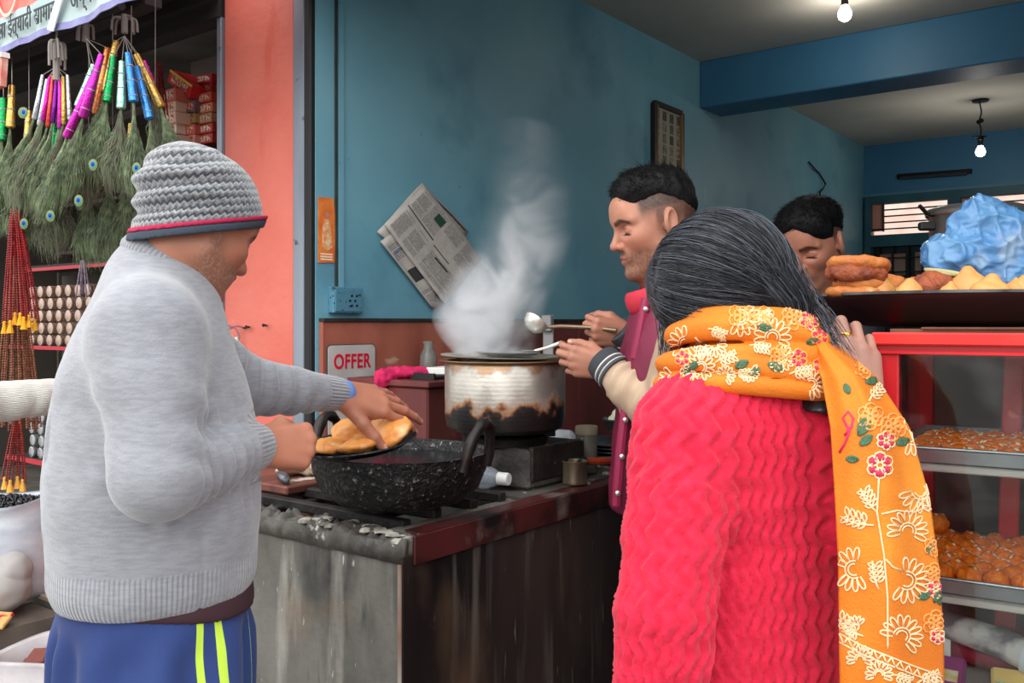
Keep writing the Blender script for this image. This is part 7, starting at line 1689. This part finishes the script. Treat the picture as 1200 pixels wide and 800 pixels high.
# boxes on the high shelf by the pillar
hs_ = thing('box_shelf', 'high stall shelf carrying the pile of small printed boxes', 'shelf', S(-1.45, .15, 2.06), ANG); MB().box(0, .94, 0, .35, 0, .016).build('board', m_dark, hs_); MB().box(0, .94, .35, .36, .0, .55).build('back_board', m_darkwall, hs_)
bxs = [(205,113,25,14,(204,110,96),'salmon box with a pale lid on top of the floral boxes',0), (205,127,26,13,(226,196,170),'cream floral box below the salmon one',0), (205,140,26,13,(222,186,160),'second cream floral box of the pile',0), (206,153,25,12,(228,206,186),'pale cream box low in the pile',0), (206,166,25,12,(220,180,160),'lowest floral box showing above the beanie',0), (216,99,44,15,(206,40,44),'red and yellow striped box tipped across the pile',30),
       (246,94,28,10,(176,40,40),'dark red flat box at the top beside the pillar',4), (246,105,26,10,(196,66,52),'brick red box under the flat one',0), (246,116,26,11,(206,84,62),'orange red box third from the top by the pillar',0), (228,126,22,14,(120,92,100),'smoky cellophane packet between the piles',8), (248,128,24,11,(214,130,90),'floral orange box by the pillar',0), (228,141,24,11,(176,140,80),'olive gold box in the middle pile',0), (247,140,24,11,(196,150,110),'tan box by the pillar',0), (227,154,26,12,(206,96,84),'red and white box low in the middle pile',0), (248,152,24,11,(198,64,54),'bright red box low by the pillar',0), (227,166,26,11,(220,150,130),'pink white box under the red and white one',0), (248,164,24,11,(190,58,50),'lowest red box by the pillar',0)]
for k, (px, py, w, h, c, lb, tl) in enumerate(bxs):
    d = 3.62+.03*(k % 2); p_ = P(px, py, d); W_, H_ = w*d/FPX/.86, h*d/FPX; o = thing('small_box', lb, 'box', p_-Vector((0,0,H_/2)), rot=(0, math.radians(tl), ANG), group='printed boxes on the high stall shelf')
    MB().box(-W_/2, W_/2, -.03, .07, 0, H_, c=.002).build('carton', mat('carton_%d' % k, c, .5), o)
    MB().box(-W_*.36, W_*.36, -.0308, -.030, H_*.22, H_*.8).build('printed_panel', mat('carton_print_%d' % (k % 4), ((230,200,180),(180,70,50),(236,220,200),(206,150,110))[k % 4], .5, col2=((170,80,56),(230,190,160),(190,60,56),(150,60,50))[k % 4], scale=90, lo=.45, hi=.55), o)
    if k == 5: MB().box(-W_/2, W_/2, -.0312, -.030, H_*.84, H_).build('yellow_stripe', mat('yellow_print', (232,190,50), .5), o)
# hook and small bag on the pillar
hk = thing('wire_hanger', 'pinkish wire hook on a nail in the salmon pillar', 'hook', front_pt(283, 384, -.012)); MB().tube(bez([(.012,.0,-.002),(-.006,-.01,.006),(-.03,-.014,.004),(-.05,-.012,.012),(-.06,-.01,.0),(-.045,-.01,-.006),(-.02,-.012,.0),(-.004,-.012,-.03),(-.012,-.012,-.045)], 5), .0034, 6).build('wire', mat('pink_wire', (150,100,110), .5), hk, smooth=True); MB().lathe([(.003,0),(.003,.03)], 6, Matrix.Translation((.012,.01,0)) @ Matrix.Rotation(math.pi/2, 4, 'X')).build('nail', m_iron, hk)
blob('small_bag', [ell((0,0,0), (.012,.01,.04)), ell((.022,0,-.035), (.022,.012,.035)), ell((-.01,0,-.03), (.01,.01,.03))], mat('green_white_film', (196,206,196), .4, col2=(60,200,90), scale=22, lo=.48, hi=.56), 'small green and white plastic bag on the wire hook', 'bag', front_pt(277, 408, -.03), disp=lambda v: .003*fbm(v, 60, 2, 2))
for k, (x, y) in enumerate(((292,383),(312,381))): tag(MB().lathe([(.0035,0),(.0035,.03),(.006,.032),(.006,.034)], 8, Matrix.Rotation(math.pi/2, 4, 'X')).build('nail', m_iron, None, front_pt(x, y, .0)), ('rusty nail in the salmon pillar next to the wire hook', 'rusty nail in the salmon pillar next to the steel post')[k], 'nail')
# sacks, step cloth and packets by the stall floor
def sack(c, r, h, m, name, label, seed, top=True, open_in=.82):
    o = thing(name, label, 'sack', c); n = 40; K = 14; v = []; f = []
    for j in range(K+1):
        t = j/K
        for i in range(n):
            a = 2*math.pi*i/n; rr_ = r*(.86+.20*math.sin(math.pi*min(t*1.1,1))**.6)*(1+.03*math.sin(3*a+seed+4*t)+.02*math.sin(7*a+9*t+seed)); z = h*t+.012*math.sin(2*a+seed)*t
            if j == K: rr_ *= 1.0
            v.append((rr_*math.cos(a), rr_*math.sin(a), z))
    for j in range(4):   # rolled rim and inner wall
        for i in range(n):
            a = 2*math.pi*i/n; rr_ = r*(.90,.84,.80,.78)[j]*(1+.03*math.sin(3*a+seed+4)); z = h*(1.0,.985,.90,.78)[j]+(.014,.012,0,0)[j]+.012*math.sin(2*a+seed); v.append((rr_*math.cos(a), rr_*math.sin(a), z))
    for j in range(K+4):
        for i in range(n): f.append((j*n+i, j*n+(i+1) % n, (j+1)*n+(i+1) % n, (j+1)*n+i))
    f.append(tuple(range(n))[::-1]); mesh_obj('cloth', v, f, m, o, smooth=True); return o
m_sack = mat('white_poly_weave', (206,208,214), .6, col2=(180,184,194), scale=9, stretch=(1,1,2.5), bump=.6, bscale=14, dist=.01)
s1 = P(8, 690, 3.18); s1.z = .47; sack(s1, .165, .325, m_sack, 'white_sack', 'white woven sack filled with black beads', 1)
bk_ = MB(); r2 = random.Random(9)
for k in range(420):
    a, q_ = r2.uniform(0, 6.28), .125*math.sqrt(r2.random()); bk_.lathe([(0,-.008),(.008,0),(0,.008)], 6, Matrix.Translation((q_*math.cos(a), q_*math.sin(a), .305+.03*(1-q_/.13)+r2.uniform(0,.012))), cap=False)
bo = bk_.build('black_beads', mat('black_glass_beads', (22,22,26), .25), None, s1, smooth=True); tag(bo, 'heap of small black beads filling the white sack', 'beads', kind='stuff')
s2 = P(-6, 700, 2.92); s2.z = .30
lo_ = thing('low_crate', 'low grey wooden crate under the limp bag beside the step', 'crate', S(-.86, -.59, 0), ANG)
for k in range(4): MB().box(-.11, .11, -.155, -.143, .015+.11*k, .115+.11*k, c=.002).build('slat', mat('grey_plank', (120,108,98), .8, col2=(94,84,76), scale=8), lo_); MB().box(-.11, .11, .143, .155, .015+.11*k, .115+.11*k, c=.002).build('slat', MATS['grey_plank'], lo_)
for x in (-.10, .10): MB().box(x-.01, x+.01, -.143, .143, 0, .44).build('end_board', MATS['grey_plank'], lo_)
MB().box(-.11, .11, -.155, .155, .44, .452).build('lid', MATS['grey_plank'], lo_)
cc0 = S(-.86, -.59, .452)
blob('limp_bag', [ell((0,0,.09), (.11,.09,.09)), ell((.04,0,.15), (.07,.06,.06)), ell((-.08,.02,.07), (.08,.08,.06))], mat('grey_white_cloth', (188,184,180), .8, col2=(166,160,156), scale=9), 'limp grey white cloth bag slumped on the low crate', 'bag', cc0+Vector((-.03,.05,.0)), disp=lambda v: .012*fbm(v, 14, 5, 2))
for k, (dx, dy, c, c2, lb) in enumerate(((.05,-.10,(214,60,84),(238,220,200),'pink and white printed packet under the limp bag'), (.0,-.11,(222,198,60),(60,120,60),'yellow and green printed packet on the crate edge'), (.07,-.06,(196,48,60),(240,190,120),'red printed packet at the corner of the crate'))):
    o = thing('printed_packet', lb, 'packet', cc0+Vb*dx+Ua*dy+Vector((0,0,.012*k)), rot=(.1*k, .12, ANG+.4*k)); MB().box(-.06, .06, -.045, .045, 0, .014, c=.004).build('pouch', mat('pouch_%d' % k, c, .4, col2=c2, scale=24, lo=.46, hi=.54), o); MB().box(-.06, -.05, -.045, .045, .004, .010).build('crimp', mat('white_paper', (0,0,0)), o)
cpt = thing('red_carpet', 'red carpet strip with a cream border on the stall step', 'carpet', S(-1.0, -.41, .47), ANG)
MB().box(-.65, .60, 0, .5, 0, .008).build('pile', mat('red_pile', (170,44,56), .95, bump=.8, bscale=300), cpt); MB().box(-.65, .60, -.012, .02, -.004, .0095).build('border', mat('cream_border', (196,178,150), .9), cpt)
s3 = P(50, 800, 2.52); s3.z = 0; sack(s3, .15, .50, mat('white_film_sack', (214,210,210), .45, col2=(196,186,190), scale=8, bump=.6, bscale=12, dist=.01), 'white_sack', 'open white plastic sack of red and brown packets on the ground', 5)
for k, (dx, dy, dz, c, rz) in enumerate(((.02,-.02,.44,(122,66,56),.3), (.05,.03,.47,(112,60,52),.5), (-.02,.05,.43,(130,72,60),.1), (.08,-.01,.44,(116,62,54),.4), (-.03,-.04,.40,(222,92,84),.9))):
    o = thing('brown_block', ('reddish brown textured block standing in the white sack', 'tallest brown textured block in the white sack', 'brown textured block leaning at the back of the white sack', 'brown textured block at the rim of the white sack', 'coral red packet deep in the white sack')[k], 'packet', s3+Vector((dx,dy,dz-.06)), rot=(.2,.1*k-.2,rz), group='packets in the white sack')
    MB().box(-.028, .028, -.022, .022, 0, .13, c=.003).build('block', mat('block_%d' % k, c, .8, bump=1.0, bscale=60, dist=.005), o)
    for q_ in range(4): MB().box(-.029, .029, -.0232, -.022, .015+.03*q_, .03+.03*q_).build('ridge', mat('block_%d' % k, c), o)
# ---------------------------------------------------------------- steam rising from the pot
def steam():
    c = P(588, 330, 2.46); m = bpy.data.materials.new('steam'); m.use_nodes = True; t = m.node_tree; t.nodes.clear(); L = t.links
    out = t.nodes.new('ShaderNodeOutputMaterial'); vol = t.nodes.new('ShaderNodeVolumePrincipled'); vol.inputs['Color'].default_value = (.97,.98,1,1); vol.inputs['Anisotropy'].default_value = .2
    tcn = t.nodes.new('ShaderNodeTexCoord'); se = t.nodes.new('ShaderNodeSeparateXYZ'); L.new(tcn.outputs['Object'], se.inputs[0])
    def mt(op, a, b=0.0, c_=0.0):
        q = t.nodes.new('ShaderNodeMath'); q.operation = op
        for i, v in enumerate((a, b, c_)):
            if isinstance(v, (int, float)): q.inputs[i].default_value = v
            else: L.new(v, q.inputs[i])
        return q.outputs[0]
    X, Y, Z = se.outputs
    n1 = t.nodes.new('ShaderNodeTexNoise'); n1.inputs['Scale'].default_value = 7.0; n1.inputs['Detail'].default_value = 5; n1.inputs['Roughness'].default_value = .55; n1.inputs['Distortion'].default_value = .9; L.new(tcn.outputs['Object'], n1.inputs['Vector'])
    # plume axis drifts to the left low down, then to the right as it rises
    axx = mt('ADD', mt('MULTIPLY', mt('SINE', mt('MULTIPLY', Z, 9.0)), .035), mt('MULTIPLY', Z, .20))
    dx = mt('SUBTRACT', X, axx); rad = mt('SQRT', mt('ADD', mt('MULTIPLY', dx, dx), mt('MULTIPLY', Y, Y)))
    wid = mt('ADD', .155, mt('MULTIPLY', Z, -.12))
    prof = mt('MAXIMUM', mt('SUBTRACT', 1.0, mt('DIVIDE', rad, wid)), 0.0)
    mr = t.nodes.new('ShaderNodeMapRange'); mr.inputs['From Min'].default_value = .42; mr.inputs['From Max'].default_value = .66; L.new(n1.outputs['Fac'], mr.inputs['Value'])
    mz = t.nodes.new('ShaderNodeMapRange'); mz.inputs['From Min'].default_value = .30; mz.inputs['From Max'].default_value = -.06; mz.inputs['To Min'].default_value = 0.0; mz.inputs['To Max'].default_value = 1.0; L.new(Z, mz.inputs['Value'])
    d = mt('MULTIPLY', mt('MULTIPLY', prof, mr.outputs[0]), mt('MULTIPLY', mt('ADD', mz.outputs[0], .06), 40.0))
    L.new(d, vol.inputs['Density']); L.new(vol.outputs[0], out.inputs['Volume'])
    f = SDF((-.30,-.22,-.23), (.34,.22,.50), .02); f.add(ell((0,0,-.10), (.19,.155,.10)), 0); f.add(rc((0,0,-.08), (.055,0,.28), .175, .165), .03); v, q = f.mesh()
    o = mesh_obj('steam', v, q, m, None, c, smooth=True); tag(o, 'white steam curling up from the boiling pot in front of the blue wall', 'steam', kind='stuff'); return o
steam()
